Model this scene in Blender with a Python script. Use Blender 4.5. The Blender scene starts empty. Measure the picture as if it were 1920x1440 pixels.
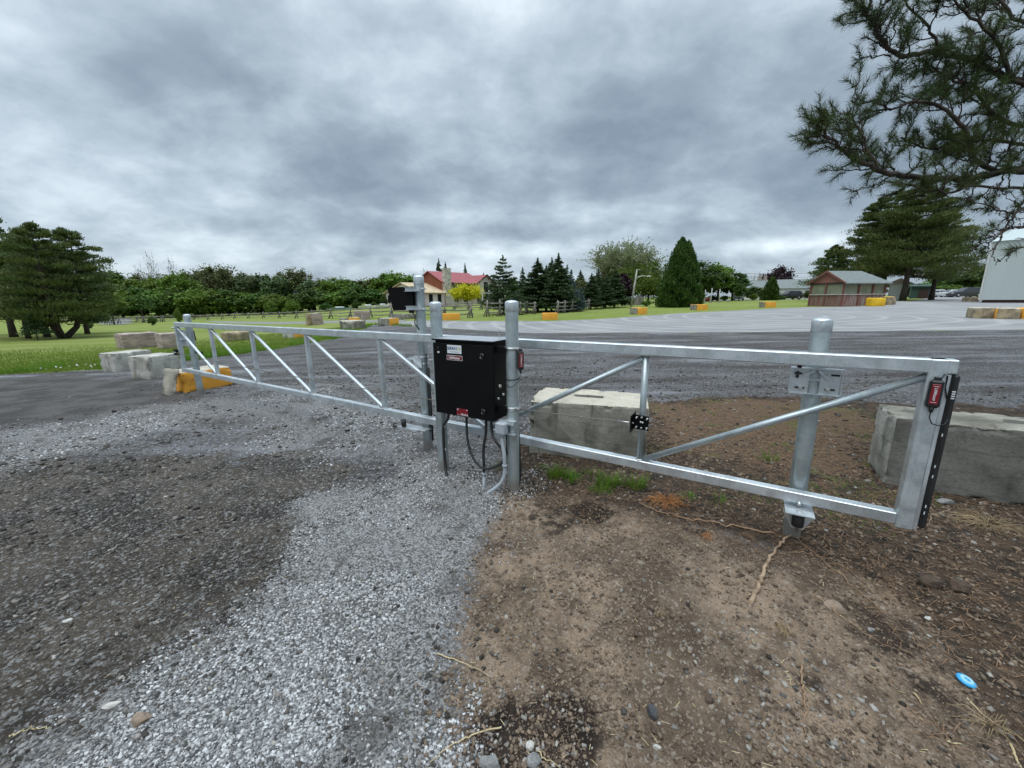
import bpy, math, random
import numpy as np
from mathutils import Vector, Matrix, Euler
R = math.radians
rnd = random.Random(7)
rs = np.random.RandomState(11)
scene = bpy.context.scene
COL = scene.collection
# ------------------------------------------------------------------ camera
F, PITCH, ROLL, H = 740.0, R(12.2), R(0.6), 1.6
cd = bpy.data.cameras.new('camera'); cam = bpy.data.objects.new('camera', cd); COL.objects.link(cam)
cd.sensor_width = 36; cd.lens = F/1920*36; cd.clip_start = 0.05; cd.clip_end = 3000
cam.matrix_world = Matrix.Translation((0, 0, H)) @ Matrix.Rotation(R(90)-PITCH, 4, 'X') @ Matrix.Rotation(-ROLL, 4, 'Z')
scene.camera = cam
# ------------------------------------------------------------------ world: Nishita daylight behind a broken overcast
world = bpy.data.worlds.new('World'); scene.world = world; world.use_nodes = True
SUN_EL, SUN_AZ = R(64), R(215)       # azimuth measured clockwise from +Y
def build_world():
    nt = world.node_tree; N = nt.nodes; L = nt.links; N.clear()
    def n(t, **k):
        o = N.new(t)
        for a, b in k.items(): setattr(o, a, b)
        return o
    def m(op, a, b=None, c=None, clamp=False):
        o = n('ShaderNodeMath', operation=op, use_clamp=clamp)
        for i, v in enumerate((a, b, c)):
            if v is None: continue
            if isinstance(v, (int, float)): o.inputs[i].default_value = v
            else: L.new(v, o.inputs[i])
        return o.outputs[0]
    out = n('ShaderNodeOutputWorld'); bg = n('ShaderNodeBackground'); L.new(bg.outputs[0], out.inputs[0])
    sky = n('ShaderNodeTexSky', sky_type='NISHITA', sun_disc=False, sun_elevation=SUN_EL, sun_rotation=SUN_AZ)
    tc = n('ShaderNodeTexCoord'); sep = n('ShaderNodeSeparateXYZ'); L.new(tc.outputs['Generated'], sep.inputs[0])
    z = m('MAXIMUM', sep.outputs[2], 0.0); zz = m('ADD', z, 0.42)
    cx = m('DIVIDE', sep.outputs[0], zz); cy = m('DIVIDE', sep.outputs[1], zz)
    comb = n('ShaderNodeCombineXYZ'); L.new(cx, comb.inputs[0]); L.new(cy, comb.inputs[1])
    def noise(scale, detail, rough, dist, off, sx=1., sy=1.):
        mp = n('ShaderNodeMapping'); mp.inputs['Location'].default_value = off
        mp.inputs['Scale'].default_value = (sx, sy, 1); L.new(comb.outputs[0], mp.inputs[0])
        t = n('ShaderNodeTexNoise'); t.inputs['Scale'].default_value = scale; t.inputs['Detail'].default_value = detail
        t.inputs['Roughness'].default_value = rough; t.inputs['Distortion'].default_value = dist
        L.new(mp.outputs[0], t.inputs['Vector']); return t.outputs[0]
    big = noise(0.95, 3, .5, .2, (3.1, 7.7, 0), .8, 1.0)
    mid = noise(2.0, 6, .50, .2, (1.3, 2.2, 0), .95, 1.1)
    fine = noise(8., 7, .58, .2, (9.3, 4.2, 0), .95, 1.1)
    s = m('ADD', m('MULTIPLY', big, .48), m('MULTIPLY', mid, .48)); s = m('ADD', s, m('MULTIPLY', fine, .20)); s = m('ADD', m('MULTIPLY', m('SUBTRACT', s, .59), 1.5), .556)
    # broad bright / dark areas of the cloud deck, by direction (u = x/y, z)
    def blob(dx, dy, dz, wide, amp):
        v = Vector((dx, dy, dz)).normalized()
        vm = n('ShaderNodeVectorMath', operation='SUBTRACT'); L.new(tc.outputs['Generated'], vm.inputs[0]); vm.inputs[1].default_value = v
        vs = n('ShaderNodeVectorMath', operation='MULTIPLY'); L.new(vm.outputs[0], vs.inputs[0]); vs.inputs[1].default_value = (1/wide[0], 1/wide[0], 1/wide[1])
        ln = n('ShaderNodeVectorMath', operation='LENGTH'); L.new(vs.outputs[0], ln.inputs[0])
        g = m('EXPONENT', m('MULTIPLY', m('MULTIPLY', ln.outputs['Value'], ln.outputs['Value']), -1.0))
        return m('MULTIPLY', g, amp)
    for b in [(-.42, 1, .62, (.28, .16), .13), (-1.3, 1, .8, (.35, .2), .12), (.0, 1, .6, (.3, .2), .08),
              (.33, 1, .36, (.30, .11), -.13), (-.9, 1, .42, (.35, .08), -.07), (.0, 1, .20, (.5, .03), .08),
              (.62, 1, .118, (.20, .018), .20), (.05, 1, .11, (.16, .02), .15), (.45, 1, .05, (.3, .02), .02),
              (.75, 1, .26, (.2, .05), -.06), (-1.2, 1, .27, (.5, .04), .02), (-.45, 1, .2, (.3, .03), .03), (-.8, 1, .10, (.4, .03), -.04), (.2,1,.16,(.5,.02),-.03)]:
        s = m('ADD', s, blob(*b))
    ramp = n('ShaderNodeValToRGB'); L.new(s, ramp.inputs[0]); e = ramp.color_ramp.elements
    e[0].position = .36; e[0].color = (.165, .212, .262, 1)
    e[1].position = .90; e[1].color = (.78, .86, .90, 1)
    for p, c in [(.48, (.230, .285, .340, 1)), (.60, (.340, .405, .465, 1)), (.72, (.49, .565, .62, 1))]:
        q = e.new(p); q.color = c
    # the overcast is brighter towards the zenith (CIE overcast sky)
    zen = n('ShaderNodeMapRange', interpolation_type='SMOOTHSTEP'); L.new(sep.outputs[2], zen.inputs[0])
    zen.inputs[1].default_value = .62; zen.inputs[2].default_value = 1.0; zen.inputs[3].default_value = 1.0; zen.inputs[4].default_value = 4.6
    sc = n('ShaderNodeVectorMath', operation='SCALE'); L.new(ramp.outputs[0], sc.inputs[0]); L.new(m('MULTIPLY', zen.outputs[0], 9.2), sc.inputs['Scale'])
    mix = n('ShaderNodeMix', data_type='RGBA'); mix.inputs[0].default_value = .93
    L.new(sky.outputs[0], mix.inputs[6]); L.new(sc.outputs[0], mix.inputs[7])
    L.new(mix.outputs[2], bg.inputs[0]); bg.inputs[1].default_value = .10
build_world()
sd = bpy.data.lights.new('sun', 'SUN'); sun = bpy.data.objects.new('sun', sd); COL.objects.link(sun)
sd.energy = 0.8; sd.angle = R(45); sd.color = (1, .97, .92)
sv = Vector((math.sin(SUN_AZ)*math.cos(SUN_EL), math.cos(SUN_AZ)*math.cos(SUN_EL), math.sin(SUN_EL)))
sun.rotation_euler = sv.to_track_quat('Z', 'Y').to_euler()
scene.view_settings.view_transform = 'Standard'; scene.view_settings.look = 'None'
scene.view_settings.gamma = 1; scene.view_settings.exposure = 0.74
scene.render.engine = 'CYCLES'
# ------------------------------------------------------------------ terrain and picking
_az = [-180, -90, -60, -45, -38, -30, -20, -12, 0, 20, 40, 60, 90, 180]
_zf = [-.5, -1.5, -1.9, -2.1, -2.2, -1.7, -.5, .25, .5, .8, 1.0, 1.05, .8, -.5]
_rr = [0, 9, 22, 50, 110, 900]
_rv = [0, 0, .16, .52, 1, 1.3]
def terrain(x, y):
    az = np.degrees(np.arctan2(x, y)); r = np.hypot(x, y)
    return np.interp(az, _az, _zf)*np.interp(r, _rr, _rv)+.36*np.exp(-((x-39.0)**2+(y-40.8)**2)/11.)
def ray(px, py):
    x = (px-960)/F; y = (720-py)/F; c, s = math.cos(ROLL), math.sin(ROLL)
    xr = x*c+y*s; yr = -x*s+y*c
    return np.array([xr, math.cos(PITCH)+yr*math.sin(PITCH), -math.sin(PITCH)+yr*math.cos(PITCH)])
def g2(px, py):
    "where a sight line meets the flat yard"
    d = ray(px, py); t = -H/d[2]; return (d[0]*t, d[1]*t)
def hit(px, py):
    "where a sight line meets the terrain"
    d = ray(px, py); t = .5
    while t < 900:
        if H+d[2]*t < terrain(d[0]*t, d[1]*t): break
        t *= 1.004
    return Vector((d[0]*t, d[1]*t, float(terrain(d[0]*t, d[1]*t))))
def at(px, Z, z=None, py=None):
    "ground point in the direction of column px, Z metres ahead"
    d = ray(px, 565 if py is None else py); t = Z/d[1]; x = d[0]*t; y = Z
    return Vector((x, y, float(terrain(x, y)) if z is None else z))
def P3(px, py, Z):
    d = ray(px, py); t = Z/(d[1]*math.cos(PITCH)-d[2]*math.sin(PITCH)); return Vector((d[0]*t, d[1]*t, H+d[2]*t))
# ------------------------------------------------------------------ object helpers
def tag(o, label=None, cat=None, group=None, kind=None):
    if label: o['label'] = label
    if cat: o['category'] = cat
    if group: o['group'] = group
    if kind: o['kind'] = kind
    return o
def empty(name, loc=(0, 0, 0), rz=0., label=None, cat=None, group=None):
    o = bpy.data.objects.new(name, None); COL.objects.link(o); o.location = loc; o.rotation_euler = (0, 0, rz)
    o.empty_display_size = .2
    return tag(o, label, cat, group)
def npmesh(name, V, Fa, mats, smooth=False, matidx=None, col=None, cname='col'):
    me = bpy.data.meshes.new(name); V = np.asarray(V, np.float32); Fa = np.asarray(Fa, np.int32)
    k = Fa.shape[1]; n = len(Fa)
    me.vertices.add(len(V)); me.vertices.foreach_set('co', V.ravel())
    me.loops.add(n*k); me.loops.foreach_set('vertex_index', Fa.ravel())
    me.polygons.add(n); me.polygons.foreach_set('loop_start', np.arange(n, dtype=np.int32)*k)
    if smooth: me.polygons.foreach_set('use_smooth', np.ones(n, bool))
    if matidx is not None: me.polygons.foreach_set('material_index', np.asarray(matidx, np.int32))
    for m in (mats if isinstance(mats, (list, tuple)) else [mats]): me.materials.append(m)
    if col is not None:
        a = me.color_attributes.new(cname, 'FLOAT_COLOR', 'POINT'); c = np.ones((len(V), 4), np.float32); c[:, :col.shape[1]] = col
        a.data.foreach_set('color', c.ravel())
    me.update(); me.validate(); return me
def link(name, me, parent=None, loc=(0, 0, 0), rot=(0, 0, 0)):
    o = bpy.data.objects.new(name, me); COL.objects.link(o); o.location = loc; o.rotation_euler = rot
    if parent is not None: o.parent = parent
    return o
def copy_tree(o, parent=None):
    c = o.copy(); COL.objects.link(c); c.parent = parent
    for ch in list(o.children): copy_tree(ch, c)
    return c
class MB:
    "collects simple solids into one mesh"
    def __init__(s): s.v = []; s.f = []; s.mi = []; s.sm = []; s.m = 0; s.smooth = False; s.pc = []
    def add(s, vs, fs):
        b = len(s.v); s.v += [tuple(v) for v in vs]; s.pc.append((b, len(s.f)))
        for f in fs: s.f.append([b+i for i in f]); s.mi.append(s.m); s.sm.append(s.smooth)
        return s
    def box(s, c, d, rot=None, bev=0.):
        x, y, z = d[0]/2, d[1]/2, d[2]/2; b = min(bev, x*.9, y*.9, z*.9)
        M = (rot if isinstance(rot, Matrix) else Euler(rot).to_matrix()) if rot is not None else Matrix.Identity(3)
        c = Vector(c)
        if b <= 0:
            vs = [Vector((i*x, j*y, k*z)) for i in (-1, 1) for j in (-1, 1) for k in (-1, 1)]
            fs = [(0, 1, 3, 2), (4, 6, 7, 5), (0, 4, 5, 1), (2, 3, 7, 6), (0, 2, 6, 4), (1, 5, 7, 3)]
        else:
            vs = []; idx = {}
            for i in (-1, 1):
                for j in (-1, 1):
                    for k in (-1, 1):
                        for a, q in enumerate(((i*x, j*(y-b), k*(z-b)), (i*(x-b), j*y, k*(z-b)), (i*(x-b), j*(y-b), k*z))):
                            idx[i, j, k, a] = len(vs); vs.append(Vector(q))
            I = idx; fs = []
            for i in (-1, 1): fs.append([I[i, -1, -1, 0], I[i, 1, -1, 0], I[i, 1, 1, 0], I[i, -1, 1, 0]][::i])
            for j in (-1, 1): fs.append([I[-1, j, -1, 1], I[1, j, -1, 1], I[1, j, 1, 1], I[-1, j, 1, 1]][::-j])
            for k in (-1, 1): fs.append([I[-1, -1, k, 2], I[1, -1, k, 2], I[1, 1, k, 2], I[-1, 1, k, 2]][::k])
            for i in (-1, 1):
                for j in (-1, 1):
                    fs.append([I[i, j, -1, 0], I[i, j, -1, 1], I[i, j, 1, 1], I[i, j, 1, 0]][::i*j])
                    fs.append([I[i, -1, j, 0], I[i, 1, j, 0], I[i, 1, j, 2], I[i, -1, j, 2]][::i*j])
                    fs.append([I[-1, i, j, 1], I[-1, i, j, 2], I[1, i, j, 2], I[1, i, j, 1]][::i*j])
                    for k in (-1, 1): fs.append([I[i, j, k, 0], I[i, j, k, 1], I[i, j, k, 2]][::i*j*k])
        return s.add([c+M@v for v in vs], fs)
    def tube(s, pts, r, n=10, caps=True, smooth=True):
        pts = [Vector(p) for p in pts]; rr = r if isinstance(r, (list, tuple)) else [r]*len(pts)
        ref = None; rings = []; old = s.smooth; s.smooth = smooth; vs = []; fs = []
        for i, p in enumerate(pts):
            t = (pts[min(i+1, len(pts)-1)]-pts[max(i-1, 0)]).normalized()
            if ref is None: ref = Vector((0, 0, 1)) if abs(t.z) < .9 else Vector((1, 0, 0)); ref = (ref-t*ref.dot(t)).normalized()
            ref = (ref-t*ref.dot(t)).normalized(); b = t.cross(ref)
            for k in range(n):
                a = 2*math.pi*k/n; vs.append(p+(ref*math.cos(a)+b*math.sin(a))*rr[i])
        for i in range(len(pts)-1):
            for k in range(n):
                k2 = (k+1) % n; fs.append((i*n+k, i*n+k2, (i+1)*n+k2, (i+1)*n+k))
        s.add(vs, fs)
        if caps:
            s.smooth = False; b0 = len(s.v)-len(vs)
            s.f.append([b0+k for k in range(n)][::-1]); s.mi.append(s.m); s.sm.append(False)
            s.f.append([b0+(len(pts)-1)*n+k for k in range(n)]); s.mi.append(s.m); s.sm.append(False)
        s.smooth = old; return s
    def lathe(s, prof, c=(0, 0, 0), n=24, smooth=True):
        c = Vector(c); vs = []; fs = []; m = len(prof)
        for k in range(n):
            a = 2*math.pi*k/n
            for r, z in prof: vs.append(c+Vector((r*math.cos(a), r*math.sin(a), z)))
        for k in range(n):
            k2 = (k+1) % n
            for i in range(m-1): fs.append((k*m+i, k2*m+i, k2*m+i+1, k*m+i+1))
        old = s.smooth; s.smooth = smooth; s.add(vs, fs); s.smooth = old; return s
    def prism(s, poly, a, b, M=None):
        "polygon in local xz extruded along y from a to b"
        n = len(poly); vs = [Vector((x, a, z)) for x, z in poly]+[Vector((x, b, z)) for x, z in poly]
        if M is not None: vs = [M@v for v in vs]
        fs = [list(range(n))[::1], [n+i for i in range(n)][::-1]]+[(i, n+i, n+(i+1) % n, (i+1) % n) for i in range(n)]
        return s.add(vs, fs)
    def quad(s, *v): return s.add(v, [tuple(range(len(v)))])
    def clusters(s):
        n = len(s.pc); ends = [p[0] for p in s.pc[1:]]+[len(s.v)]; fe = [p[1] for p in s.pc[1:]]+[len(s.f)]; bb = []
        for (a, _), e in zip(s.pc, ends): A = np.array(s.v[a:e]); bb.append((A.min(0)-.0008, A.max(0)+.0008))
        root = list(range(n))
        def fd(i):
            while root[i] != i: i = root[i]
            return i
        for i in range(n):
            for j in range(i): 
                if (bb[i][0] < bb[j][1]).all() and (bb[j][0] < bb[i][1]).all(): root[fd(i)] = fd(j)
        gs = {}
        for i in range(n): gs.setdefault(fd(i), []).append(i)
        out = []
        for g in gs.values():
            m = MB()
            for i in g:
                o = len(m.v)-s.pc[i][0]; m.v += s.v[s.pc[i][0]:ends[i]]
                for k in range(s.pc[i][1], fe[i]): m.f.append([q+o for q in s.f[k]]); m.mi.append(s.mi[k]); m.sm.append(s.sm[k])
            out.append(m)
        return out
    def build(s, name, mats, parent=None, loc=(0, 0, 0), rot=(0, 0, 0), mesh_only=False):
        if parent is not None and not mesh_only and 1 < len(s.pc) < 40 and name not in ('boards', 'drive_chain', 'wrap_print', 'twigs'):
            cl = s.clusters()
            if len(cl) > 1: return [c.build(name, mats, parent, loc, rot) for c in cl][0]
        me = bpy.data.meshes.new(name); me.from_pydata([tuple(v) for v in s.v], [], s.f)
        for m in (mats if isinstance(mats, (list, tuple)) else [mats]): me.materials.append(m)
        me.polygons.foreach_set('material_index', s.mi); me.polygons.foreach_set('use_smooth', s.sm)
        import bmesh
        bm = bmesh.new(); bm.from_mesh(me); bmesh.ops.recalc_face_normals(bm, faces=bm.faces); bm.to_mesh(me); bm.free()
        me.update()
        return me if mesh_only else link(name, me, parent, loc, rot)
# ------------------------------------------------------------------ materials
def nodes(name):
    m = bpy.data.materials.new(name); m.use_nodes = True; nt = m.node_tree
    return m, nt, nt.nodes, nt.links, nt.nodes['Principled BSDF']
def tnoise(N, L, vec, scale, detail=4, rough=.6, dist=0.):
    t = N.new('ShaderNodeTexNoise'); t.inputs['Scale'].default_value = scale; t.inputs['Detail'].default_value = detail
    t.inputs['Roughness'].default_value = rough; t.inputs['Distortion'].default_value = dist; L.new(vec, t.inputs['Vector']); return t.outputs[0]
def mixc(N, L, fac, a, b, mode='MIX'):
    o = N.new('ShaderNodeMix'); o.data_type = 'RGBA'; o.blend_type = mode; o.clamp_factor = True
    for i, v in ((0, fac), (6, a), (7, b)):
        if isinstance(v, (int, float)): o.inputs[i].default_value = v
        elif isinstance(v, tuple): o.inputs[i].default_value = (*v[:3], 1)
        else: L.new(v, o.inputs[i])
    return o.outputs[2]
def mth(N, L, op, a, b=None, c=None, clamp=False):
    o = N.new('ShaderNodeMath'); o.operation = op; o.use_clamp = clamp
    for i, v in enumerate((a, b, c)):
        if v is None: continue
        if isinstance(v, (int, float)): o.inputs[i].default_value = v
        else: L.new(v, o.inputs[i])
    return o.outputs[0]
def srange(N, L, v, lo, hi, a=0., b=1.):
    o = N.new('ShaderNodeMapRange'); o.interpolation_type = 'SMOOTHSTEP'; L.new(v, o.inputs[0])
    for i, q in ((1, lo), (2, hi), (3, a), (4, b)): o.inputs[i].default_value = q
    return o.outputs[0]
def mat(name, c1, c2=None, scale=6., rough=.6, metal=0., bump=0., bscale=None, stretch=None, rough2=None, spec=.5, detail=5, lo=.35, hi=.65, vary=0.):
    m, nt, N, L, B = nodes(name); c2 = c2 or tuple(x*.8 for x in c1)
    tc = N.new('ShaderNodeTexCoord'); v = tc.outputs['Object']
    if stretch:
        mp = N.new('ShaderNodeMapping'); mp.inputs['Scale'].default_value = stretch; L.new(v, mp.inputs[0]); v = mp.outputs[0]
    n1 = tnoise(N, L, v, scale, detail); f = srange(N, L, n1, lo, hi)
    c = mixc(N, L, f, c1, c2)
    if vary:
        oi = N.new('ShaderNodeObjectInfo'); hs = N.new('ShaderNodeHueSaturation'); L.new(c, hs.inputs['Color'])
        L.new(mth(N, L, 'ADD', mth(N, L, 'MULTIPLY', oi.outputs['Random'], vary), 1-vary/2), hs.inputs['Value']); c = hs.outputs[0]
    L.new(c, B.inputs['Base Color'])
    B.inputs['Metallic'].default_value = metal; B.inputs['Specular IOR Level'].default_value = spec
    if rough2 is not None: L.new(srange(N, L, n1, lo, hi, rough, rough2), B.inputs['Roughness'])
    else: B.inputs['Roughness'].default_value = rough
    if bump:
        nb = tnoise(N, L, v, bscale or scale*4, 6); b = N.new('ShaderNodeBump'); b.inputs['Strength'].default_value = min(1, bump)
        b.inputs['Distance'].default_value = .01 if bump <= 1 else .01*bump; L.new(nb, b.inputs['Height']); L.new(b.outputs[0], B.inputs['Normal'])
    return m
def leafmat(name, c1, c2, scale=.7, trans=.25, rough=.55, vary=.35):
    m, nt, N, L, B = nodes(name)
    tc = N.new('ShaderNodeTexCoord'); n1 = tnoise(N, L, tc.outputs['Object'], scale, 3); f = srange(N, L, n1, .35, .65)
    n2 = tnoise(N, L, tc.outputs['Object'], scale*9, 2); c = mixc(N, L, f, c1, c2)
    c = mixc(N, L, srange(N, L, n2, .3, .7, 0, .45), c, tuple(x*.45 for x in c1))
    oi = N.new('ShaderNodeObjectInfo'); hs = N.new('ShaderNodeHueSaturation'); L.new(c, hs.inputs['Color'])
    L.new(mth(N, L, 'ADD', mth(N, L, 'MULTIPLY', oi.outputs['Random'], vary), 1-vary/2), hs.inputs['Value'])
    L.new(mth(N, L, 'ADD', mth(N, L, 'MULTIPLY', oi.outputs['Random'], .03), .485), hs.inputs['Hue'])
    L.new(hs.outputs[0], B.inputs['Base Color']); B.inputs['Roughness'].default_value = rough; B.inputs['Specular IOR Level'].default_value = .25
    tr = N.new('ShaderNodeBsdfTranslucent'); L.new(hs.outputs[0], tr.inputs[0]); mx = N.new('ShaderNodeMixShader'); mx.inputs[0].default_value = trans
    L.new(B.outputs[0], mx.inputs[1]); L.new(tr.outputs[0], mx.inputs[2]); L.new(mx.outputs[0], N['Material Output'].inputs[0])
    return m
def galv(name, base=(.66, .70, .72), dark=(.52, .56, .58), scale=7.):
    m, nt, N, L, B = nodes(name); tc = N.new('ShaderNodeTexCoord'); v = tc.outputs['Object']
    n1 = tnoise(N, L, v, scale, 5, .6, .5); n2 = tnoise(N, L, v, scale*9, 3, .6)
    vo = N.new('ShaderNodeTexVoronoi'); vo.inputs['Scale'].default_value = 90; L.new(v, vo.inputs['Vector'])
    f = mth(N, L, 'ADD', mth(N, L, 'MULTIPLY', n1, .7), mth(N, L, 'MULTIPLY', n2, .3))
    c = mixc(N, L, srange(N, L, f, .38, .62), dark, base)
    c = mixc(N, L, .05, c, vo.outputs['Color'], 'OVERLAY')
    mp = N.new('ShaderNodeMapping'); mp.inputs['Scale'].default_value = (1, 1, .12); L.new(v, mp.inputs[0])
    st = tnoise(N, L, mp.outputs[0], 30, 4, .7); c = mixc(N, L, srange(N, L, st, .58, .75, 0, .5), c, (.80, .83, .84))
    sp = N.new('ShaderNodeSeparateXYZ'); L.new(v, sp.inputs[0]); gz_ = mth(N, L, 'ADD', sp.outputs[2], mth(N, L, 'MULTIPLY', n1, -.16)); mud = srange(N, L, gz_, -.03, .10, .75, 0.)
    c = mixc(N, L, mud, c, (.20, .165, .125)); c = mixc(N, L, srange(N, L, tnoise(N, L, v, 38, 3, .7), .66, .74, 0, .5), c, (.30, .31, .31))
    L.new(c, B.inputs['Base Color']); L.new(mth(N, L, 'SUBTRACT', .68, mth(N, L, 'MULTIPLY', mud, .6)), B.inputs['Metallic'])
    L.new(srange(N, L, n1, .35, .65, .34, .52), B.inputs['Roughness'])
    b = N.new('ShaderNodeBump'); b.inputs['Strength'].default_value = .12; b.inputs['Distance'].default_value = .003; L.new(n2, b.inputs['Height']); L.new(b.outputs[0], B.inputs['Normal'])
    return m
def concrete(name, light=(.38, .36, .30), dark=(.17, .16, .13), stain=(.065, .06, .05), amount=.8, scale=2.2):
    m, nt, N, L, B = nodes(name); tc = N.new('ShaderNodeTexCoord'); v = tc.outputs['Object']
    n1 = tnoise(N, L, v, scale, 8, .62, .4); c = mixc(N, L, srange(N, L, n1, .36, .64), light, dark)
    mp = N.new('ShaderNodeMapping'); mp.inputs['Scale'].default_value = (1, 1, .25); L.new(v, mp.inputs[0])
    n2 = tnoise(N, L, mp.outputs[0], scale*2.3, 6, .6, .6); c = mixc(N, L, srange(N, L, n2, .52, .70, 0, amount), c, stain)
    n3 = tnoise(N, L, v, 45, 6, .7); c = mixc(N, L, srange(N, L, n3, .45, .75, 0, .5), c, tuple(x*.55 for x in dark))
    w = N.new('ShaderNodeTexWave'); w.wave_type = 'BANDS'; w.bands_direction = 'Z'; w.inputs['Scale'].default_value = 1.9; w.inputs['Distortion'].default_value = 2.5; w.inputs['Detail'].default_value = 3; w.inputs['Detail Scale'].default_value = 1.5
    L.new(v, w.inputs['Vector']); c = mixc(N, L, srange(N, L, w.outputs[1], .96, 1., 0, .22), c, stain)
    L.new(c, B.inputs['Base Color']); B.inputs['Roughness'].default_value = .92; B.inputs['Specular IOR Level'].default_value = .2
    hh = mth(N, L, 'ADD', mth(N, L, 'MULTIPLY', n3, .6), mth(N, L, 'MULTIPLY', n1, .8))
    vo = N.new('ShaderNodeTexVoronoi'); vo.inputs['Scale'].default_value = 55; L.new(v, vo.inputs['Vector']); hh = mth(N, L, 'ADD', hh, srange(N, L, vo.outputs[0], 0, .22, -.25, 0.))
    b = N.new('ShaderNodeBump'); b.inputs['Strength'].default_value = .8; b.inputs['Distance'].default_value = .012; L.new(hh, b.inputs['Height']); L.new(b.outputs[0], B.inputs['Normal'])
    return m
def paintmat(name, paint=(.90, .42, .05), under=(.33, .31, .26), wear=.62, scale=5.):
    m, nt, N, L, B = nodes(name); tc = N.new('ShaderNodeTexCoord'); v = tc.outputs['Object']
    n1 = tnoise(N, L, v, scale, 8, .7, .6); n0 = tnoise(N, L, v, 1.7, 4)
    c = mixc(N, L, srange(N, L, n0, .3, .7), paint, tuple(x*.82 for x in paint))
    c = mixc(N, L, srange(N, L, n1, wear, wear+.04), c, under)
    n3 = tnoise(N, L, v, 30, 5, .7); c = mixc(N, L, srange(N, L, n3, .6, .8, 0, .5), c, (.16, .11, .05))
    L.new(c, B.inputs['Base Color']); B.inputs['Roughness'].default_value = .75
    b = N.new('ShaderNodeBump'); b.inputs['Strength'].default_value = .5; b.inputs['Distance'].default_value = .01; L.new(n1, b.inputs['Height']); L.new(b.outputs[0], B.inputs['Normal'])
    return m
def glassmat(name, c=(.02, .025, .03), rough=.08):
    m = mat(name, c, tuple(x*1.5 for x in c), rough=rough, spec=.8); return m
M = {}
M['galv'] = galv('galvanised_steel'); M['galv_post'] = galv('galvanised_pipe', (.50, .56, .57), (.38, .43, .44), 3.)
M['alu'] = galv('bare_aluminium', (.74, .77, .79), (.58, .61, .63), 5.)
M['black'] = mat('black_powder_coat', (.0035, .0035, .004), (.005, .005, .0055), rough=.42, rough2=.5, spec=.16)
M['rubber'] = mat('black_rubber', (.012, .012, .012), (.02, .02, .02), rough=.55)
M['zinc'] = mat('zinc_plated_bolt', (.55, .56, .55), (.7, .7, .68), 20, rough=.35, metal=.9)
M['greyplastic'] = mat('grey_plastic', (.34, .37, .40), (.40, .43, .46), 3, rough=.5)
M['conduit'] = mat('grey_conduit', (.36, .40, .43), (.44, .48, .50), 5, rough=.55)
M['red'] = mat('dark_red_label', (.19, .008, .014), (.23, .012, .018), 4, rough=.35)
M['white'] = mat('white_label', (.75, .77, .78), (.68, .70, .72), 3, rough=.4)
M['blueink'] = mat('navy_ink', (.02, .06, .16), (.03, .07, .18), rough=.5)
M['olive'] = mat('olive_ink', (.42, .38, .10), (.46, .42, .12), rough=.5)
M['conc'] = concrete('weathered_concrete')
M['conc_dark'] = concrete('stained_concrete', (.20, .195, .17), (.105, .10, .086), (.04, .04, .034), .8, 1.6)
M['conc_pale'] = concrete('pale_concrete', (.54, .52, .46), (.34, .325, .28), (.15, .14, .115), .7, 2.5)
M['conc_lichen'] = concrete('streaked_concrete', (.52, .50, .44), (.24, .23, .19), (.06, .058, .045), .95, 2.8); M['conc_top'] = concrete('sandy_concrete', (.56, .51, .41), (.44, .40, .32), (.22, .20, .16), .35, 3.)
M['conc_pink'] = mat('pinkish_split_stone', (.46, .36, .31), (.24, .20, .18), 3., rough=.95, bump=1., bscale=14, stretch=(1, 1, 4))
M['rubble'] = mat('tan_rubble_stone', (.42, .33, .20), (.20, .17, .12), 3., rough=.95, bump=1.5, bscale=12)
M['yellow'] = paintmat('worn_yellow_paint'); M['yellow2'] = paintmat('bright_yellow_paint', (.82, .50, .02), wear=.70)
M['yellow3'] = paintmat('flaking_yellow_paint', (.88, .40, .045), (.17, .11, .055), wear=.63, scale=5)
M['wood_grey'] = mat('weathered_rail_wood', (.26, .24, .21), (.13, .115, .10), 3, rough=.9, bump=.8, bscale=20, stretch=(1, 1, .3))
M['bark'] = mat('brown_bark', (.13, .10, .075), (.06, .047, .036), 6, rough=.95, bump=1.5, bscale=18, stretch=(1, 1, .3))
M['bark_pine'] = mat('pine_bark', (.085, .062, .048), (.035, .028, .024), 8, rough=.95, bump=1.5, bscale=25)
M['twig'] = mat('dry_twig', (.36, .23, .13), (.22, .13, .075), 12, rough=.85, bump=.5, bscale=40)
M['straw'] = mat('dry_straw', (.55, .45, .26), (.42, .32, .17), 8, rough=.8)
M['root'] = mat('peeled_root', (.40, .28, .18), (.22, .14, .085), 14, rough=.8, bump=1., bscale=60)
M['leaf_a'] = leafmat('maple_leaves', (.11, .19, .025), (.17, .26, .04))
M['leaf_b'] = leafmat('brownish_leaves', (.16, .165, .065), (.11, .135, .045))
M['leaf_c'] = leafmat('grey_green_leaves', (.10, .15, .06), (.15, .205, .085))
M['leaf_d'] = leafmat('deep_green_leaves', (.06, .115, .022), (.095, .165, .035))
M['leaf_lime'] = leafmat('young_willow_leaves', (.15, .20, .035), (.11, .16, .03), .5, .35)
M['leaf_pale'] = leafmat('sparse_silver_leaves', (.34, .37, .20), (.22, .27, .11), .6, .3)
M['leaf_yellow'] = leafmat('golden_leaves', (.62, .52, .02), (.46, .42, .02), 1.2, .4)
M['leaf_purple'] = leafmat('purple_leaves', (.028, .012, .018), (.045, .018, .026), .8, .15)
M['pine_n'] = leafmat('pine_needles', (.055, .095, .030), (.095, .135, .035), .9, .25)
M['pine_far'] = leafmat('scots_pine_needles', (.085, .125, .035), (.135, .155, .048), .8, .15)
M['spruce_n'] = leafmat('spruce_needles', (.050, .090, .035), (.085, .135, .050), .8, .1)
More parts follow.
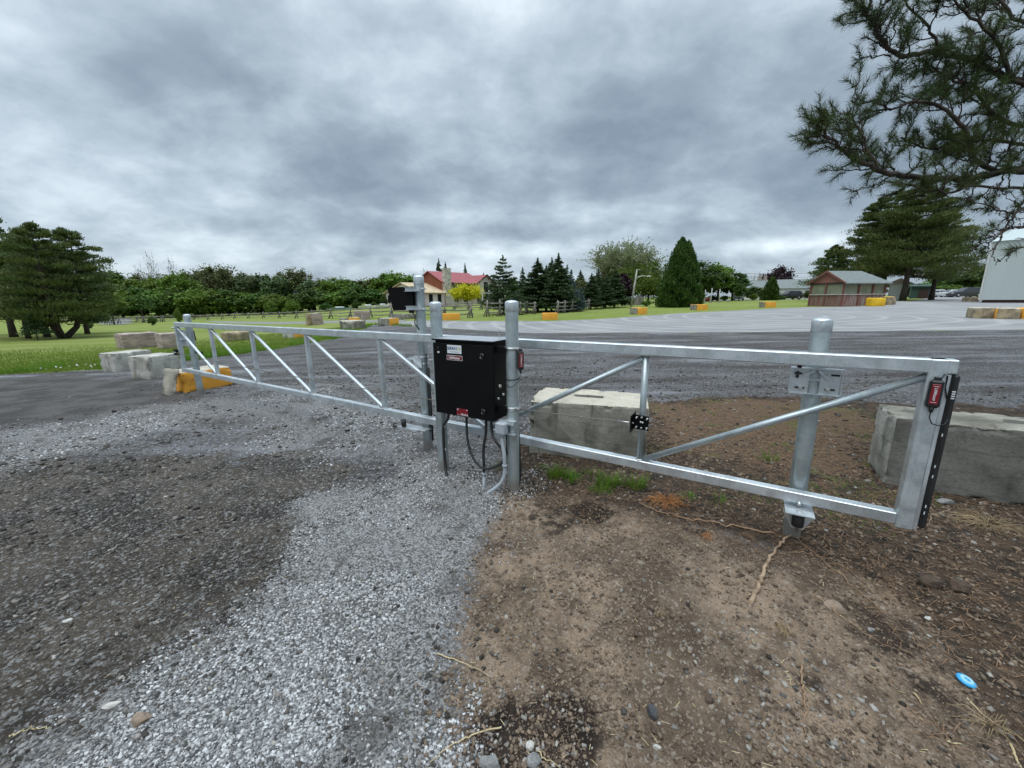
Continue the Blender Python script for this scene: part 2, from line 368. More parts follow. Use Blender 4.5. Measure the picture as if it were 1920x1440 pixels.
M['spruce_blue'] = leafmat('blue_spruce_needles', (.13, .19, .18), (.07, .12, .11), 1., .1)
M['cedar_n'] = leafmat('cedar_fronds', (.038, .080, .014), (.075, .125, .022), .9, .15)
M['grass'] = leafmat('grass_blades', (.16, .23, .03), (.22, .29, .05), .6, .35)
M['weed'] = leafmat('weed_blades', (.13, .25, .025), (.20, .32, .045), 2, .35)
M['flower'] = mat('white_clover_flower', (.75, .76, .70), rough=.8)
M['needles_dry'] = mat('dry_pine_needles', (.26, .155, .085), (.15, .085, .045), 15, rough=.85)
M['tyre'] = mat('tyre_rubber', (.015, .015, .015), rough=.8); M['rim'] = mat('alloy_rim', (.45, .46, .47), rough=.35, metal=.8)
M['glass'] = glassmat('dark_glass'); M['lampred'] = mat('tail_lamp', (.35, .02, .02), rough=.2); M['lampclear'] = mat('head_lamp', (.7, .7, .7), rough=.15)
for nme, c in (('car_white', (.75, .76, .77)), ('car_silver', (.42, .46, .49)), ('car_black', (.012, .013, .016)), ('car_dark', (.05, .05, .06)), ('car_pale', (.62, .64, .66))):
    M[nme] = mat(nme+'_paint', c, tuple(x*.95 for x in c), rough=.22, spec=.6)
# ------------------------------------------------------------------ numpy noise
_perm = np.random.RandomState(3).rand(512, 512).astype(np.float32)
def vnoise(x, y, s, ox=0., oy=0.):
    x = x*s+ox+1000; y = y*s+oy+1000; xi = np.floor(x).astype(int); yi = np.floor(y).astype(int); fx = x-xi; fy = y-yi
    fx = fx*fx*(3-2*fx); fy = fy*fy*(3-2*fy); g = lambda a, b: _perm[a % 512, b % 512]
    return (g(xi, yi)*(1-fx)+g(xi+1, yi)*fx)*(1-fy)+(g(xi, yi+1)*(1-fx)+g(xi+1, yi+1)*fx)*fy
def fbm(x, y, s, o=4, ox=0., oy=0., gain=.5):
    t = 0; a = 1; n = 0
    for i in range(o): t = t+a*vnoise(x, y, s*2**i, ox+i*17.3, oy+i*9.1); n += a; a *= gain
    return t/n
def sdist(X, Y, poly):
    "signed distance to a polygon, positive inside"
    P = np.array(poly, float); d = np.full(X.shape, 1e9); ins = np.zeros(X.shape, bool); n = len(P)
    for i in range(n):
        a = P[i]; b = P[(i+1) % n]; e = b-a; l = max(e@e, 1e-9)
        t = np.clip(((X-a[0])*e[0]+(Y-a[1])*e[1])/l, 0, 1); d = np.minimum(d, np.hypot(X-a[0]-t*e[0], Y-a[1]-t*e[1]))
        c = ((a[1] > Y) != (b[1] > Y)) & (X < (b[0]-a[0])*(Y-a[1])/((b[1]-a[1]) or 1e-9)+a[0]); ins ^= c
    return np.where(ins, d, -d)
def PX(*pts): return [g2(*p) for p in pts]
def HX(*pts): return [tuple(hit(*p)[:2]) for p in pts]
# outlines of the ground covers, as metres in the yard
Z_GRAVEL = PX((60, 1440), (170, 1400), (290, 1325), (400, 1250), (480, 1180), (570, 1060), (600, 1000), (560, 950), (660, 900), (720, 905), (780, 860), (860, 855), (985, 870), (985, 930), (930, 960), (905, 1030), (885, 1090), (870, 1170), (850, 1250), (850, 1350), (850, 1440))+[(-.2, .3), (-1.5, .4)]
Z_GBAND = PX((-300, 850), (60, 800), (270, 768), (420, 742), (560, 725), (700, 735), (810, 770), (830, 830), (780, 850), (560, 850), (380, 800), (160, 845), (-300, 930))
Z_BROWN = PX((955, 935), (1080, 940), (1200, 965), (1330, 990), (1480, 1030), (1640, 1090), (1760, 1170), (1830, 1290), (1900, 1440))+[(1.5, .3), (-.2, .3)]+PX((850, 1440), (850, 1260), (870, 1170), (905, 1030))
Z_MULCH = PX((975, 935), (975, 830), (1090, 860), (1220, 815), (1250, 755), (1420, 745), (1620, 755), (1920, 765), (2500, 800), (3300, 1300))+[(3.2, .3), (1.2, .3)]+PX((1860, 1330), (1760, 1170), (1640, 1090), (1480, 1030), (1330, 990), (1200, 965), (1080, 940))
Z_NEEDLE = PX((1240, 760), (1420, 752), (1600, 765), (1620, 860), (1640, 930), (1500, 900), (1330, 860), (1235, 830))
Z_LDIRT = PX((-600, 900), (0, 868), (300, 850), (560, 862), (700, 880), (640, 930), (600, 1010), (500, 1180), (330, 1310), (120, 1440))+[(-1.6, .3), (-5, .3)]
Z_TRACK = PX((-500, 740), (0, 697), (210, 692), (330, 735), (390, 765), (260, 775), (0, 800), (-500, 860))
edge_near = PX((700, 604), (760, 611), (860, 619), (1000, 627), (1400, 628), (1920, 628))
Z_PAVE = edge_near+[(60, 13)]+[(75, 50)]+HX((1860, 566), (1835, 560), (1822, 553), (1745, 554), (1730, 561), (1665, 568), (1580, 575), (1510, 576), (1400, 581), (1250, 589), (1130, 598), (1030, 602), (880, 602), (760, 602))
Z_LOT = PX((-260, 708), (0, 690), (200, 682), (330, 668), (480, 650), (640, 628), (700, 606))+[tuple(p) for p in edge_near[1:]]+[(60, 13), (60, -60), (-60, -60), (-40, 12)]
Z_ROAD = [tuple(at(px, Z)[:2]) for px, Z in ((1240, 100), (1330, 97), (1640, 92), (1640, 80), (1330, 82), (1240, 84))]
Z_PATH = HX((380, 602), (600, 602), (760, 600), (760, 605), (600, 606), (420, 606))
Z_PATH2 = HX((180, 602), (205, 598), (245, 596), (245, 606), (225, 609), (190, 608))
def zones(X, Y):
    r = np.hypot(X, Y); w = lambda s, k=.1: np.clip(.5+s/(np.maximum(k, r*.03)*2), 0, 1)
    wob = (fbm(X, Y, 1.4, 4)-.5)*.5*np.clip(r/3, .35, 3)
    z = {}
    z['pave'] = w(sdist(X, Y, Z_PAVE)+wob*.15); z['lot'] = w(sdist(X, Y, Z_LOT)+wob*.4)
    z['gravel'] = np.maximum(w(sdist(X, Y, Z_GRAVEL)+wob*1.3+(fbm(X, Y, 6, 3, 2, 2)-.5)*.25, .26), .72*w(sdist(X, Y, Z_GBAND)+wob*1.6, .7))
    z['brown'] = w(sdist(X, Y, Z_BROWN)+wob*.5, .2); z['mulch'] = w(sdist(X, Y, Z_MULCH)+.12+wob*.6, .25)
    z['needle'] = w(sdist(X, Y, Z_NEEDLE)+wob, .7); z['ldirt'] = w(sdist(X, Y, Z_LDIRT)+wob*1.5, .6)
    z['path'] = np.maximum(np.maximum(w(sdist(X, Y, Z_PATH)), w(sdist(X, Y, Z_PATH2))), w(sdist(X, Y, Z_ROAD)))
    z['track'] = w(sdist(X, Y, Z_TRACK)+wob, .6)
    z['lawn'] = np.clip(1-np.maximum(z['lot'], np.maximum(z['pave'], z['path'])), 0, 1)
    return z
def relief(X, Y, z):
    r = np.hypot(X, Y); near = np.clip((9-r)/6, 0, 1)
    h = (fbm(X, Y, .8, 3)-.5)*.05*np.clip((30-r)/20, 0, 1)*np.clip(r/2, .3, 1)
    loose = np.clip(z['brown']+z['mulch'], 0, 1); n1 = fbm(X, Y, 7, 5, 5, 5, .6); n2 = fbm(X, Y, 26, 4, 1, 8, .65)
    h = h+near*loose*((n1-.5)*.045+(n2-.5)*.024)
    h = h+near*(1-loose)*((n1-.5)*.018+(n2-.5)*.012)
    g = z['gravel']; h = h+near*g*.018*fbm(X, Y, 3, 3, 9, 9)
    def bump(cx, cy, rad, a): return a*np.exp(-((X-cx)**2+(Y-cy)**2)/rad**2)
    for (px, py, rad, a) in ((1150, 1080, .45, .05), (1110, 965, .13, -.05), (700, 1275, .16, -.045), (950, 1390, .12, -.05), (1430, 1260, .2, .02), (1760, 1110, .16, .05), (330, 1100, .3, -.02), (1340, 1150, .5, .03), (1180, 985, .12, .03), (1830, 1180, .4, -.05)):
        c = g2(px, py); h = h+bump(c[0], c[1], rad, a)
    return h
def gz(x, y):
    X = np.array([float(x)]); Y = np.array([float(y)]); return float(terrain(X, Y)[0]+relief(X, Y, zones(X, Y))[0])
def build_ground_material():
    m, nt, N, L, B = nodes('ground_cover'); tc = N.new('ShaderNodeTexCoord'); v = tc.outputs['Object']
    A1 = N.new('ShaderNodeAttribute'); A1.attribute_name = 'za'; A2 = N.new('ShaderNodeAttribute'); A2.attribute_name = 'zb'; A3 = N.new('ShaderNodeAttribute'); A3.attribute_name = 'zc'
    def split(a):
        s = N.new('ShaderNodeSeparateColor'); L.new(a.outputs['Color'], s.inputs[0]); return s.outputs
    a, b, c3 = split(A1), split(A2), split(A3)
    T = lambda s, d=5, r=.6, di=0.: tnoise(N, L, v, s, d, r, di)
    def vor(scale, out='Color', feature='F1'):
        o = N.new('ShaderNodeTexVoronoi'); o.feature = feature; o.inputs['Scale'].default_value = scale; L.new(v, o.inputs['Vector']); return o.outputs[out]
    n05, n2, n8, n30, n90 = T(.35, 4), T(2., 6), T(8, 6, .65), T(30, 6, .7), T(95, 4, .7)
    c60, c25, c110 = vor(60), vor(24), vor(115)
    def grey(c):
        s = N.new('ShaderNodeSeparateColor'); L.new(c, s.inputs[0]); return s.outputs[0], s.outputs[1]
    g60, h60 = grey(c60); g25, h25 = grey(c25); g110, h110 = grey(c110)
    def edge(mask, noise, k=.5, lo=.42, hi=.58):
        return srange(N, L, mth(N, L, 'ADD', mask, mth(N, L, 'MULTIPLY', mth(N, L, 'SUBTRACT', noise, .5), k)), lo, hi)
    en = mth(N, L, 'ADD', mth(N, L, 'ADD', mth(N, L, 'MULTIPLY', n8, .4), mth(N, L, 'MULTIPLY', g60, .3)), mth(N, L, 'MULTIPLY', n2, .35))
    # compacted dark gravel lot
    lot = mixc(N, L, srange(N, L, n2, .35, .65), (.165, .160, .158), (.100, .094, .088))
    lot = mixc(N, L, srange(N, L, n05, .40, .60, 0, .7), lot, (.072, .063, .056))
    lot = mixc(N, L, srange(N, L, g60, .05, .95, 0, .65), lot, (.040, .041, .045))
    lot = mixc(N, L, srange(N, L, h60, .72, .98, 0, .85), lot, (.30, .30, .315))
    wv = N.new('ShaderNodeTexNoise'); mp = N.new('ShaderNodeMapping'); mp.inputs['Scale'].default_value = (.25, 1.6, 1); mp.inputs['Rotation'].default_value = (0, 0, .12); L.new(v, mp.inputs[0]); wv.inputs['Scale'].default_value = 1.1; wv.inputs['Detail'].default_value = 5; L.new(mp.outputs[0], wv.inputs['Vector'])
    lot = mixc(N, L, srange(N, L, wv.outputs[0], .50, .66, 0, .75), lot, (.058, .050, .045))
    lot = mixc(N, L, srange(N, L, wv.outputs[0], .30, .46, .7, 0), lot, (.25, .25, .26))
    col = lot
    # rutted smooth track on the left
    tk = mixc(N, L, srange(N, L, n2, .4, .6), (.105, .098, .092), (.062, .056, .052)); tk = mixc(N, L, srange(N, L, g110, .8, 1, 0, .4), tk, (.2, .2, .2))
    col = mixc(N, L, edge(c3[0], n8), col, tk)
    # dirty dark soil with small stone
    ld = mixc(N, L, srange(N, L, n2, .38, .62), (.030, .025, .020), (.090, .072, .054)); ld = mixc(N, L, srange(N, L, n30, .4, .7, 0, .6), ld, (.032, .029, .025))
    ld = mixc(N, L, srange(N, L, h60, .80, .98, 0, .8), ld, (.25, .245, .235)); ld = mixc(N, L, srange(N, L, h110, .7, .95, 0, .6), ld, (.21, .205, .20))
    col = mixc(N, L, edge(b[2], n2, .9), col, ld)
    # fresh pale gravel
    gr = mixc(N, L, srange(N, L, g110, 0, 1), (.075, .072, .070), (.36, .35, .34)); gr = mixc(N, L, srange(N, L, n2, .50, .64, 0, .75), gr, (.075, .066, .058)); gr = mixc(N, L, srange(N, L, n30, .5, .7, 0, .5), gr, (.07, .068, .066))
    col = mixc(N, L, edge(a[2], en, 1.5, .36, .68), col, gr)
    # mulch and needle litter
    ml = mixc(N, L, srange(N, L, n8, .38, .62), (.038, .029, .022), (.095, .062, .040)); ml = mixc(N, L, srange(N, L, g25, .7, 1, 0, .5), ml, (.16, .11, .075)); ml = mixc(N, L, srange(N, L, n30, .45, .7, 0, .6), ml, (.022, .018, .014))
    col = mixc(N, L, edge(b[0], n8, .9), col, ml)
    nd = mixc(N, L, srange(N, L, n30, .35, .65), (.20, .125, .075), (.085, .055, .036)); nd = mixc(N, L, srange(N, L, n8, .5, .7, 0, .7), nd, (.07, .048, .032)); nd = mixc(N, L, srange(N, L, n2, .56, .64, 0, .5), nd, (.10, .13, .03))
    col = mixc(N, L, edge(b[1], n8, 1.1), col, nd)
    # bare brown earth
    br = mixc(N, L, srange(N, L, n2, .36, .64), (.29, .21, .145), (.105, .074, .051)); br = mixc(N, L, srange(N, L, n8, .45, .7, 0, .6), br, (.072, .049, .034))
    br = mixc(N, L, srange(N, L, n30, .5, .75, 0, .55), br, (.045, .031, .022)); br = mixc(N, L, srange(N, L, h110, .82, .97, 0, .6), br, (.34, .28, .22)); br = mixc(N, L, srange(N, L, h60, .9, 1, 0, .6), br, (.36, .32, .27))
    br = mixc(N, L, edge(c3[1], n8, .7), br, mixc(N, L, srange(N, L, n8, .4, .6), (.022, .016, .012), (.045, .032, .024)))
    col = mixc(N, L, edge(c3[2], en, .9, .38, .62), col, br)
    # old pale tarmac
    pv = mixc(N, L, srange(N, L, n05, .3, .7), (.315, .308, .303), (.245, .240, .238))
    wa = N.new('ShaderNodeTexWave'); wa.wave_type = 'RINGS'; wa.rings_direction = 'Z'; mp2 = N.new('ShaderNodeMapping'); mp2.inputs['Location'].default_value = (-17, -27, 0); L.new(v, mp2.inputs[0]); L.new(mp2.outputs[0], wa.inputs['Vector'])
    wa.inputs['Scale'].default_value = .22; wa.inputs['Distortion'].default_value = 9; wa.inputs['Detail'].default_value = 2; wa.inputs['Detail Scale'].default_value = .35
    pv = mixc(N, L, srange(N, L, wa.outputs[1], .75, 1., 0, .45), pv, (.43, .42, .41)); pv = mixc(N, L, srange(N, L, wv.outputs[0], .52, .7, 0, .6), pv, (.175, .172, .172)); pv = mixc(N, L, srange(N, L, n30, .4, .7, 0, .25), pv, (.14, .14, .14))
    col = mixc(N, L, edge(a[0], n2, .25), col, pv)
    # mown grass
    gs = mixc(N, L, srange(N, L, n05, .38, .62), (.175, .225, .038), (.22, .25, .06)); gs = mixc(N, L, srange(N, L, n2, .42, .66, 0, .5), gs, (.12, .19, .028)); gs = mixc(N, L, srange(N, L, n30, .4, .7, 0, .35), gs, (.075, .115, .02))
    mp3 = N.new('ShaderNodeMapping'); mp3.inputs['Scale'].default_value = (.06, .9, 1); mp3.inputs['Rotation'].default_value = (0, 0, .15); L.new(v, mp3.inputs[0])
    gs = mixc(N, L, srange(N, L, tnoise(N, L, mp3.outputs[0], .9, 4), .45, .62, 0, .5), gs, (.28, .28, .10))
    col = mixc(N, L, edge(a[1], n8, .35), col, gs)
    pt = mixc(N, L, n2, (.27, .27, .25), (.20, .20, .18)); col = mixc(N, L, N_path(N, L, n2, A2), col, pt)
    L.new(col, B.inputs['Base Color']); B.inputs['Roughness'].default_value = .93; B.inputs['Specular IOR Level'].default_value = .2
    d60, d25, d110 = vor(60, 'Distance'), vor(24, 'Distance'), vor(115, 'Distance')
    hh = mth(N, L, 'ADD', mth(N, L, 'MULTIPLY', n30, 1.2), mth(N, L, 'MULTIPLY', n90, .5)); hh = mth(N, L, 'SUBTRACT', hh, mth(N, L, 'MULTIPLY', d60, .7)); hh = mth(N, L, 'SUBTRACT', hh, mth(N, L, 'MULTIPLY', d110, .5))
    soft = mth(N, L, 'SUBTRACT', 1., mth(N, L, 'MULTIPLY', a[0], .8))
    bp = N.new('ShaderNodeBump'); bp.inputs['Distance'].default_value = .012; L.new(soft, bp.inputs['Strength']); L.new(hh, bp.inputs['Height']); L.new(bp.outputs[0], B.inputs['Normal'])
    return m
def N_path(N, L, n2, A2):
    return srange(N, L, mth(N, L, 'ADD', A2.outputs['Alpha'], mth(N, L, 'MULTIPLY', mth(N, L, 'SUBTRACT', n2, .5), .3)), .42, .58)
def build_ground():
    rad = [.25, .45, .6]
    while rad[-1] < 5: rad.append(rad[-1]*1.0075)
    while rad[-1] < 60: rad.append(rad[-1]*1.013)
    while rad[-1] < 1500: rad.append(rad[-1]*1.06)
    rad = np.array(rad); az = np.radians(np.concatenate([np.arange(-72, 72, .2), np.arange(72, 288, 3.)]))
    na, nr = len(az), len(rad); Rr, Aa = np.meshgrid(rad, az, indexing='ij'); X = (Rr*np.sin(Aa)).ravel(); Y = (Rr*np.cos(Aa)).ravel()
    X = np.append(X, 0); Y = np.append(Y, 0)
    z = zones(X, Y); Zv = terrain(X, Y)+relief(X, Y, z)
    V = np.stack([X, Y, Zv], 1)
    i, j = np.meshgrid(np.arange(nr-1), np.arange(na), indexing='ij'); j2 = (j+1) % na
    Q = np.stack([i*na+j, (i+1)*na+j, (i+1)*na+j2, i*na+j2], -1).reshape(-1, 4)[:, ::-1]
    c = len(X)-1; jj = np.arange(na); Tt = np.stack([np.full(na, c), jj, (jj+1) % na, (jj+1) % na], 1)
    Q = Q.astype(np.int64)
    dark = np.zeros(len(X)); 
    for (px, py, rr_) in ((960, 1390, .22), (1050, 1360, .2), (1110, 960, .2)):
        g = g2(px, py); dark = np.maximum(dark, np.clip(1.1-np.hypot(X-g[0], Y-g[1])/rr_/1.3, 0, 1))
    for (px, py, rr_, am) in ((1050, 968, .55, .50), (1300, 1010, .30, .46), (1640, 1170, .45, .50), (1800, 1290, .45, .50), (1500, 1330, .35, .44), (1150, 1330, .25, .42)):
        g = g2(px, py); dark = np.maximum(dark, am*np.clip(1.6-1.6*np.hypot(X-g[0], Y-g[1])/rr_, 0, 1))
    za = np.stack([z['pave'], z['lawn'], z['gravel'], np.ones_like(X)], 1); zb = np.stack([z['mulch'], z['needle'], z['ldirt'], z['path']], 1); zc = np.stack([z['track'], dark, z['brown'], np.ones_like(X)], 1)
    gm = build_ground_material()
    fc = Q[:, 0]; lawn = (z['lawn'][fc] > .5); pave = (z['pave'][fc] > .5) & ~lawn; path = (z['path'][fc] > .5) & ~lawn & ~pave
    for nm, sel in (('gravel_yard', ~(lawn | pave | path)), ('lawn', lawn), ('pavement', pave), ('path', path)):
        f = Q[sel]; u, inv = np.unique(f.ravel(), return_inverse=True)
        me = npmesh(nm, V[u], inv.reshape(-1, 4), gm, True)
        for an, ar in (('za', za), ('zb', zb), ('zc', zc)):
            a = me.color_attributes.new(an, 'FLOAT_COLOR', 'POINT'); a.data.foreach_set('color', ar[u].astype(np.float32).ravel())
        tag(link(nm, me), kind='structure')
build_ground()
# ------------------------------------------------------------------ loose stone: pale chips, dark chips, soil crumbs
def stone_mat(name, c1, c2, rough=.85):
    m, nt, N, L, B = nodes(name); A = N.new('ShaderNodeAttribute'); A.attribute_name = 'col'
    s = N.new('ShaderNodeSeparateColor'); L.new(A.outputs['Color'], s.inputs[0]); L.new(mixc(N, L, s.outputs[0], c1, c2), B.inputs['Base Color'])
    B.inputs['Roughness'].default_value = rough; B.inputs['Specular IOR Level'].default_value = .3; return m
_oct = np.array([[1, 0, 0], [-1, 0, 0], [0, 1, 0], [0, -1, 0], [0, 0, 1], [0, 0, -1]], float)
_cub = np.array([[i, j, k] for i in (-.7, .7) for j in (-.7, .7) for k in (-.7, .7)], float)
_cubf = np.array([(0, 1, 3, 2), (4, 6, 7, 5), (0, 4, 5, 1), (2, 3, 7, 6), (0, 2, 6, 4), (1, 5, 7, 3)])
def chips(name, n, sampler, size, mtl, label, flat=.5, power=1., seed=1, cat='gravel', spread=.45):
    r_ = np.random.RandomState(seed); X, Y = sampler(n, r_); n = len(X); z = zones(X, Y); Z = terrain(X, Y)+relief(X, Y, z)
    S = size(np.hypot(X, Y), r_.rand(n)); sc = np.stack([S*(.7+.6*r_.rand(n)), S*(.5+.5*r_.rand(n)), S*(flat+.4*r_.rand(n))*.8], 1)
    base = np.repeat(_cub[None], n, 0)*(1+spread*(r_.rand(n, 8, 3)-.5)*2)
    base = base*sc[:, None, :]
    a = r_.rand(n)*2*np.pi; t = (r_.rand(n)-.5)*.9; ca, sa, ct, st = np.cos(a), np.sin(a), np.cos(t), np.sin(t)
    x, y, q = base[..., 0], base[..., 1], base[..., 2]
    y, q = y*ct[:, None]-q*st[:, None], y*st[:, None]+q*ct[:, None]
    x, y = x*ca[:, None]-y*sa[:, None], x*sa[:, None]+y*ca[:, None]
    V = np.stack([x+X[:, None], y+Y[:, None], q+Z[:, None]+sc[:, 2:3]*.25], -1).reshape(-1, 3)
    Fq = (_cubf[None]+np.arange(n)[:, None, None]*8).reshape(-1, 4)
    col = np.repeat((r_.rand(n)**power)[:, None], 8, 1).reshape(-1, 1)
    me = npmesh(name, V, Fq, mtl, False, col=col)
    return tag(link(name, me), label, cat, kind='stuff')
def samp(weight, r0, r1, a0=-64, a1=64, p=1.0):
    def f(n, r_):
        k = n*4; r = r0*(r1/r0)**(r_.rand(k)**p); a = np.radians(a0+(a1-a0)*r_.rand(k)); X = r*np.sin(a); Y = r*np.cos(a)
        w = weight(X, Y, zones(X, Y)); s = r_.rand(k) < w; return X[s][:n], Y[s][:n]
    return f
STM = stone_mat('pale_gravel_stone', (.065, .063, .062), (.60, .59, .58)); STD = stone_mat('dark_gravel_stone', (.030, .025, .021), (.24, .215, .185)); STS = stone_mat('soil_crumb', (.075, .052, .037), (.25, .185, .13), .95)
STW = stone_mat('mixed_stone', (.07, .06, .052), (.36, .33, .29))
pn = lambda X, Y: fbm(X, Y, 2.2, 3, 3, 1)
chips('pale_gravel', 100000, samp(lambda X, Y, z: np.clip((z['gravel']-.22)*1.5, 0, 1)*np.clip((pn(X, Y)-.43)*9, .03, 1)*(1-.92*np.clip(z['brown']-.35, 0, 1)), 1.0, 8.5, p=1.35), lambda r, u: (.0030+.0078*u**3)*np.clip(r/3.2, .9, 1.7), STM, 'fresh pale grey gravel chips spread in a strip leading to the gate posts', power=1.15, seed=2)
chips('dark_gravel', 26000, samp(lambda X, Y, z: z['lot']*(1-z['gravel']*.85)*(1-z['brown']*.9)*(1-z['mulch']*.7)*(1-.75*z['track'])*np.clip((fbm(X, Y, 1.6, 3, 7, 4)-.3)*4, .2, 1), 1.0, 11, p=1.1), lambda r, u: (.0028+.014*u**6)*np.clip(r/3, .9, 1.9), STD, 'dark compacted gravel and soil stones over the yard', power=1.7, seed=3)
chips('soil_crumbs', 36000, samp(lambda X, Y, z: np.clip(z['brown']+z['mulch'], 0, 1)*(1-z['gravel']*.5)*np.clip((fbm(X, Y, 3, 3, 2, 6)-.33)*5, .1, 1), 1.0, 5.5), lambda r, u: (.0028+.011*u**6)*np.clip(r/2.5, .9, 1.6), STS, 'brown soil crumbs and clods on the bare earth', flat=.7, seed=4, cat='soil')
chips('scattered_stones', 2600, samp(lambda X, Y, z: z['lot']*(1-.85*z['brown']), 1.0, 9), lambda r, u: (.005+.012*u**4)*np.clip(r/3, .9, 1.6), STW, 'scattered pale flat stones lying among dirt and gravel', flat=.35, seed=5, cat='stones')
chips('rubble_stones', 420, samp(lambda X, Y, z: np.clip(z['brown'], 0, 1)*(np.minimum(np.hypot(X-g2(980, 1410)[0], Y-g2(980, 1410)[1])/.28, np.hypot(X-g2(1450, 1290)[0], Y-g2(1450, 1290)[1])/.35) < 1)*.9, 1.0, 2.0, -10, 50), lambda r, u: .004+.009*u**3, STW, 'loose rubble stones turned up in the brown earth', flat=.7, seed=6, cat='stones')
# ------------------------------------------------------------------ lettering (Blender's own font turned into mesh)
def text(name, s, size, mtl, parent, loc, rot, bold=0., sx=1., align='CENTER', depth=.0006):
    c = bpy.data.curves.new(name, 'FONT'); c.body = s; c.size = size; c.extrude = depth; c.offset = bold*size; c.align_x = align; c.align_y = 'CENTER'
    t = bpy.data.objects.new('tmp', c); COL.objects.link(t); dg = bpy.context.evaluated_depsgraph_get(); dg.update()
    me = bpy.data.meshes.new_from_object(t.evaluated_get(dg)); bpy.data.objects.remove(t); bpy.data.curves.remove(c)
    me.name = name; me.materials.clear(); me.materials.append(mtl)
    o = link(name, me, parent, loc, rot); o.scale = (sx, 1, 1); return o
# ------------------------------------------------------------------ the cantilever gate; local x runs along the gate to the right, -y towards the camera
GA = math.atan2(-.512, .859); GO = Vector((1.9, 2.42, 0))
def gw(s, off, z=0.):
    c, n = math.cos(GA), math.sin(GA); return Vector((GO.x+s*c+off*n, GO.y+s*n-off*c, z))
gate = empty('cantilever_gate', GO, GA, 'long galvanised steel cantilever gate of box rails and diagonal braces', 'gate')
GY = -.11
def zb(s): return .330-.0115*(s-.5)
T0, T1, Z1 = -8.86, .565, 1.228
b = MB(); b.box(((T0+T1)/2, GY, Z1), (T1-T0, .072, .076), bev=.006); b.build('top_rail', M['galv'], gate)
def slant(b, s0, z0, s1, z1, w, h, y=GY, bev=.005):
    L_ = math.hypot(s1-s0, z1-z0); a = math.atan2(z1-z0, s1-s0)
    b.box(((s0+s1)/2, y, (z0+z1)/2), (L_, w, h), (0, -a, 0), bev)
b = MB(); slant(b, T0-.03, zb(T0), .455, zb(.455), .066, .070); b.build('bottom_rail', M['galv'], gate)
VS = [-8.86, -7.64, -6.43, -5.13, -3.81, -2.42]
for s in VS:
    b = MB(); w = .062 if s < -8.8 else .046
    b.box((s, GY, (zb(s)+.03+1.19)/2), (w, w, 1.19-zb(s)-.03), bev=.004); b.build('upright', M['galv'], gate)
b = MB(); b.tube([(-1.01, GY, zb(-1.01)+.03), (-1.01, GY, 1.19)], .024, 14); b.build('upright', M['galv_post'], gate)
b = MB(); b.box((.492, GY-.002, (.285+1.262)/2), (.074, .080, .985), bev=.006)
b.box((.492, GY-.043, .78), (.030, .004, .95)); b.build('end_upright', M['galv'], gate)
for s0, s1 in zip(VS[:-1], VS[1:]):
    b = MB(); slant(b, s0+.03, 1.18, s1-.03, zb(s1)+.045, .034, .034, GY-.004); b.build('diagonal_brace', M['galv'], gate)
b = MB(); b.tube([(-2.38, GY, zb(-2.4)+.05), (-1.03, GY, 1.165)], .021, 14); b.build('diagonal_brace', M['galv_post'], gate)
b = MB(); b.tube([(-.975, GY, zb(-1)+.045), (.46, GY, 1.165)], .021, 14); b.build('diagonal_brace', M['galv_post'], gate)
# weld beads / small grinding marks as a part of the rails
b = MB()
for s in VS[1:]+[-1.01]:
    for zz in (1.187, zb(s)+.037): b.lathe([(0, -.004), (.033, -.003), (.028, .006), (0, .006)], (s, GY, zz), 12)
b.build('weld_bead', M['zinc'], gate)
# safety edge and wireless sensor on the right end
b = MB(); b.box((.538, GY-.005, .735), (.020, .052, .90), bev=.003); b.build('edge_channel', M['alu'], gate)
b = MB(); b.box((.566, GY-.010, .745), (.034, .046, .89), bev=.012); b.box((.566, GY-.034, .745), (.008, .004, .86)); se = b.build('safety_edge', M['rubber'], gate)
b = MB()
for i in range(4): b.box((.566, GY-.0375, 1.10-.012*i), (.013, .003, .006))
for zz in (.86, .68, .62, .44, .40): b.box((.560, GY-.0372, zz), (.004, .003, .016))
b.build('edge_marking', M['white'], se)
def sensor(parent, loc, rot, fs=1.):
    b = MB(); b.box((0, 0, 0), (.054, .030, .150), bev=.010); b.box((0, 0, .082), (.030, .014, .022), bev=.005); b.tube([(0, 0, -.072), (0, 0, -.100)], [.012, .007], 10)
    o = b.build('transmitter', M['rubber'], parent, loc, rot)
    b = MB(); b.box((0, -.016, 0), (.034, .006, .108), bev=.002); b.build('red_face', M['red'], o)
    text('lettering', 'LiftMaster', .017, M['white'], o, (0, -.0197, 0), (R(90), R(90), 0), .01)
    b = MB(); b.box((0, -.0192, -.043), (.022, .0012, .002)); b.box((0, -.0192, .043), (.022, .0012, .002)); b.build('lettering_rule', M['white'], o)
    return o
sensor(gate, (.490, GY-.060, 1.085), (0, 0, R(-12)))
b = MB(); b.tube([(.490, GY-.06, .985), (.488, GY-.065, .955), (.500, GY-.07, .925), (.530, GY-.06, .915), (.556, GY-.05, .925), (.566, GY-.04, .95)], .003, 6)
b.tube([(.50, GY-.06, 1.165), (.515, GY-.05, 1.19), (.530, GY-.04, 1.18), (.532, GY-.035, 1.12), (.545, GY-.04, 1.06)], .003, 6); b.build('sensor_wire', M['rubber'], gate)
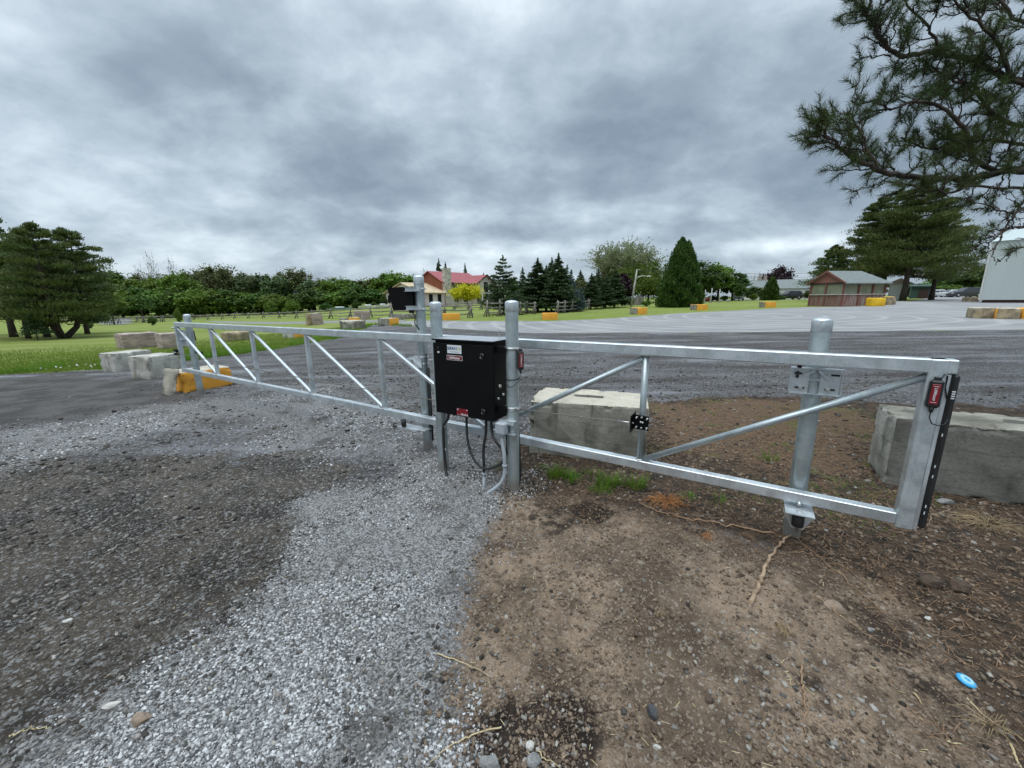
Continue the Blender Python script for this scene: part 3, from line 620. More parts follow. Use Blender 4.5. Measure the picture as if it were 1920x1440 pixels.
# black chain brackets on the gate
b = MB(); PZ = .695
b.box((-1.005, GY-.060, PZ), (.112, .005, .108)); b.box((-1.063, GY-.060, PZ-.003), (.005, .150, .128)); b.prism([(-1.063, PZ+.055), (-1.005, PZ+.055), (-1.063, PZ+.060)], GY-.062, GY-.064)
br = b.build('chain_bracket', M['black'], gate)
b = MB()
for dx, dz in ((-.035, .038), (.04, .036), (-.035, -.036), (.04, -.036), (0, .04), (0, -.04), (-.006, .004), (.008, .002)):
    l = .030 if abs(dx) > .02 else .012; b.tube([(-1.0+dx, GY-.060, PZ+dz), (-1.0+dx, GY-.062-l, PZ+dz)], .0045, 8); b.lathe([(0, 0), (.009, 0), (.009, .007), (0, .007)], (-1.0+dx, GY-.064, PZ+dz), 6)
b.build('bolt', M['zinc'], br)
b = MB(); b.box((-8.89, GY-.075, .748), (.120, .005, .095)); b.box((-8.94, GY-.045, .748), (.005, .070, .10)); br2 = b.build('chain_bracket', M['black'], gate)
b = MB(); b.tube([(-8.94, GY-.085, .755), (-8.85, GY-.085, .748)], .006, 8); b.lathe([(0, 0), (.011, 0), (.011, .01), (0, .01)], (-8.86, GY-.08, .743), 6); b.build('bolt', M['zinc'], br2)
b = MB(); b.box((-8.885, GY+.02, 1.10), (.11, .006, .24), bev=0); b.box((-8.80, GY+.045, 1.17), (.20, .05, .006)); b.build('end_plate', M['galv'], gate)
b = MB(); b.tube([(-8.97, GY-.02, 1.165), (-8.86, GY-.02, 1.165)], .014, 10); b.lathe([(0, 0), (.022, 0), (.022, .02), (0, .02)], (-8.96, GY-.02, 1.155), 8); b.build('end_bolt', M['zinc'], gate)
# the drive chain: slack links from the left bracket to the operator and on to the right bracket
def chain(pts, link_l=.019, rr=.0032):
    V = [Vector(p) for p in pts]; seg = [0]
    for a, c in zip(V[:-1], V[1:]): seg.append(seg[-1]+(c-a).length)
    tot = seg[-1]; n = int(tot/link_l); b = MB(); 
    def pos(t):
        for i in range(len(V)-1):
            if t <= seg[i+1]+1e-9: return V[i].lerp(V[i+1], (t-seg[i])/(seg[i+1]-seg[i]))
        return V[-1]
    for i in range(n):
        p = pos((i+.5)*link_l); q = pos(min(tot, (i+.6)*link_l)); t = (q-p).normalized(); a = math.atan2(t.z, t.x)
        w = .0085 if i % 2 else .0055
        b.box(p, (link_l*.92, .010, w*1.1), (0, -a, 0)); b.box(p+t*link_l*.5, (.006, .014, .006), (0, -a, 0))
    return b
def sag(s0, z0, s1, z1, d, y, n=24): return [(s0+(s1-s0)*t, y, z0+(z1-z0)*t-4*d*t*(1-t)) for t in [i/n for i in range(n+1)]]
M['chain'] = mat('steel_chain', (.44, .40, .34), (.24, .21, .18), 90, rough=.45, metal=.8)
chain(sag(-8.86, .750, -2.70, .625, .030, GY-.085, 40)).build('drive_chain', M['chain'], gate)
chain(sag(-2.12, .668, -1.16, .690, .006, GY-.085)).build('drive_chain', M['chain'], gate)
b = MB(); b.tube([(-1.17, GY-.085, .690), (-1.05, GY-.085, .692)], .0055, 8); b.build('chain_rod', M['zinc'], gate)
# ------------------------------------------------------------------ the round steel posts
def post(s, y, h, name_label, tilt=(0, 0), r=.0508, group='galvanised gate posts with domed caps'):
    p = gw(s, -y); z = gz(p.x, p.y)
    e = empty('gate_post', (p.x, p.y, z), GA, name_label, 'gate post', group); e.rotation_euler = (tilt[0], tilt[1], GA)
    b = MB(); b.lathe([(r, -.15), (r, h-.05-z)], n=28); b.build('pipe', M['galv_post'], e)
    b = MB(); hh = h-.05-z; b.lathe([(r+.002, hh-.035), (r+.003, hh-.033), (r+.003, hh+.030), (r+.001, hh+.036), (r*.75, hh+.044), (r*.4, hh+.048), (0, hh+.050)], n=28); b.build('post_cap', M['galv'], e)
    return e
p4 = post(0, 0, 1.47, 'thick galvanised post at the right end of the gate with slotted roller plate', (0, R(-.3)))
p1 = post(-3.288, -.005, 1.84, 'tallest galvanised post, behind the gate, carrying the black hood')
p2 = post(-2.763, -.368, 1.585, 'galvanised post rising behind the left edge of the black operator box')
p3 = post(-1.985, -.373, 1.59, 'galvanised post on the right of the black operator box, transmitter on its side')
pL = post(-8.68, .0, 1.40, 'galvanised catch post at the far left end of the gate')
# upper guide bracket on the right post
b = MB(); zc = 1.075
for i in (-1, 1): b.box((.075*i-.005, -.062, zc), (.095, .006, .155), bev=0)
b.box((0, -.060, zc+.008), (.060, .006, .012)); b.box((0, -.075, zc+.080), (.262, .055, .006)); b.box((-.125, -.075, zc+.068), (.005, .05, .02))
b.box((0, -.066, zc-.079), (.25, .020, .005)); b.box((.1275, -.066, zc), (.005, .016, .155)); b.box((-.1275, -.066, zc), (.005, .016, .155))
pb = b.build('roller_plate', M['galv'], p4)
b = MB()
for sx, sz in ((-.06, .045), (.06, .045), (-.07, -.045), (.065, -.045)):
    b.lathe([(0, -.0), (.013, 0), (.013, .008), (0, .008)], (0, 0, 0), 6) if False else b.tube([(sx, -.060, zc+sz), (sx, -.074, zc+sz)], .012, 6, smooth=False); b.tube([(sx, -.074, zc+sz), (sx, -.088, zc+sz)], .006, 8)
b.build('bolt', M['zinc'], pb)
b = MB()
for sx, sz, w in ((-.085, .045, .05), (.088, .045, .05), (-.075, -.045, .05), (.075, -.045, .05)): b.box((sx, -.0660, zc+sz), (w, .002, .012))
b.build('slot', M['rubber'], pb)
b = MB(); slant(b, -.062, zc+.030, -.012, zc+.070, .010, .014, -.078, 0); slant(b, .008, zc+.070, .058, zc+.022, .010, .014, -.078, 0); b.build('v_gusset', M['galv'], pb)
b = MB(); b.tube([(-.095, -.085, zc+.02), (-.095, -.085, zc+.060)], .008, 8); b.tube([(-.09, -.085, zc+.080), (-.09, -.085, zc+.112)], .012, 10); b.build('guide_stop', M['rubber'], pb)
# lower roller on its white flared bracket
b = MB(); b.prism([(-.078, .265), (.078, .265), (.085, .225), (.035, .130), (-.025, .130), (-.082, .235)], -.165, -.159); lb = b.build('roller_bracket', M['alu'], p4)
b = MB(); b.box((0, -.155, .262), (.15, .19, .006)); b.build('bracket_shelf', M['galv'], p4)
b = MB(); b.lathe([(0, .165), (.030, .165), (.033, .170), (.033, .235), (.030, .240), (0, .240)], (0, -.195, 0), 16); rl = b.build('guide_roller', M['rubber'], p4)
b = MB(); b.tube([(0, -.195, .125), (0, -.195, .275)], .009, 8); b.lathe([(0, .240), (.022, .240), (.022, .252), (0, .252)], (0, -.195, 0), 6, False); b.lathe([(0, .262), (.018, .262), (.018, .278), (0, .278)], (0, -.195, 0), 6, False); b.lathe([(0, .285), (.014, .287), (.014, .303), (0, .308)], (0, -.15, 0), 8); b.build('bolt', M['zinc'], rl)
# brackets on the tall post behind the operator
def band(parent, z, r=.054, ears=True, mt='galv'):
    b = MB(); b.lathe([(r, z-.011), (r+.003, z-.010), (r+.003, z+.010), (r, z+.011)], n=24)
    if ears:
        for i in (-1, 1): b.tube([(i*(r+.010), -.035, z), (i*(r+.010), .03, z)], .0048, 8); b.tube([(i*(r+.010), -.028, z), (i*(r+.010), -.018, z)], .010, 6, smooth=False); b.box((i*(r+.006), 0, z), (.022, .012, .024))
    return b.build('clamp', M[mt], parent)
for z in (1.01, .94): band(p1, z, ears=False)
b = MB(); b.box((-.10, -.02, .985), (.17, .10, .006)); b.prism([(-.19, 1.00), (-.05, 1.03), (-.05, .93), (-.10, .93)], -.03, -.024); b.box((-.02, -.065, .955), (.11, .008, .10)); b.build('roller_plate', M['alu'], p1)
b = MB(); b.box((-.03, -.15, .275), (.36, .10, .008)); b.box((-.1, -.20, .262), (.30, .02, .02)); b.build('roller_bracket', M['alu'], p1)
b = MB(); b.lathe([(0, .285), (.026, .285), (.026, .36), (0, .36)], (-.14, -.20, 0), 14); b.tube([(-.24, -.2, .262), (-.30, -.2, .262)], .015, 8); b.build('guide_roller', M['rubber'], p1)
b = MB(); b.tube([(.062, -.02, .2), (.064, -.02, 1.05)], .007, 8); b.tube([(.072, .0, .1), (.072, 0, .9)], .011, 8); b.build('cable', M['rubber'], p1)
for z in (1.70, 1.50): band(p1, z)
hood = empty('black_hood', gw(-3.288, .0, 0)+Vector((0, 0, 0)), R(-4), 'black tapered sheet metal hood clamped beside the tallest post', 'hood')
hz = .0
b = MB(); b.prism([(-.300, 1.715), (-.045, 1.725), (-.045, 1.500), (-.255, 1.500)], -.085, -.083); b.prism([(-.300, 1.715), (-.045, 1.725), (-.045, 1.500), (-.255, 1.500)], .085, .087)
b.prism([(-.300, 1.715), (-.302, 1.715), (-.257, 1.500), (-.255, 1.500)], -.085, .087); b.box((-.172, 0, 1.722), (.26, .176, .004), (0, R(-2), 0)); b.box((-.15, 0, 1.499), (.21, .17, .004)); b.build('shell', M['black'], hood)
for z in (1.70, 1.52):
    b = MB(); b.box((-.062, -.105, z+.018), (.115, .042, .003)); b.box((-.062, -.105, z-.018), (.115, .042, .003)); b.box((-.062, -.086, z), (.115, .003, .036)); b.box((-.0, -.075, z), (.06, .04, .036)); b.build('strut_channel', M['alu'], hood)
b = MB(); b.tube([(-.08, -.03, 1.495), (-.08, -.03, 1.47), (-.05, -.04, 1.44), (-.055, -.05, 1.36), (-.01, -.058, 1.30)], .006, 8); b.box((-.085, -.03, 1.483), (.05, .03, .03)); b.build('cable', M['rubber'], hood)
# ------------------------------------------------------------------ operator box
BX0, BX1, BF, BB, BZ0, BZ1 = -2.763+.045, -2.763+.665, .095, -.185, .612, 1.262
op = empty('gate_operator', gw(-2.763, .368, 0), GA, 'big black steel gate operator cabinet clamped between two galvanised posts', 'gate operator')
x0, x1 = .045, .665; cx = (x0+x1)/2; yF, yB = -.100, .185
b = MB(); b.box((cx, (yF+yB)/2+.006, (BZ0+BZ1)/2), (x1-x0-.012, yB-yF-.012, BZ1-BZ0-.01), bev=.004); b.build('cabinet', M['black'], op)
b = MB(); b.box((cx, yF-.004, (BZ0+BZ1)/2-.010), (x1-x0, .016, BZ1-BZ0-.028), bev=.004); door = b.build('door', M['black'], op)
b = MB(); b.box((cx, (yF+yB)/2-.006, BZ1+.004), (x1-x0+.014, yB-yF+.024, .012), bev=.002); M['blacktop'] = mat('brightened_black_lid', (.34, .36, .38), (.28, .30, .32), 3, rough=.3, spec=1.)  # brightness of the black lid's upper face is put into this pale grey
b.build('lid', [M['black']], op)
b = MB(); b.box((cx, (yF+yB)/2-.006, BZ1+.0115), (x1-x0-.0, yB-yF+.006, .002)); b.build('lid_top', M['blacktop'], op)  # thin pale sheet carrying the painted brightness of the lid
for zz in (1.150, .690):
    b = MB(); b.box((x1-.105, yF-.017, zz), (.030, .010, .052), bev=.004); b.box((x1-.085, yF-.022, zz+.012), (.018, .012, .018), bev=.004); b.tube([(x1-.105, yF-.02, zz+.01), (x1-.105, yF-.032, zz+.01)], .009, 10); b.build('latch', M['rubber'], door)
    b = MB(); b.tube([(x1-.107, yF-.031, zz-.008), (x1-.107, yF-.036, zz-.008)], .0045, 8); b.box((x1-.083, yF-.029, zz+.016), (.010, .002, .004)); b.build('latch_key', M['zinc'], door)
b = MB(); b.box((x0+.235, yF-.0130, 1.192), (.150, .0012, .070)); lab = b.build('maker_label', M['white'], door)
text('lettering', 'SERRAY', .036, M['blueink'], lab, (x0+.214, yF-.0140, 1.198), (R(90), 0, 0), .02, .86)
b = MB()
for i in (0, 1): b.prism([(x0+.268+.016*i, 1.187), (x0+.276+.016*i, 1.187), (x0+.284+.016*i, 1.209), (x0+.276+.016*i, 1.209)], yF-.0142, yF-.0136)
b.build('slash_mark', M['olive'], lab)
b = MB(); b.box((x0+.235, yF-.0138, 1.170), (.100, .0006, .0022)); b.build('small_print', M['blueink'], lab)
b = MB(); b.box((x0+.235, yF-.0130, 1.120), (.164, .0012, .042)); lab = b.build('name_plate', M['white'], door)
b = MB(); b.box((x0+.235, yF-.0140, 1.120), (.157, .0010, .035)); b.build('plate_field', M['red'], lab)
text('lettering', 'LiftMaster', .030, M['white'], lab, (x0+.235, yF-.0148, 1.119), (R(90), 0, 0), .018, .98)
b = MB(); b.box((x0+.295, yF-.0130, .655), (.120, .0012, .062)); lab = b.build('warning_label', M['red'], door)
text('lettering', 'HSL24UL', .021, M['white'], lab, (x0+.318, yF-.0140, .634), (R(90), 0, 0), .02)
b = MB(); b.box((x0+.250, yF-.0138, .680), (.018, .0006, .003)); b.box((x0+.247, yF-.0138, .672), (.012, .0006, .006)); b.box((x0+.345, yF-.0138, .678), (.012, .0006, .006)); b.box((x0+.248, yF-.0138, .630), (.014, .0006, .003)); b.build('small_print', M['white'], lab)
b = MB(); b.box((x0+.062, yF-.0132, 1.160), (.023, .0012, .014)); b.build('sticker', M['white'], door)
b = MB(); b.box((x0+.062, yF-.016, 1.195), (.020, .008, .024), bev=.003); b.build('power_switch', M['rubber'], door)
# side fittings: knobs, arms and clamps reaching the right-hand post
b = MB()
for yy, zz, r_ in ((-.02, .90, .015), (-.045, .80, .011), (.03, .82, .012)): b.tube([(x1-.008, yy, zz), (x1+.008, yy, zz)], r_, 12)
b.box((x1, -.03, 1.225), (.012, .022, .010)); b.build('side_fitting', M['zinc'], op)
for zz in (1.205, .720):
    b = MB(); b.box((x1+.035, -.070, zz), (.10, .006, .050)); b.box((x1+.035, -.055, zz+.024), (.10, .034, .004)); b.box((x1+.035, -.055, zz-.024), (.10, .034, .004)); b.build('mounting_arm', M['black'], op)
    band(p3, zz-.0, .053, True, 'zinc'); 
b = MB(); b.tube([(x1-.05, .06, BZ1+.012), (x1-.05, .06, BZ1+.09), (x1-.045, .06, BZ1+.105), (x1-.035, .06, BZ1+.09), (x1-.028, .06, BZ1+.012)], .0022, 6); b.build('padlock_hasp', M['zinc'], op)
def cable(name, pts, r, mtl, parent, n=8):
    P_ = [Vector(p) for p in pts]; out = []
    for i in range(len(P_)-1):
        a, b_, c, d = P_[max(i-1, 0)], P_[i], P_[i+1], P_[min(i+2, len(P_)-1)]
        for k in range(6):
            t = k/6; out.append(.5*((2*b_)+(-a+c)*t+(2*a-5*b_+4*c-d)*t*t+(-a+3*b_-3*c+d)*t**3))
    out.append(P_[-1]); b = MB(); b.tube(out, r, n); return b.build(name, mtl, parent)
zb0 = BZ0
cable('power_cord', [(.13, -.04, zb0+.03), (.125, -.05, .55), (.078, -.058, .48), (.070, -.060, .36), (.072, -.062, .22), (.085, -.07, .10), (.12, -.10, .02), (.16, -.13, -.02)], .013, M['rubber'], op)
cable('power_cord', [(.32, -.02, zb0+.03), (.325, -.04, .52), (.36, -.07, .36), (.44, -.10, .24), (.54, -.11, .185), (.64, -.09, .21), (.71, -.055, .27), (.73, -.02, .40), (.715, -.02, .55)], .011, M['rubber'], op)
cable('power_cord', [(.53, -.03, zb0+.03), (.535, -.05, .48), (.52, -.07, .34), (.528, -.08, .20), (.53, -.085, .12)], .012, M['rubber'], op)
cable('power_cord', [(.575, -.02, zb0+.03), (.60, -.05, .50), (.66, -.08, .43), (.73, -.06, .36), (.76, .03, .25), (.77, .06, .1)], .012, M['rubber'], op)
cable('power_cord', [(.79, .06, .50), (.80, .06, .30), (.80, .055, .05), (.75, .03, -.03)], .013, M['rubber'], op)
b = MB(); b.tube([(.53, -.085, .135), (.53, -.085, .105)], .018, 12); b.tube([(.53, -.085, .11), (.524, -.09, -.08)], .0125, 12); b.build('conduit', M['conduit'], op)
b = MB()
for zz in (.47, .25): b.box((.075, -.058, zz), (.032, .012, .018), bev=.003)
b.build('cable_clip', M['conduit'], op)
# transmitter and junction box on the right post
sensor(p3, (.080, -.008, 1.115), (0, 0, R(52)))
b = MB(); b.box((.062, .0, 1.18), (.04, .02, .02)); b.tube([(.080, -.008, 1.02), (.082, -.02, .985), (.06, -.045, .965), (0, -.054, .955), (-.04, -.05, .962)], .0032, 6); b.tube([(.080, -.008, 1.02), (.075, -.03, .95), (.04, -.05, .91), (0, -.055, .90), (-.04, -.045, .925)], .0026, 6); b.lathe([(.0515, .955), (.054, .956), (.054, .962), (.0515, .963)], n=20); b.build('sensor_wire', M['rubber'], p3)
jb = empty('junction_box', gw(-1.985, .373+.085, .0), GA+R(-2), 'small grey plastic junction box with conduit clamped low on the post', 'junction box')
b = MB(); b.box((-.045, -.018, .575), (.095, .055, .095), bev=.008); b.build('housing', M['greyplastic'], jb)
b = MB(); b.box((-.045, -.047, .575), (.088, .010, .088), bev=.012); b.build('cover', M['greyplastic'], jb)
b = MB(); b.box((-.005, .018, .635), (.135, .050, .004)); b.box((-.005, -.006, .622), (.135, .004, .030)); b.box((-.0, .02, .525), (.12, .046, .004)); b.build('strut', M['alu'], jb)
b = MB()
for i in (-1, 1):
    for j in (-1, 1): b.tube([(-.045+i*.036, -.050, .575+j*.036), (-.045+i*.036, -.055, .575+j*.036)], .005, 8)
b.build('cover_screw', M['zinc'], jb)
b = MB(); b.tube([(-.040, -.018, .53), (-.040, -.018, .500)], .020, 12); b.tube([(-.02, -.02, .265), (-.02, -.02, .245)], .021, 12); b.build('conduit_coupling', M['greyplastic'], jb)
cable('conduit', [(-.040, -.018, .53), (-.040, -.018, .45), (-.024, -.02, .36), (-.020, -.02, .26), (-.022, -.02, .18), (-.045, -.03, .11), (-.10, -.05, .045), (-.19, -.09, -.03)], .0155, M['conduit'], jb, 12)
# catch brackets on the far left post
b = MB(); b.box((-.08, -.045, .895), (.30, .012, .085)); b.box((-.16, -.06, .97), (.15, .10, .010)); b.build('catch_bracket', M['alu'], pL)
b = MB(); b.box((.14, .02, .745), (.30, .010, .05)); b.box((.255, .02, .705), (.075, .012, .115)); b.build('catch_plate', M['black'], pL)
b = MB(); b.tube([(.075, .03, 1.12), (.10, .03, .95)], .009, 8); b.build('latch_rod', M['rubber'], pL)
b = MB(); b.box((-.24, -.06, 1.12), (.12, .09, .02)); b.box((-.19, -.03, 1.02), (.014, .08, .20)); b.build('upper_catch', M['galv'], pL)
# ------------------------------------------------------------------ rough cast blocks
def rough_box(w, d, h, step=.035, rnd_=.02, amp=.010, seed=0, recess=False, taper=0.):
    Vs = []; Fs = []; mi = []; base = 0
    dims = np.array([w, d, h])/2
    for ax in range(3):
        u, v = [(1, 2), (2, 0), (0, 1)][ax]
        nu = max(2, int(2*dims[u]/step)); nv = max(2, int(2*dims[v]/step))
        for sgn in (-1, 1):
            uu, vv = np.meshgrid(np.linspace(-1, 1, nu+1), np.linspace(-1, 1, nv+1), indexing='ij')
            p = np.zeros((nu+1, nv+1, 3)); p[..., u] = uu*dims[u]; p[..., v] = vv*dims[v]; p[..., ax] = sgn*dims[ax]
            Vs.append(p.reshape(-1, 3)); i, j = np.meshgrid(np.arange(nu), np.arange(nv), indexing='ij')
            q = np.stack([i*(nv+1)+j, (i+1)*(nv+1)+j, (i+1)*(nv+1)+j+1, i*(nv+1)+j+1], -1).reshape(-1, 4)+base
            if sgn < 0: q = q[:, ::-1]
            Fs.append(q); mi += [ax*2+(sgn > 0)]*len(q); base += p.reshape(-1, 3).shape[0]
    V = np.concatenate(Vs); Q = np.concatenate(Fs); mi = np.array(mi)
    inner = dims-rnd_; cl = np.clip(V, -inner, inner); dv = V-cl; ln = np.linalg.norm(dv, axis=1, keepdims=True)+1e-9
    nrm = dv/ln; N0 = V.copy(); V = cl+nrm*np.minimum(ln, rnd_)
    edge = ((np.abs(N0) > (dims-.05)).sum(1) >= 2).astype(float)
    o = seed*3.7; n1 = fbm(N0[:, 0]+N0[:, 2]*1.3+o, N0[:, 1]-N0[:, 2]*.7+o, 6, 4)-.5; n2 = fbm(N0[:, 0]-N0[:, 2]+o, N0[:, 1]+N0[:, 2]*1.1, 2, 2)-.5
    chip = np.clip(fbm(N0[:, 0]*1.1+o+N0[:, 1], N0[:, 2]+N0[:, 1]*.5+o, 9, 3)-.52, 0, 1)*edge
    V = V+nrm*(n1*amp*1.6+n2*amp*(.7 if amp < .02 else 2))[:, None]-nrm*(chip*.16)[:, None]
    if taper: V[:, :2] *= (1-taper*(V[:, 2:3]/h+.5))
    if recess:
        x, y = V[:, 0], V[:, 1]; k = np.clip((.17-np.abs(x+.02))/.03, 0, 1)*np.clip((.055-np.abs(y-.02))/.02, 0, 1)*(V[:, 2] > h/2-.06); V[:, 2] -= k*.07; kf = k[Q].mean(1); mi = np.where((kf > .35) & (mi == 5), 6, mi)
    V[:, 2] += h/2
    return V, Q, mi
def block(label, C, W, D, h, th, mats, seed=0, group=None, cat='concrete block', name='concrete_block', recess=False, step=.035, amp=.01, rr=.02, sink=.04, tilt=(0, 0)):
    "C is the near corner; the front runs along th for W, the left side runs back for D. mats: left,right,front,back,bottom,top"
    c, s = math.cos(th), math.sin(th); cx = C[0]+c*W/2-s*D/2; cy = C[1]+s*W/2+c*D/2
    V, Q, mi = rough_box(W, D, h+sink, step, rr, amp, seed, recess)
    if isinstance(mats, str): mats = [mats]
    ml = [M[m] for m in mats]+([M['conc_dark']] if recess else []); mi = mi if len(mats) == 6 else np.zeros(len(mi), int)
    o = link(name, npmesh(name, V, Q, ml, True if False else False, mi), None, (cx, cy, C[2]-sink), (tilt[0], tilt[1], th))
    tag(o, label, cat, group); return o
def blk(label, l, c, r, yb, yt, th, mats, seed=0, step=.06, D=None, W=None, **k):
    C = hit(c, yb); u = lambda px: (lambda d: d[0]/d[1])(ray(px, yb)); az = math.atan2(C.x, C.y); th = R(th)-az; co, si = math.cos(th), math.sin(th)
    if W is None: ur = u(r); W = (ur*C.y-C.x)/(co-ur*si)
    if D is None:
        ul = u(l); q = si+ul*co; D = (C.x-ul*C.y)/q if abs(q) > 1e-3 else .6
    W = min(max(W, .2), 4); D = min(max(D, .25), 2.5); d = ray(c, yt); t = math.hypot(C.x, C.y)/math.hypot(d[0], d[1]); h = H+d[2]*t-C.z
    return block(label, C, W, D, h, th, mats, seed, step=step, **k)
CG = 'concrete and stone blocks edging the yard'
A_ = block('stained concrete block with a sandy top, right behind the gate panel', (.173+.0, 3.923, -.01), 1.17, .66, .585, R(-16.5), ['conc', 'conc_pale', 'conc', 'conc', 'conc', 'conc_top'], 3, CG, recess=True, step=.018, amp=.007, rr=.014)
b = MB(); b.tube([(-.03, .015, .545), (-.03, .015, .60), (-.02, .015, .625), (-.008, .015, .60), (-.008, .015, .545)], .006, 8); b.build('lifting_loop', M['rubber'], A_)
B_ = block('large dark weathered concrete block standing beyond the right end of the gate', (3.225, 3.172, -.01), 1.8, .52, .60, R(-29.5), ['conc_lichen', 'conc_dark', 'conc_dark', 'conc', 'conc', 'conc'], 8, CG, recess=True, step=.02, amp=.006, rr=.014)
G6 = lambda a, f=None, t=None: [a, a, f or a, a, a, t or a]
blk('pale grey concrete block, leftmost of the row beside the gate end', 203, 218, 292, 698, 663, 28, ['conc_pale'], 1, .03, D=.55, amp=.006, rr=.016, group=CG)
blk('pale grey concrete block touching the orange painted block', 254, 283, 345, 712, 669, 32, ['conc_pale'], 2, .03, D=.6, amp=.006, rr=.016, group=CG)
blk('orange painted concrete block with flaking paint behind the gate end post', 317, 345, 441, 737, 699, 20, ['yellow3', 'yellow3', 'yellow3', 'conc_pale', 'conc_pale', 'conc_top'], 5, .03, D=.6, amp=.012, rr=.025, group=CG)
s0 = hit(327, 740); sl = link('leaning_slab', npmesh('leaning_slab', *(lambda q: (q[0], q[1]))(rough_box(.20, .09, .49, .03, .010, .004, 4)), M['conc_top']), None, (s0.x-.10, s0.y-.02, s0.z-.02), (R(-10), R(13), R(30)))
tag(sl, 'narrow pale stone slab leaning on the orange painted block', 'stone slab')
blk('low pinkish stone block with rough split layers, left of its grey twin', 228, 232, 303, 655, 627, 12, ['conc_pink'], 6, .08, D=1., amp=.03, group=CG)
blk('low pinkish grey stone block seen through the left end of the gate', 300, 306, 352, 655, 626, 12, ['conc_pink'], 9, .08, D=1., amp=.03, group=CG)
blk('long brown rock with a yellow paint blotch at the grass edge', 414, 424, 480, 641, 624, 14, ['rubble', 'yellow3', 'rubble', 'rubble', 'rubble', 'rubble'], 10, .08, D=.9, amp=.05, rr=.08, group=CG)
blk('low pale block with an orange end, seen through the gate at the grass edge', 531, 552, 574, 634, 617, 35, ['conc_pale', 'yellow', 'yellow', 'conc', 'conc', 'conc_top'], 11, .08, D=1., amp=.02, group=CG)
blk('upright brown stone slab leaning beside a grey one near the rail fence', 575, 577, 589, 611, 589, 20, ['rubble'], 12, .1, D=.5, amp=.03, group=CG, tilt=(0, R(6)))
blk('upright grey stone slab beside the brown one near the rail fence', 588, 590, 608, 610, 587, 20, ['conc_pink'], 13, .1, D=.5, amp=.03, group=CG, tilt=(0, R(-6)))
blk('long rough grey rock in front of a small orange block', 640, 643, 687, 620, 602, 10, ['conc_dark', 'conc', 'conc', 'conc', 'conc', 'conc_top'], 14, .08, D=.8, amp=.04, rr=.05, group=CG)
blk('small orange block behind the long rough grey rock', 655, 657, 675, 608, 595, 10, ['yellow', 'yellow', 'yellow', 'conc', 'conc', 'conc_top'], 15, .1, D=.6, group=CG)
blk('dark grey block left of the small orange block', 637, 640, 657, 609, 597, 10, ['conc'], 16, .1, D=.6, amp=.03, group=CG)
blk('beige stone slab in front of the rail fence, left of a taller grey slab', 664, 666, 679, 599, 583, 12, ['conc_pink'], 17, .1, D=.6, amp=.03, group=CG)
blk('tall grey stone slab in front of the rail fence, right of a beige slab', 679, 680, 695, 600, 583, 12, ['conc_pink'], 18, .1, D=.6, amp=.03, group=CG)
blk('concrete block with grey side and orange end below the black hood', 709, 730, 749, 611, 597, 40, ['conc', 'yellow', 'yellow', 'conc', 'conc', 'conc_top'], 19, .1, group=CG)
blk('long pale grey block beyond the black hood, beside the rail fence', 731, 733, 786, 601, 589, 6, ['conc'], 20, .12, D=.7, group=CG)
Y6 = ['conc', 'yellow', 'yellow', 'conc', 'conc', 'yellow']
blk('long yellow painted block directly behind the operator posts', 829, 830, 863, 601, 588, 4, Y6, 21, .12, D=.7, group=CG)
blk('yellow painted block on the pavement edge below the spruces', 1015, 1016, 1046, 600, 587, 3, Y6, 22, .12, D=.7, group=CG)
blk('half grey, half yellow block below the street lamp', 1180, 1195, 1213, 590, 577, 38, Y6, 23, .12, group=CG)
blk('half grey, half yellow block right of the big cedar', 1293, 1306, 1327, 582, 571, 32, Y6, 24, .15, group=CG)
blk('half grey, half yellow block in front of the parked grey van', 1422, 1434, 1455, 577, 566, 32, Y6, 25, .15, group=CG)
blk('half grey, half yellow block in front of the red pavilion gable', 1518, 1527, 1549, 574, 563, 24, Y6, 26, .15, group=CG)
for px_, Z_, w_, h_, m_, th_, sd_, l_ in ((1636, 37.6, 1.25, .78, ['yellow2'], 18, 27, 'big bright yellow block at the right corner of the red pavilion'), (1664, 38.4, .75, .80, ['rubble', 'rubble', 'rubble', 'rubble', 'rubble', 'yellow2'], 12, 28, 'tan block with yellow top next to the big bright yellow block')):
    block(l_, at(px_, Z_), w_, .8, h_, R(th_-20), m_, sd_, CG, step=.12, amp=.03, rr=.08)
blk('tan block with worn yellow paint, left end of the row below the grey building', 1812, 1822, 1864, 597, 577, 12, ['rubble', 'rubble', 'rubble', 'rubble', 'rubble', 'conc_top'], 29, .08, D=1.3, amp=.035, rr=.06, group=CG)
blk('tan block with worn yellow paint, middle of the row below the grey building', 1863, 1866, 1912, 598, 578, 12, ['yellow3', 'rubble', 'rubble', 'rubble', 'rubble', 'conc_top'], 30, .08, D=1.3, amp=.035, rr=.06, group=CG)
blk('orange worn block cut by the right picture edge below the grey building', 1911, 1914, 1985, 598, 578, 12, ['yellow3'], 31, .08, D=1.3, amp=.035, rr=.06, group=CG)
blk('small tan block row beside the left corner of the grey building', 1800, 1806, 1836, 566, 557, 10, ['rubble'], 32, .15, D=1., amp=.03, rr=.06, group=CG)
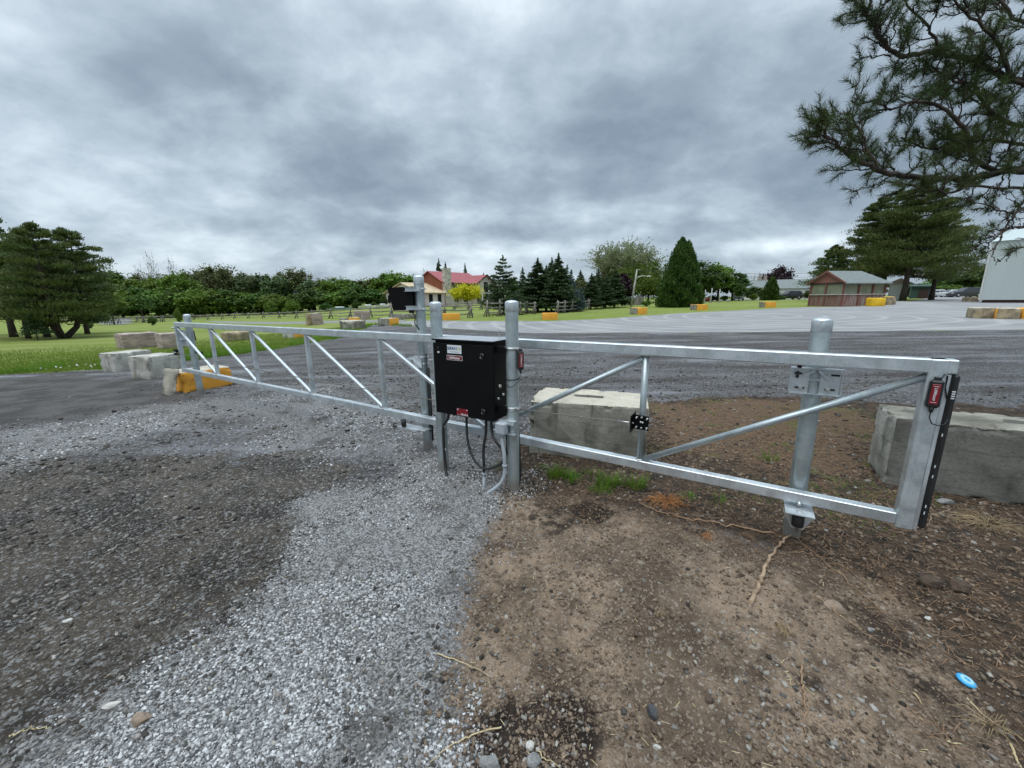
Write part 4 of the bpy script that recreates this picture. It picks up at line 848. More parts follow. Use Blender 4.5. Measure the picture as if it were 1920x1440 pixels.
# ------------------------------------------------------------------ foliage
def faces(Pn, size, r_, up=.0, elong=1., axis=None, w=None):
    "one leaf-sized quad per point"
    n = len(Pn); a = r_.normal(size=(n, 3)) if axis is None else axis+r_.normal(size=(n, 3))*.35
    a /= np.linalg.norm(a, axis=1, keepdims=True)+1e-9
    c = np.cross(a, r_.normal(size=(n, 3))+np.array([0, 0, up])); c /= np.linalg.norm(c, axis=1, keepdims=True)+1e-9
    s = (size*(.6+.8*r_.rand(n)))[:, None]; a = a*s*elong; c = c*s*(w if w else 1.)
    V = np.stack([Pn-a-c*.15, Pn-a*.1-c, Pn+a, Pn+a*.1+c], 1).reshape(-1, 3)
    return V, (np.arange(n)[:, None]*4+np.arange(4)[None])
def crown_mesh(name, parts, mtl):
    V = np.concatenate([p[0] for p in parts]); o = 0; Fq = []
    for p in parts: Fq.append(p[1]+o); o += len(p[0])
    return npmesh(name, V, np.concatenate(Fq), mtl)
def tree_obj(parts_crown, mbt, bark, leafm, name, loc, rz=0., scale=(1, 1, 1), label='', group=None, cat='tree'):
    e = empty(name, loc, rz, label, cat, group); e.scale = scale
    link('crown', crown_mesh('crown', parts_crown, leafm), e)
    if mbt is not None: mbt.build('trunk', bark, e)
    return e
def decid(h, w, seed, n=5000, leaf=.16, base=.18, k=40, loose=1., trunkr=None, lean=0, limbs=9, flat=1., stems=1):
    r_ = np.random.RandomState(seed); ra = random.Random(seed); cz = h*(base+1)/2; hz = h*(1-base)/2
    P_ = []; parts = []; cl = []
    for i in range(k):
        d = r_.normal(size=3); d /= np.linalg.norm(d); q = r_.rand()**.45*(.70+.16*r_.rand()); 
        zz = d[2]*q; wx = w/2*(1-.25*max(zz, 0))*(1-.15*max(-zz, 0)); c = np.array([d[0]*q*wx, d[1]*q*wx, cz+zz*hz]); cl.append(c)
    cl = np.array(cl); rad = w*.105*(.7+.8*r_.rand(k))*loose
    idx = r_.randint(0, k, n); d = r_.normal(size=(n, 3)); d /= np.linalg.norm(d, axis=1, keepdims=True); q = np.abs(r_.normal(size=(n, 1)))*.62
    Pn = cl[idx]+d*q*rad[idx][:, None]*np.array([1.25, 1.25, 1.0*flat]); Pn[:, 2] = np.maximum(Pn[:, 2], h*base*.7)
    parts.append(faces(Pn, leaf, r_, .4))
    b = MB(); tr = trunkr or h*.022
    for st in range(stems):
        a = ra.uniform(0, 6.28); dx, dy = (math.cos(a)*.12*h*(stems > 1), math.sin(a)*.12*h*(stems > 1))
        top = Vector((dx+lean, dy, h*.62)); b.tube([(0, 0, -.1), Vector((dx*.3+lean*.2, dy*.3, h*.14)), Vector((dx*.7+lean*.6, dy*.7, h*.36)), top, Vector((dx, dy, h*.85))], [tr*1.25, tr, tr*.75, tr*.5, tr*.12], 8)
        for i in range(limbs):
            t = .16+.5*i/limbs; s = Vector((dx*t+lean*t, dy*t, h*(base*.6+t*.75))); c = Vector(cl[ra.randrange(k)].tolist()); m_ = s.lerp(c, .5)+Vector((0, 0, -h*.02))
            b.tube([s, m_, c], [tr*.4, tr*.25, tr*.06], 5)
    return parts, b
def pine(h, w, seed, limbs=42, n=26000, leaf=.11, base=.15, stems=1, flat=.24, prof=None, padr=.15):
    r_ = np.random.RandomState(seed); ra = random.Random(seed); b = MB(); PP = []; AX = []; tr = h*.022; per = n//(limbs*stems)
    prof = prof or (lambda t: (1-t)**.6*min(1, .55+t*1.6))
    for st in range(stems):
        a0 = 6.28*st/max(stems, 1)+ra.uniform(0, 1); off = Vector((math.cos(a0), math.sin(a0), 0))*w*(.16 if stems > 1 else 0); hh = h*(1-.10*(st % 2))
        ax = [Vector((0, 0, -.1)), off*.55+Vector((0, 0, hh*.10)), off*.95+Vector((0, 0, hh*.35)), off*1.05+Vector((0, 0, hh*.7)), off+Vector((0, 0, hh*.97))]
        b.tube(ax, [tr*1.3, tr, tr*.7, tr*.4, tr*.08], 8)
        for i in range(limbs):
            t = base+(.985-base)*((i+.5)/limbs)**.9; a = i*2.4+ra.uniform(-.4, .4)+a0; L_ = w/2*prof(t)*ra.uniform(.55, 1.14)*(1 if stems == 1 else .75)
            s = off*min(1, t*2)+Vector((0, 0, hh*t)); dr = Vector((math.cos(a), math.sin(a), ra.uniform(-.02, .25))); p1_ = s+dr*L_*.5+Vector((0, 0, -.02*L_)); p2_ = s+dr*L_+Vector((0, 0, .06*L_))
            b.tube([s, p1_, p2_], [tr*.28, tr*.16, tr*.04], 5)
            m_ = per; tt = .28+.78*r_.rand(m_)**.75; ln = L_*tt; side = r_.normal(size=m_)*(.05+.18*tt)*L_*1.1; droop_ = np.abs(side)*.10
            base_p = np.array(s)[None]+np.array(dr)[None]*ln[:, None]
            # needles sit in small tufts along the limb
            tf = np.floor(tt*9+r_.rand(m_)*.3)/9; jit = r_.normal(size=(m_, 3))*np.array([padr, padr, padr*flat*2.9])*max(.6, L_*.40)
            pe = np.array([-math.sin(a), math.cos(a), 0]); lump = np.sin(tf*50+i)[:, None]*pe[None]*.12*L_
            PP.append(base_p+side[:, None]*pe[None]+jit+lump+np.array([0, 0, .05*L_])-np.outer(droop_, [0, 0, 1])); AX.append(np.repeat(np.array([[dr.x*.7, dr.y*.7, .75]]), m_, 0))
    Pn = np.concatenate(PP); A = np.concatenate(AX)
    return [faces(Pn, leaf, r_, .3, 1.25, A, .35)], b
def spruce(h, w, seed, n=9000, leaf=.10, base=.12, droop=.22, tiers=17, sharp=1.):
    r_ = np.random.RandomState(seed); ra = random.Random(seed); b = MB(); tr = h*.017; b.tube([(0, 0, -.1), (0, 0, h*.5), (0, 0, h)], [tr*1.2, tr*.7, tr*.1], 8)
    PP = []; AX = []; tot = 0; br = []
    for i in range(tiers):
        t = base+(1-base)*(i/tiers)**.95; m = 9 if t < .7 else 6
        for k in range(m): br.append((t+ra.uniform(-.012, .012), ra.uniform(0, 6.28), w/2*(1-t)**sharp/(1-base)**sharp*ra.uniform(.68, 1.12)+.05))
    wts = np.array([x[2]**1.3 for x in br]); wts /= wts.sum()
    for (t, a, L_), wt in zip(br, wts):
        m_ = max(6, int(n*wt)); tt = .12+.9*r_.rand(m_)**.7; side = r_.normal(size=m_)*.13*L_*(.4+tt*.8); z = h*t-droop*L_*tt+.10*L_*tt**3*2-np.abs(r_.normal(size=m_))*.05*L_
        d = np.array([math.cos(a), math.sin(a)]); pe = np.array([-d[1], d[0]]); xy = d[None]*(L_*tt)[:, None]+pe[None]*side[:, None]
        PP.append(np.column_stack([xy, z+r_.normal(size=m_)*.02])); AX.append(np.repeat([[d[0]*.8, d[1]*.8, -.15]], m_, 0))
        if L_ > .3: b.tube([(0, 0, h*t), (d[0]*L_*.9, d[1]*L_*.9, h*t-droop*L_*.75)], [tr*.22, tr*.04], 4)
    PP.append(np.column_stack([r_.normal(size=(60, 2))*.03, h*(.93+.09*r_.rand(60))])); AX.append(np.repeat([[0, 0, 1.]], 60, 0))
    return [faces(np.concatenate(PP), leaf, r_, .2, 1.3, np.concatenate(AX), .4)], b
def cedar(h, w, seed, n=26000, leaf=.12, base=.02, tops=2):
    r_ = np.random.RandomState(seed); PP = []
    for k in range(tops):
        ox, hh, ww = [(0, 1, 1), (.15*w, .95, .8), (-.25*w, .82, .6)][k]; m = n//tops; t = r_.rand(m)**1.35; a = r_.rand(m)*6.283; rad = ww*w/2*np.clip((1-t)**.62, 0, 1)*np.clip(.80+t*1.6, 0, 1)
        lob = 1+.20*np.sin(a*5+t*21+k)+.14*np.sin(a*11-t*33)+.10*np.sin(a*3+t*60)+.16*(fbm(a*2, t*9, 2.2, 3)-.5); q = .55+.45*r_.rand(m)**.5
        PP.append(np.column_stack([np.cos(a)*rad*lob*q+ox, np.sin(a)*rad*lob*q, h*hh*(base+t*(1-base))+r_.normal(size=m)*.12]))
    Pn = np.concatenate(PP); A = np.column_stack([Pn[:, 0]*.25, Pn[:, 1]*.25, np.ones(len(Pn))]); A[:, 2] = 1
    b = MB(); b.tube([(0, 0, -.1), (0, 0, h*.6)], [h*.02, h*.008], 8); return [faces(Pn, leaf, r_, .0, 1.2, A, .5)], b
def barren(h, w, seed, n=2500, leaf=.1, twigs=260, stems=6):
    "open crown of fine bare twigs with a few leaves"
    r_ = np.random.RandomState(seed); ra = random.Random(seed); b = MB(); PP = []; tr = h*.02
    b.tube([(0, 0, -.1), (0, 0, h*.25), (0, 0, h*.5)], [tr, tr*.8, tr*.4], 7)
    for i in range(stems*2):
        a = i*2.4; e = ra.uniform(.35, 1.); L_ = h*.75; s = Vector((0, 0, h*ra.uniform(.12, .35))); end = Vector((math.cos(a)*w/2*e, math.sin(a)*w/2*e, h*ra.uniform(.72, 1.)*(1-.25*e*e)+.05*h)); mid = s.lerp(end, .5)+Vector((0, 0, -.03*h)); b.tube([s, mid, end], [tr*.4, tr*.22, tr*.04], 5)
        for k in range(twigs//(stems*2)):
            t = ra.uniform(.35, 1); p = s.lerp(mid, t*2) if t < .5 else mid.lerp(end, t*2-1); q = p+Vector((ra.gauss(0, .09)*w, ra.gauss(0, .09)*w, abs(ra.gauss(0, .09))*h)); b.tube([p, q], [tr*.07, tr*.03], 3, caps=False)
            for j in range(max(1, n//twigs)): PP.append(p.lerp(q, ra.uniform(.3, 1.05))+Vector((ra.gauss(0, .1), ra.gauss(0, .1), ra.gauss(0, .1))))
    return [faces(np.array([tuple(p) for p in PP]), leaf, r_, .2)], b
def span(px0, px1, Z): return abs(px1-px0)*Z/F
def height(px, ytop, P_):
    d = ray(px, ytop); t = math.hypot(P_.x, P_.y)/math.hypot(d[0], d[1]); return H+d[2]*t-P_.z
# ---- the wood line: prototypes of a few kinds, then copies each with its own size
KINDS = {}
def kind(k, fn, leafm, bark='bark'):
    parts, b = fn; KINDS[k] = (crown_mesh('crown', parts, M[leafm]), b.build('trunk', M[bark], mesh_only=True))
kind('maple_tree', decid(10, 8.5, 21, 11000, .17, .10, 80, .75), 'leaf_a')
kind('oak_tree', decid(10, 7.5, 22, 10000, .165, .14, 70, .7), 'leaf_d')
kind('poplar_tree', decid(10, 5.2, 23, 8000, .13, .10, 70, .75, limbs=14, flat=2.0), 'leaf_c')
kind('elm_tree', decid(10, 6.2, 24, 6500, .12, .12, 60, .62, limbs=18, flat=2.4), 'leaf_b')
kind('bare_tree', barren(10, 7, 25, 1100, .09, 360, 7), 'leaf_b')
kind('shrub', decid(10, 12, 26, 9000, .27, .0, 70, .72, limbs=3), 'leaf_a')
kind('dark_shrub', decid(10, 11, 27, 9000, .26, .0, 64, .72, limbs=3), 'leaf_d')
kind('spruce_tree', spruce(10, 5.6, 31, 22000, .19, .13, .20, 24, .85), 'spruce_n', 'bark')
kind('slim_spruce_tree', spruce(10, 4.2, 32, 15000, .18, .12, .25, 22, .85), 'spruce_n', 'bark')
def put(k, px, Z, ytop, wpx, label, group=None, cat='tree', name=None, sink=.0):
    P_ = at(px, Z); h = max(.3, height(px, ytop, P_)); ref = {'maple_tree': 8.5, 'oak_tree': 7.5, 'poplar_tree': 5.2, 'elm_tree': 6.2, 'bare_tree': 7, 'shrub': 12, 'dark_shrub': 11, 'spruce_tree': 5.6, 'slim_spruce_tree': 4.2}[k]
    e = empty(name or k.replace('dark_', '').replace('slim_', ''), (P_.x, P_.y, P_.z-sink), rnd.uniform(0, 6.28), label, cat, group); w = span(0, wpx, Z); e.scale = (w/ref, w/ref, h/10)
    link('crown', KINDS[k][0], e); link('trunk', KINDS[k][1], e); return e
WG = 'trees of the wood line beyond the rail fence'
LB = {'maple_tree': 'bright green leafy tree in the wood line left of the red-roofed house', 'oak_tree': 'dark green leafy tree in the wood line left of the red-roofed house', 'poplar_tree': 'tall grey-green tree in the wood line left of the red-roofed house', 'elm_tree': 'tall brownish sparse tree in the wood line left of the red-roofed house'}
for px, Z, yt, w, k in [(205, 120, 500, 70, 'oak_tree'), (240, 118, 516, 60, 'maple_tree'), (270, 130, 508, 56, 'elm_tree'), (300, 118, 513, 62, 'maple_tree'), (335, 112, 504, 58, 'maple_tree'), (365, 128, 500, 46, 'elm_tree'), (392, 130, 494, 44, 'elm_tree'), (415, 126, 489, 52, 'elm_tree'), (436, 132, 494, 46, 'elm_tree'),
                         (458, 128, 504, 44, 'poplar_tree'), (480, 122, 500, 46, 'poplar_tree'), (503, 130, 505, 44, 'poplar_tree'), (525, 124, 503, 44, 'poplar_tree'), (546, 126, 498, 50, 'elm_tree'), (564, 128, 497, 44, 'elm_tree'), (588, 122, 515, 46, 'poplar_tree'), (612, 122, 517, 50, 'elm_tree'),
                         (635, 118, 516, 56, 'maple_tree'), (662, 120, 521, 54, 'oak_tree'), (690, 124, 519, 58, 'elm_tree'), (716, 124, 513, 60, 'maple_tree'), (748, 122, 505, 66, 'maple_tree'), (785, 128, 516, 60, 'oak_tree'), (180, 115, 512, 60, 'oak_tree'), (150, 118, 505, 70, 'maple_tree'), (105, 120, 500, 80, 'oak_tree'), (50, 120, 505, 80, 'maple_tree'), (0, 118, 500, 80, 'oak_tree'), (-60, 118, 500, 90, 'maple_tree')]:
    put(k, px, Z+rnd.uniform(-2, 2), yt, w*1.5, LB[k], WG)
WG2 = 'lower bushy trees in front of the wood line'
for px, Z, yt, w, k in [(225, 100, 545, 60, 'shrub'), (262, 104, 540, 56, 'dark_shrub'), (298, 104, 543, 56, 'shrub'), (332, 103, 545, 50, 'dark_shrub'), (360, 104, 540, 56, 'shrub'), (395, 104, 542, 52, 'shrub'), (425, 106, 545, 50, 'dark_shrub'), (455, 107, 548, 46, 'shrub'), (486, 107, 550, 46, 'dark_shrub'), (520, 106, 552, 46, 'shrub'), (550, 104, 555, 40, 'shrub'),
                         (578, 106, 545, 46, 'dark_shrub'), (606, 106, 548, 42, 'dark_shrub'), (640, 106, 545, 46, 'shrub'), (668, 106, 538, 40, 'dark_shrub'), (696, 108, 545, 50, 'dark_shrub'), (722, 112, 548, 40, 'dark_shrub'), (190, 98, 548, 50, 'dark_shrub'), (150, 100, 545, 60, 'dark_shrub'), (100, 100, 545, 60, 'dark_shrub'), (50, 100, 545, 60, 'shrub'), (0, 98, 545, 60, 'dark_shrub')]:
    put(k, px, Z, yt-4, w*1.75, {'shrub': 'bright green bushy tree at the foot of the wood line', 'dark_shrub': 'dark green bushy tree at the foot of the wood line'}[k], WG2, 'bush', 'bush')
for px, Z, yt, w, l in [(290, 122, 478, 34, 'bare pale twiggy tree rising highest above the wood line on the left'), (325, 124, 487, 34, 'bare twiggy tree top right of the palest bare tree'), (795, 130, 505, 26, 'bare twiggy tree just left of the red-roofed house')]: put('bare_tree', px, Z, yt, w, l)
put('shrub', 329, 60, 574, 15, 'small round light green bush behind the rail fence, left of the gate post', cat='bush', name='bush')
put('dark_shrub', 278, 54, 593, 18, 'small round dark reddish bush in front of the rail fence', cat='bush', name='bush')
put('dark_shrub', 155, 46, 604, 18, 'low dark bush at the foot of the big left pine', cat='bush', name='bush')
for px, Z, yt, w, l in [(505, 100, 562, 28, 'bright green round bush right of the white vans'), (548, 98, 560, 30, 'bright green bush midway along the rail fence'), (530, 84, 576, 12, 'small pale bush beside the parked white vans'), (668, 98, 560, 16, 'round grey-green bush left of the unfinished house wing'), (720, 101, 552, 17, 'dark round bush touching the unfinished house wing'), (700, 97, 565, 20, 'low green bush left of the unfinished house wing'), (610, 98, 566, 26, 'low dark green bush behind the parked boat')]:
    put('shrub' if 'bright' in l or 'pale' in l else 'dark_shrub', px, Z, yt, w, l, cat='bush', name='bush')
P_ = at(205, 62); tree_obj(*decid(height(205, 552, P_), 6, 61, 5000, .13, .35, 26, flat=.6), M['bark'], M['leaf_a'], 'fruit_tree', P_, label='small spreading light green tree with forked trunk beside the path', cat='tree')
P_ = at(262, 74); tree_obj(*decid(height(262, 548, P_), 7, 62, 5000, .14, .30, 26, flat=.6), M['bark'], M['leaf_d'], 'fruit_tree', P_, label='small spreading dark green tree right of the path', cat='tree')
# ---- spruces and others in the middle
for px, Z, yt, w, l in [(1008, 41, 487, 62, 'dark spruce with layered boughs, first right of the gap'), (1024, 44, 500, 50, 'dark spruce second from left in the clump'), (1034, 43, 486, 44, 'slim dark spruce in the middle of the clump'), (1046, 40, 478, 54, 'tallest pointed spruce of the middle clump')]:
    put('spruce_tree', px, Z, yt, w*1.35, l, 'spruces in the clump behind the rail fence')
P_ = at(944, 37); tree_obj(*spruce(height(944, 481, P_), 4.3, 63, 15000, .085, .14, .10, 15, .75), M['bark'], M['spruce_n'], 'spruce_tree', P_, label='open spruce with wide layered boughs just left of the right operator post', cat='tree')
P_ = at(1062, 42); tree_obj(*spruce(height(1062, 499, P_), 3.4, 64, 14000, .09, .10), M['bark'], M['spruce_blue'], 'blue_spruce_tree', P_, label='silvery blue spruce on the right side of the clump', cat='tree')
P_ = at(1070, 44); tree_obj(*spruce(height(1070, 508, P_), 3.0, 65, 12000, .09, .10), M['bark'], M['spruce_blue'], 'blue_spruce_tree', P_, label='smaller silvery blue spruce at the right edge of the clump', cat='tree')
P_ = at(1090, 40); tree_obj(*spruce(height(1090, 540, P_), 1.0, 66, 3500, .06, .18), M['bark'], M['spruce_blue'], 'blue_spruce_tree', P_, label='little young blue spruce standing alone by the rail fence', cat='tree')
for px, Z, yt, w, l in [(1108, 46, 514, 34, 'dark green spruce right of the little blue one'), (1120, 55, 505, 24, 'dark pointed spruce behind the row'), (1136, 48, 518, 34, 'dark spruce in the middle of the right row'), (1152, 50, 506, 42, 'broad dark spruce near the purple tree'), (980, 95, 503, 24, 'distant dark spruce left of the clump'), (1087, 95, 508, 30, 'distant dark spruce behind the little blue one')]:
    put('slim_spruce_tree' if w < 30 else 'spruce_tree', px, Z, yt, w*1.35, l, 'spruces in the row right of the clump' if Z < 60 else None)
for px, Z, yt, w, l in [(826, 128, 487, 34, 'dark conifer rising behind the chimney of the house'), (838, 130, 493, 26, 'second dark conifer behind the chimney of the house'), (874, 124, 495, 22, 'small pointed conifer behind the red roof'), (908, 110, 513, 30, 'dark conifer right of the red roof gable'), (925, 112, 519, 30, 'dark low conifer beyond the open spruce')]:
    put('spruce_tree', px, Z, yt, w, l)
for px, Z, yt, w, k, l in [(960, 108, 522, 60, 'oak_tree', 'dark leafy tree behind the open spruce'), (1085, 90, 520, 60, 'elm_tree', 'brownish green tree behind the blue spruces'), (1010, 100, 524, 60, 'oak_tree', 'dark leafy tree behind the spruce clump'), (1130, 80, 525, 60, 'oak_tree', 'dark leafy tree behind the right spruce row'), (1215, 86, 520, 60, 'oak_tree', 'dark leafy tree just left of the big cedar')]: put(k, px, Z, yt, w, l)
P_ = at(876, 84); tree_obj(*decid(height(875, 535, P_), 8.6, 67, 9000, .14, .24, 34, .95), M['bark'], M['leaf_yellow'], 'golden_tree', P_, label='bright yellow leafed tree in front of the stone house', cat='tree')
P_ = at(962, 70); tree_obj(*decid(height(962, 558, P_), 2.6, 68, 1500, .10, .1, 12, .9), M['bark'], M['leaf_yellow'], 'golden_shrub', P_, label='small yellow shrub showing behind the open spruce', cat='bush')
P_ = at(1167, 56); tree_obj(*decid(height(1167, 507, P_), 3.6, 69, 6000, .11, .1, 30, .9), M['bark'], M['leaf_purple'], 'purple_tree', P_, label='dark purple tree left of the street lamp', cat='tree')
P_ = at(1165, 80); tree_obj(*barren(height(1165, 458, P_)*1.0, 14.5, 70, 42000, .10, 2600, 14), M['wood_grey'], M['leaf_pale'], 'poplar_tree', P_, label='tall rounded tree with sparse silvery leaves above the spruces', cat='tree')
P_ = at(1205, 74); tree_obj(*decid(height(1202, 486, P_), 13., 71, 26000, .12, .03, 70, .95, limbs=18), M['wood_grey'], M['leaf_lime'], 'willow_tree', P_, label='broad light green willow behind the street lamp', cat='tree')
P_ = at(1140, 82); tree_obj(*decid(height(1140, 500, P_), 9, 72, 12000, .12, .03, 46, 1., limbs=12), M['wood_grey'], M['leaf_lime'], 'willow_tree', P_, label='light green tree on the left flank of the silvery tree', cat='tree')
P_ = at(1271, 47); tree_obj(*cedar(height(1268, 449, P_), 4.7, 73, 46000, .11), M['bark'], M['cedar_n'], 'cedar_tree', P_, label='big dense cone-shaped cedar on the lawn', cat='tree')
for px, Z, yt, w, k, l in [(1318, 76, 484, 83, 'oak_tree', 'green leafy tree directly right of the big cedar'), (1345, 80, 489, 78, 'maple_tree', 'bright green tree second right of the big cedar'), (1372, 80, 507, 62, 'oak_tree', 'lower green tree at the right end of the leafy group'), (1300, 82, 500, 67, 'oak_tree', 'leafy tree half hidden behind the big cedar'), (1385, 76, 528, 30, 'oak_tree', 'small dark tree behind the grey van')]: put(k, px, Z, yt, w, l)
P_ = at(1443, 78); tree_obj(*cedar(height(1443, 519, P_), 3.2, 74, 6000, .16, tops=1), M['bark'], M['cedar_n'], 'cedar_tree', P_, label='small bright green cedar in front of the distant bungalow', cat='tree')
P_ = at(1454, 110); tree_obj(*decid(height(1452, 496, P_), 9, 75, 9000, .19, .15, 34), M['bark'], M['leaf_purple'], 'purple_tree', P_, label='dark purple tree behind the bungalow roof', cat='tree')
put('bare_tree', 1412, 125, 512, 26, 'pale distant tree left of the purple one'); put('bare_tree', 1405, 122, 516, 20, 'faint pale tree at the left of the bungalow')
for px, Z, yt, w, k, l in [(1410, 84, 536, 46, 'dark_shrub', 'clipped dark green hedge in front of the bungalow'), (1412, 80, 549, 20, 'shrub', 'pale flowering shrub right of the grey van'), (1358, 80, 553, 22, 'shrub', 'low pale green shrub left of the grey van'), (1463, 80, 553, 20, 'dark_shrub', 'low dark shrub left of the black car'), (1336, 80, 553, 26, 'dark_shrub', 'low dark shrub behind the white posts'), (1513, 88, 546, 24, 'dark_shrub', 'dark hedge bush behind the black car'), (1183, 55, 557, 14, 'dark_shrub', 'dark low bush left of the grey fence'), (1172, 56, 559, 14, 'shrub', 'low light bush beside the purple tree'), (1212, 52, 562, 22, 'shrub', 'low flat green shrub in front of the grey fence'), (1075, 60, 553, 26, 'shrub', 'bright green bush behind the little blue spruce'), (950, 62, 562, 34, 'shrub', 'green bush below the open spruce')]: put(k, px, Z, yt, w, l, cat='bush', name='bush')
# ---- big pines
P_ = at(102, 29); e = tree_obj(*pine(height(110, 426, P_), 9.2, 81, 44, 76000, .075, .11, 3, .24, padr=.16), M['bark_pine'], M['pine_far'], 'pine_tree', P_, .6, label='big multi-stemmed dark pine on the left lawn', cat='tree')
for px, Z, yt, w, l, sd_ in [(72, 32, 432, 5.5, 'tall pine behind the big multi-stemmed one', 82), (8, 33, 402, 7.5, 'tall pine cut by the left picture edge', 83), (150, 36, 470, 6, 'pine with a dark crown at the right flank of the big left pine', 84), (-40, 36, 395, 8, 'pine beyond the left picture edge', 85), (35, 30, 470, 6.5, 'lower bushy pine between the left edge and the big pine', 88)]:
    P_ = at(px, Z); tree_obj(*pine(height(px, yt, P_), w, sd_, 46, 26000, .09, .2, 1, .24, padr=.15), M['bark_pine'], M['pine_far'], 'pine_tree', P_, label=l, cat='tree', group='pines on the left lawn')
P_ = at(52, 27); tree_obj(*spruce(1.9, 1.5, 86, 1500, .07, .3), M['bark'], M['spruce_n'], 'young_spruce_tree', P_, label='small sparse young spruce under the big left pine', cat='tree')
for px, Z, yt, w, l, sd_, n in [(1692, 56, 352, 17, 'biggest pine, behind the red pavilion', 91, 80000), (1620, 60, 376, 12.5, 'tall pine left of the biggest one, behind the pavilion roof', 92, 40000), (1552, 62, 462, 9, 'flat layered pine leaning left behind the pavilion', 93, 22000), (1745, 58, 392, 12.5, 'pine right of the biggest one', 94, 30000), (1650, 64, 358, 13, 'tall pine between the two biggest behind the pavilion', 95, 30000)]:
    P_ = at(px, Z); tree_obj(*pine(height(px, yt, P_), w, sd_, 60, n, .12, .20, 1, .34, prof=lambda t: (1-t)**.62*min(1, .35+t*2.2), padr=.12), M['bark_pine'], M['pine_far'], 'pine_tree', P_, label=l, cat='tree', group='big pines behind the pavilion')
for px, Z, yt, w, k, l in [(1754, 105, 501, 56, 'maple_tree', 'green leafy tree above the parked cars'), (1792, 98, 518, 70, 'oak_tree', 'dark leafy tree left part of the group by the grey building'), (1822, 95, 497, 78, 'oak_tree', 'tallest leafy tree beside the grey building'), (1770, 94, 533, 64, 'maple_tree', 'low bright leafy tree behind the parked cars'), (1846, 90, 500, 61, 'oak_tree', 'leafy tree partly behind the grey building'), (1730, 100, 528, 47, 'maple_tree', 'low leafy tree behind the green shed'), (1825, 82, 536, 26, 'shrub', 'bright green shrub at the grey building corner'), (1700, 100, 530, 50, 'oak_tree', 'dark leafy tree behind the pine trunks'), (1640, 100, 525, 60, 'oak_tree', 'dark leafy tree behind the pavilion roof'), (1580, 104, 520, 60, 'oak_tree', 'dark leafy tree left behind the pavilion'), (1510, 104, 526, 40, 'oak_tree', 'dark leafy tree at the bungalow end')]: put(k, px, Z, yt, w, l)
# ------------------------------------------------------------------ buildings
def siding(name, c1, c2, period=.2, axis='Z', bump=.4, vary=6, line=.55):
    m, nt, N, L, B = nodes(name); tc = N.new('ShaderNodeTexCoord'); v = tc.outputs['Object']
    w = N.new('ShaderNodeTexWave'); w.wave_type = 'BANDS'; w.bands_direction = axis; w.wave_profile = 'SAW'; w.inputs['Scale'].default_value = 1/period*.3183/1*.5*3.14159/1.0/1.57; L.new(v, w.inputs['Vector'])
    mp = N.new('ShaderNodeMapping'); mp.inputs['Scale'].default_value = (1, 1, .15) if axis != 'Z' else (.15, .15, 1); L.new(v, mp.inputs[0])
    n1 = tnoise(N, L, mp.outputs[0], vary, 6, .65); c = mixc(N, L, srange(N, L, n1, .35, .65), c1, c2); c = mixc(N, L, srange(N, L, w.outputs[1], .0, .14, line, 0), c, tuple(x*.3 for x in c1))
    L.new(c, B.inputs['Base Color']); B.inputs['Roughness'].default_value = .8
    b = N.new('ShaderNodeBump'); b.inputs['Strength'].default_value = bump; b.inputs['Distance'].default_value = .02; L.new(w.outputs[1], b.inputs['Height']); L.new(b.outputs[0], B.inputs['Normal']); return m
def stonewall(name, cs, scale=3.):
    m, nt, N, L, B = nodes(name); tc = N.new('ShaderNodeTexCoord'); v = tc.outputs['Object']
    o = N.new('ShaderNodeTexVoronoi'); o.inputs['Scale'].default_value = scale; L.new(v, o.inputs['Vector']); s = N.new('ShaderNodeSeparateColor'); L.new(o.outputs['Color'], s.inputs[0])
    c = mixc(N, L, s.outputs[0], cs[0], cs[1]); c = mixc(N, L, srange(N, L, s.outputs[1], .7, .9, 0, .8), c, cs[2])
    L.new(c, B.inputs['Base Color']); B.inputs['Roughness'].default_value = .9; return m
def shingle(name, c1, c2, sc=1.):
    return mat(name, c1, c2, 5*sc, rough=.85, bump=.5, bscale=20)
M['brownsiding'] = siding('brown_siding', (.26, .082, .036), (.18, .055, .028), .22); M['redroof'] = mat('red_metal_roof', (.34, .072, .078), (.27, .06, .066), .8, rough=.55); M['stonewall'] = stonewall('grey_tan_stonework', ((.58, .53, .46), (.40, .37, .33), (.25, .23, .2)), 1.7)
M['ply'] = mat('bare_plywood_roof', (.56, .43, .27), (.46, .36, .23), 1.2, rough=.8); M['wrap'] = mat('white_house_wrap', (.82, .75, .67), (.72, .63, .55), 1.4, rough=.7)
M['redboards'] = siding('faded_red_boards', (.23, .095, .075), (.30, .22, .185), .16, 'X', .3, 3.); M['redgable'] = siding('faded_red_gable_boards', (.27, .10, .078), (.23, .12, .095), .16, 'X', .3, 3.)
M['greyboards'] = siding('weathered_grey_red_boards', (.34, .28, .25), (.24, .10, .08), .16, 'X', .3, 4.); M['shingle'] = shingle('grey_shingles', (.20, .225, .215), (.15, .17, .16)); M['screen'] = mat('pale_green_mesh_screen', (.235, .245, .17), (.165, .18, .125), 1.2, rough=.85)
M['trimdark'] = mat('dark_trim', (.045, .02, .018), rough=.7); M['trimred'] = mat('red_brown_post', (.22, .08, .06), (.15, .07, .055), 4, rough=.8); M['trimwhite'] = mat('white_trim', (.62, .62, .6), rough=.6); M['soil'] = mat('bare_soil_bank', (.13, .09, .065), (.09, .065, .05), 3, rough=1.)
M['corr'] = siding('pale_grey_green_cladding', (.47, .52, .51), (.44, .49, .48), .3, 'X', .03, .6, .10); M['shed'] = mat('dark_green_shed', (.035, .075, .065), (.028, .06, .05), 2, rough=.7); M['winglass'] = glassmat('window_glass', (.012, .014, .018), .12)
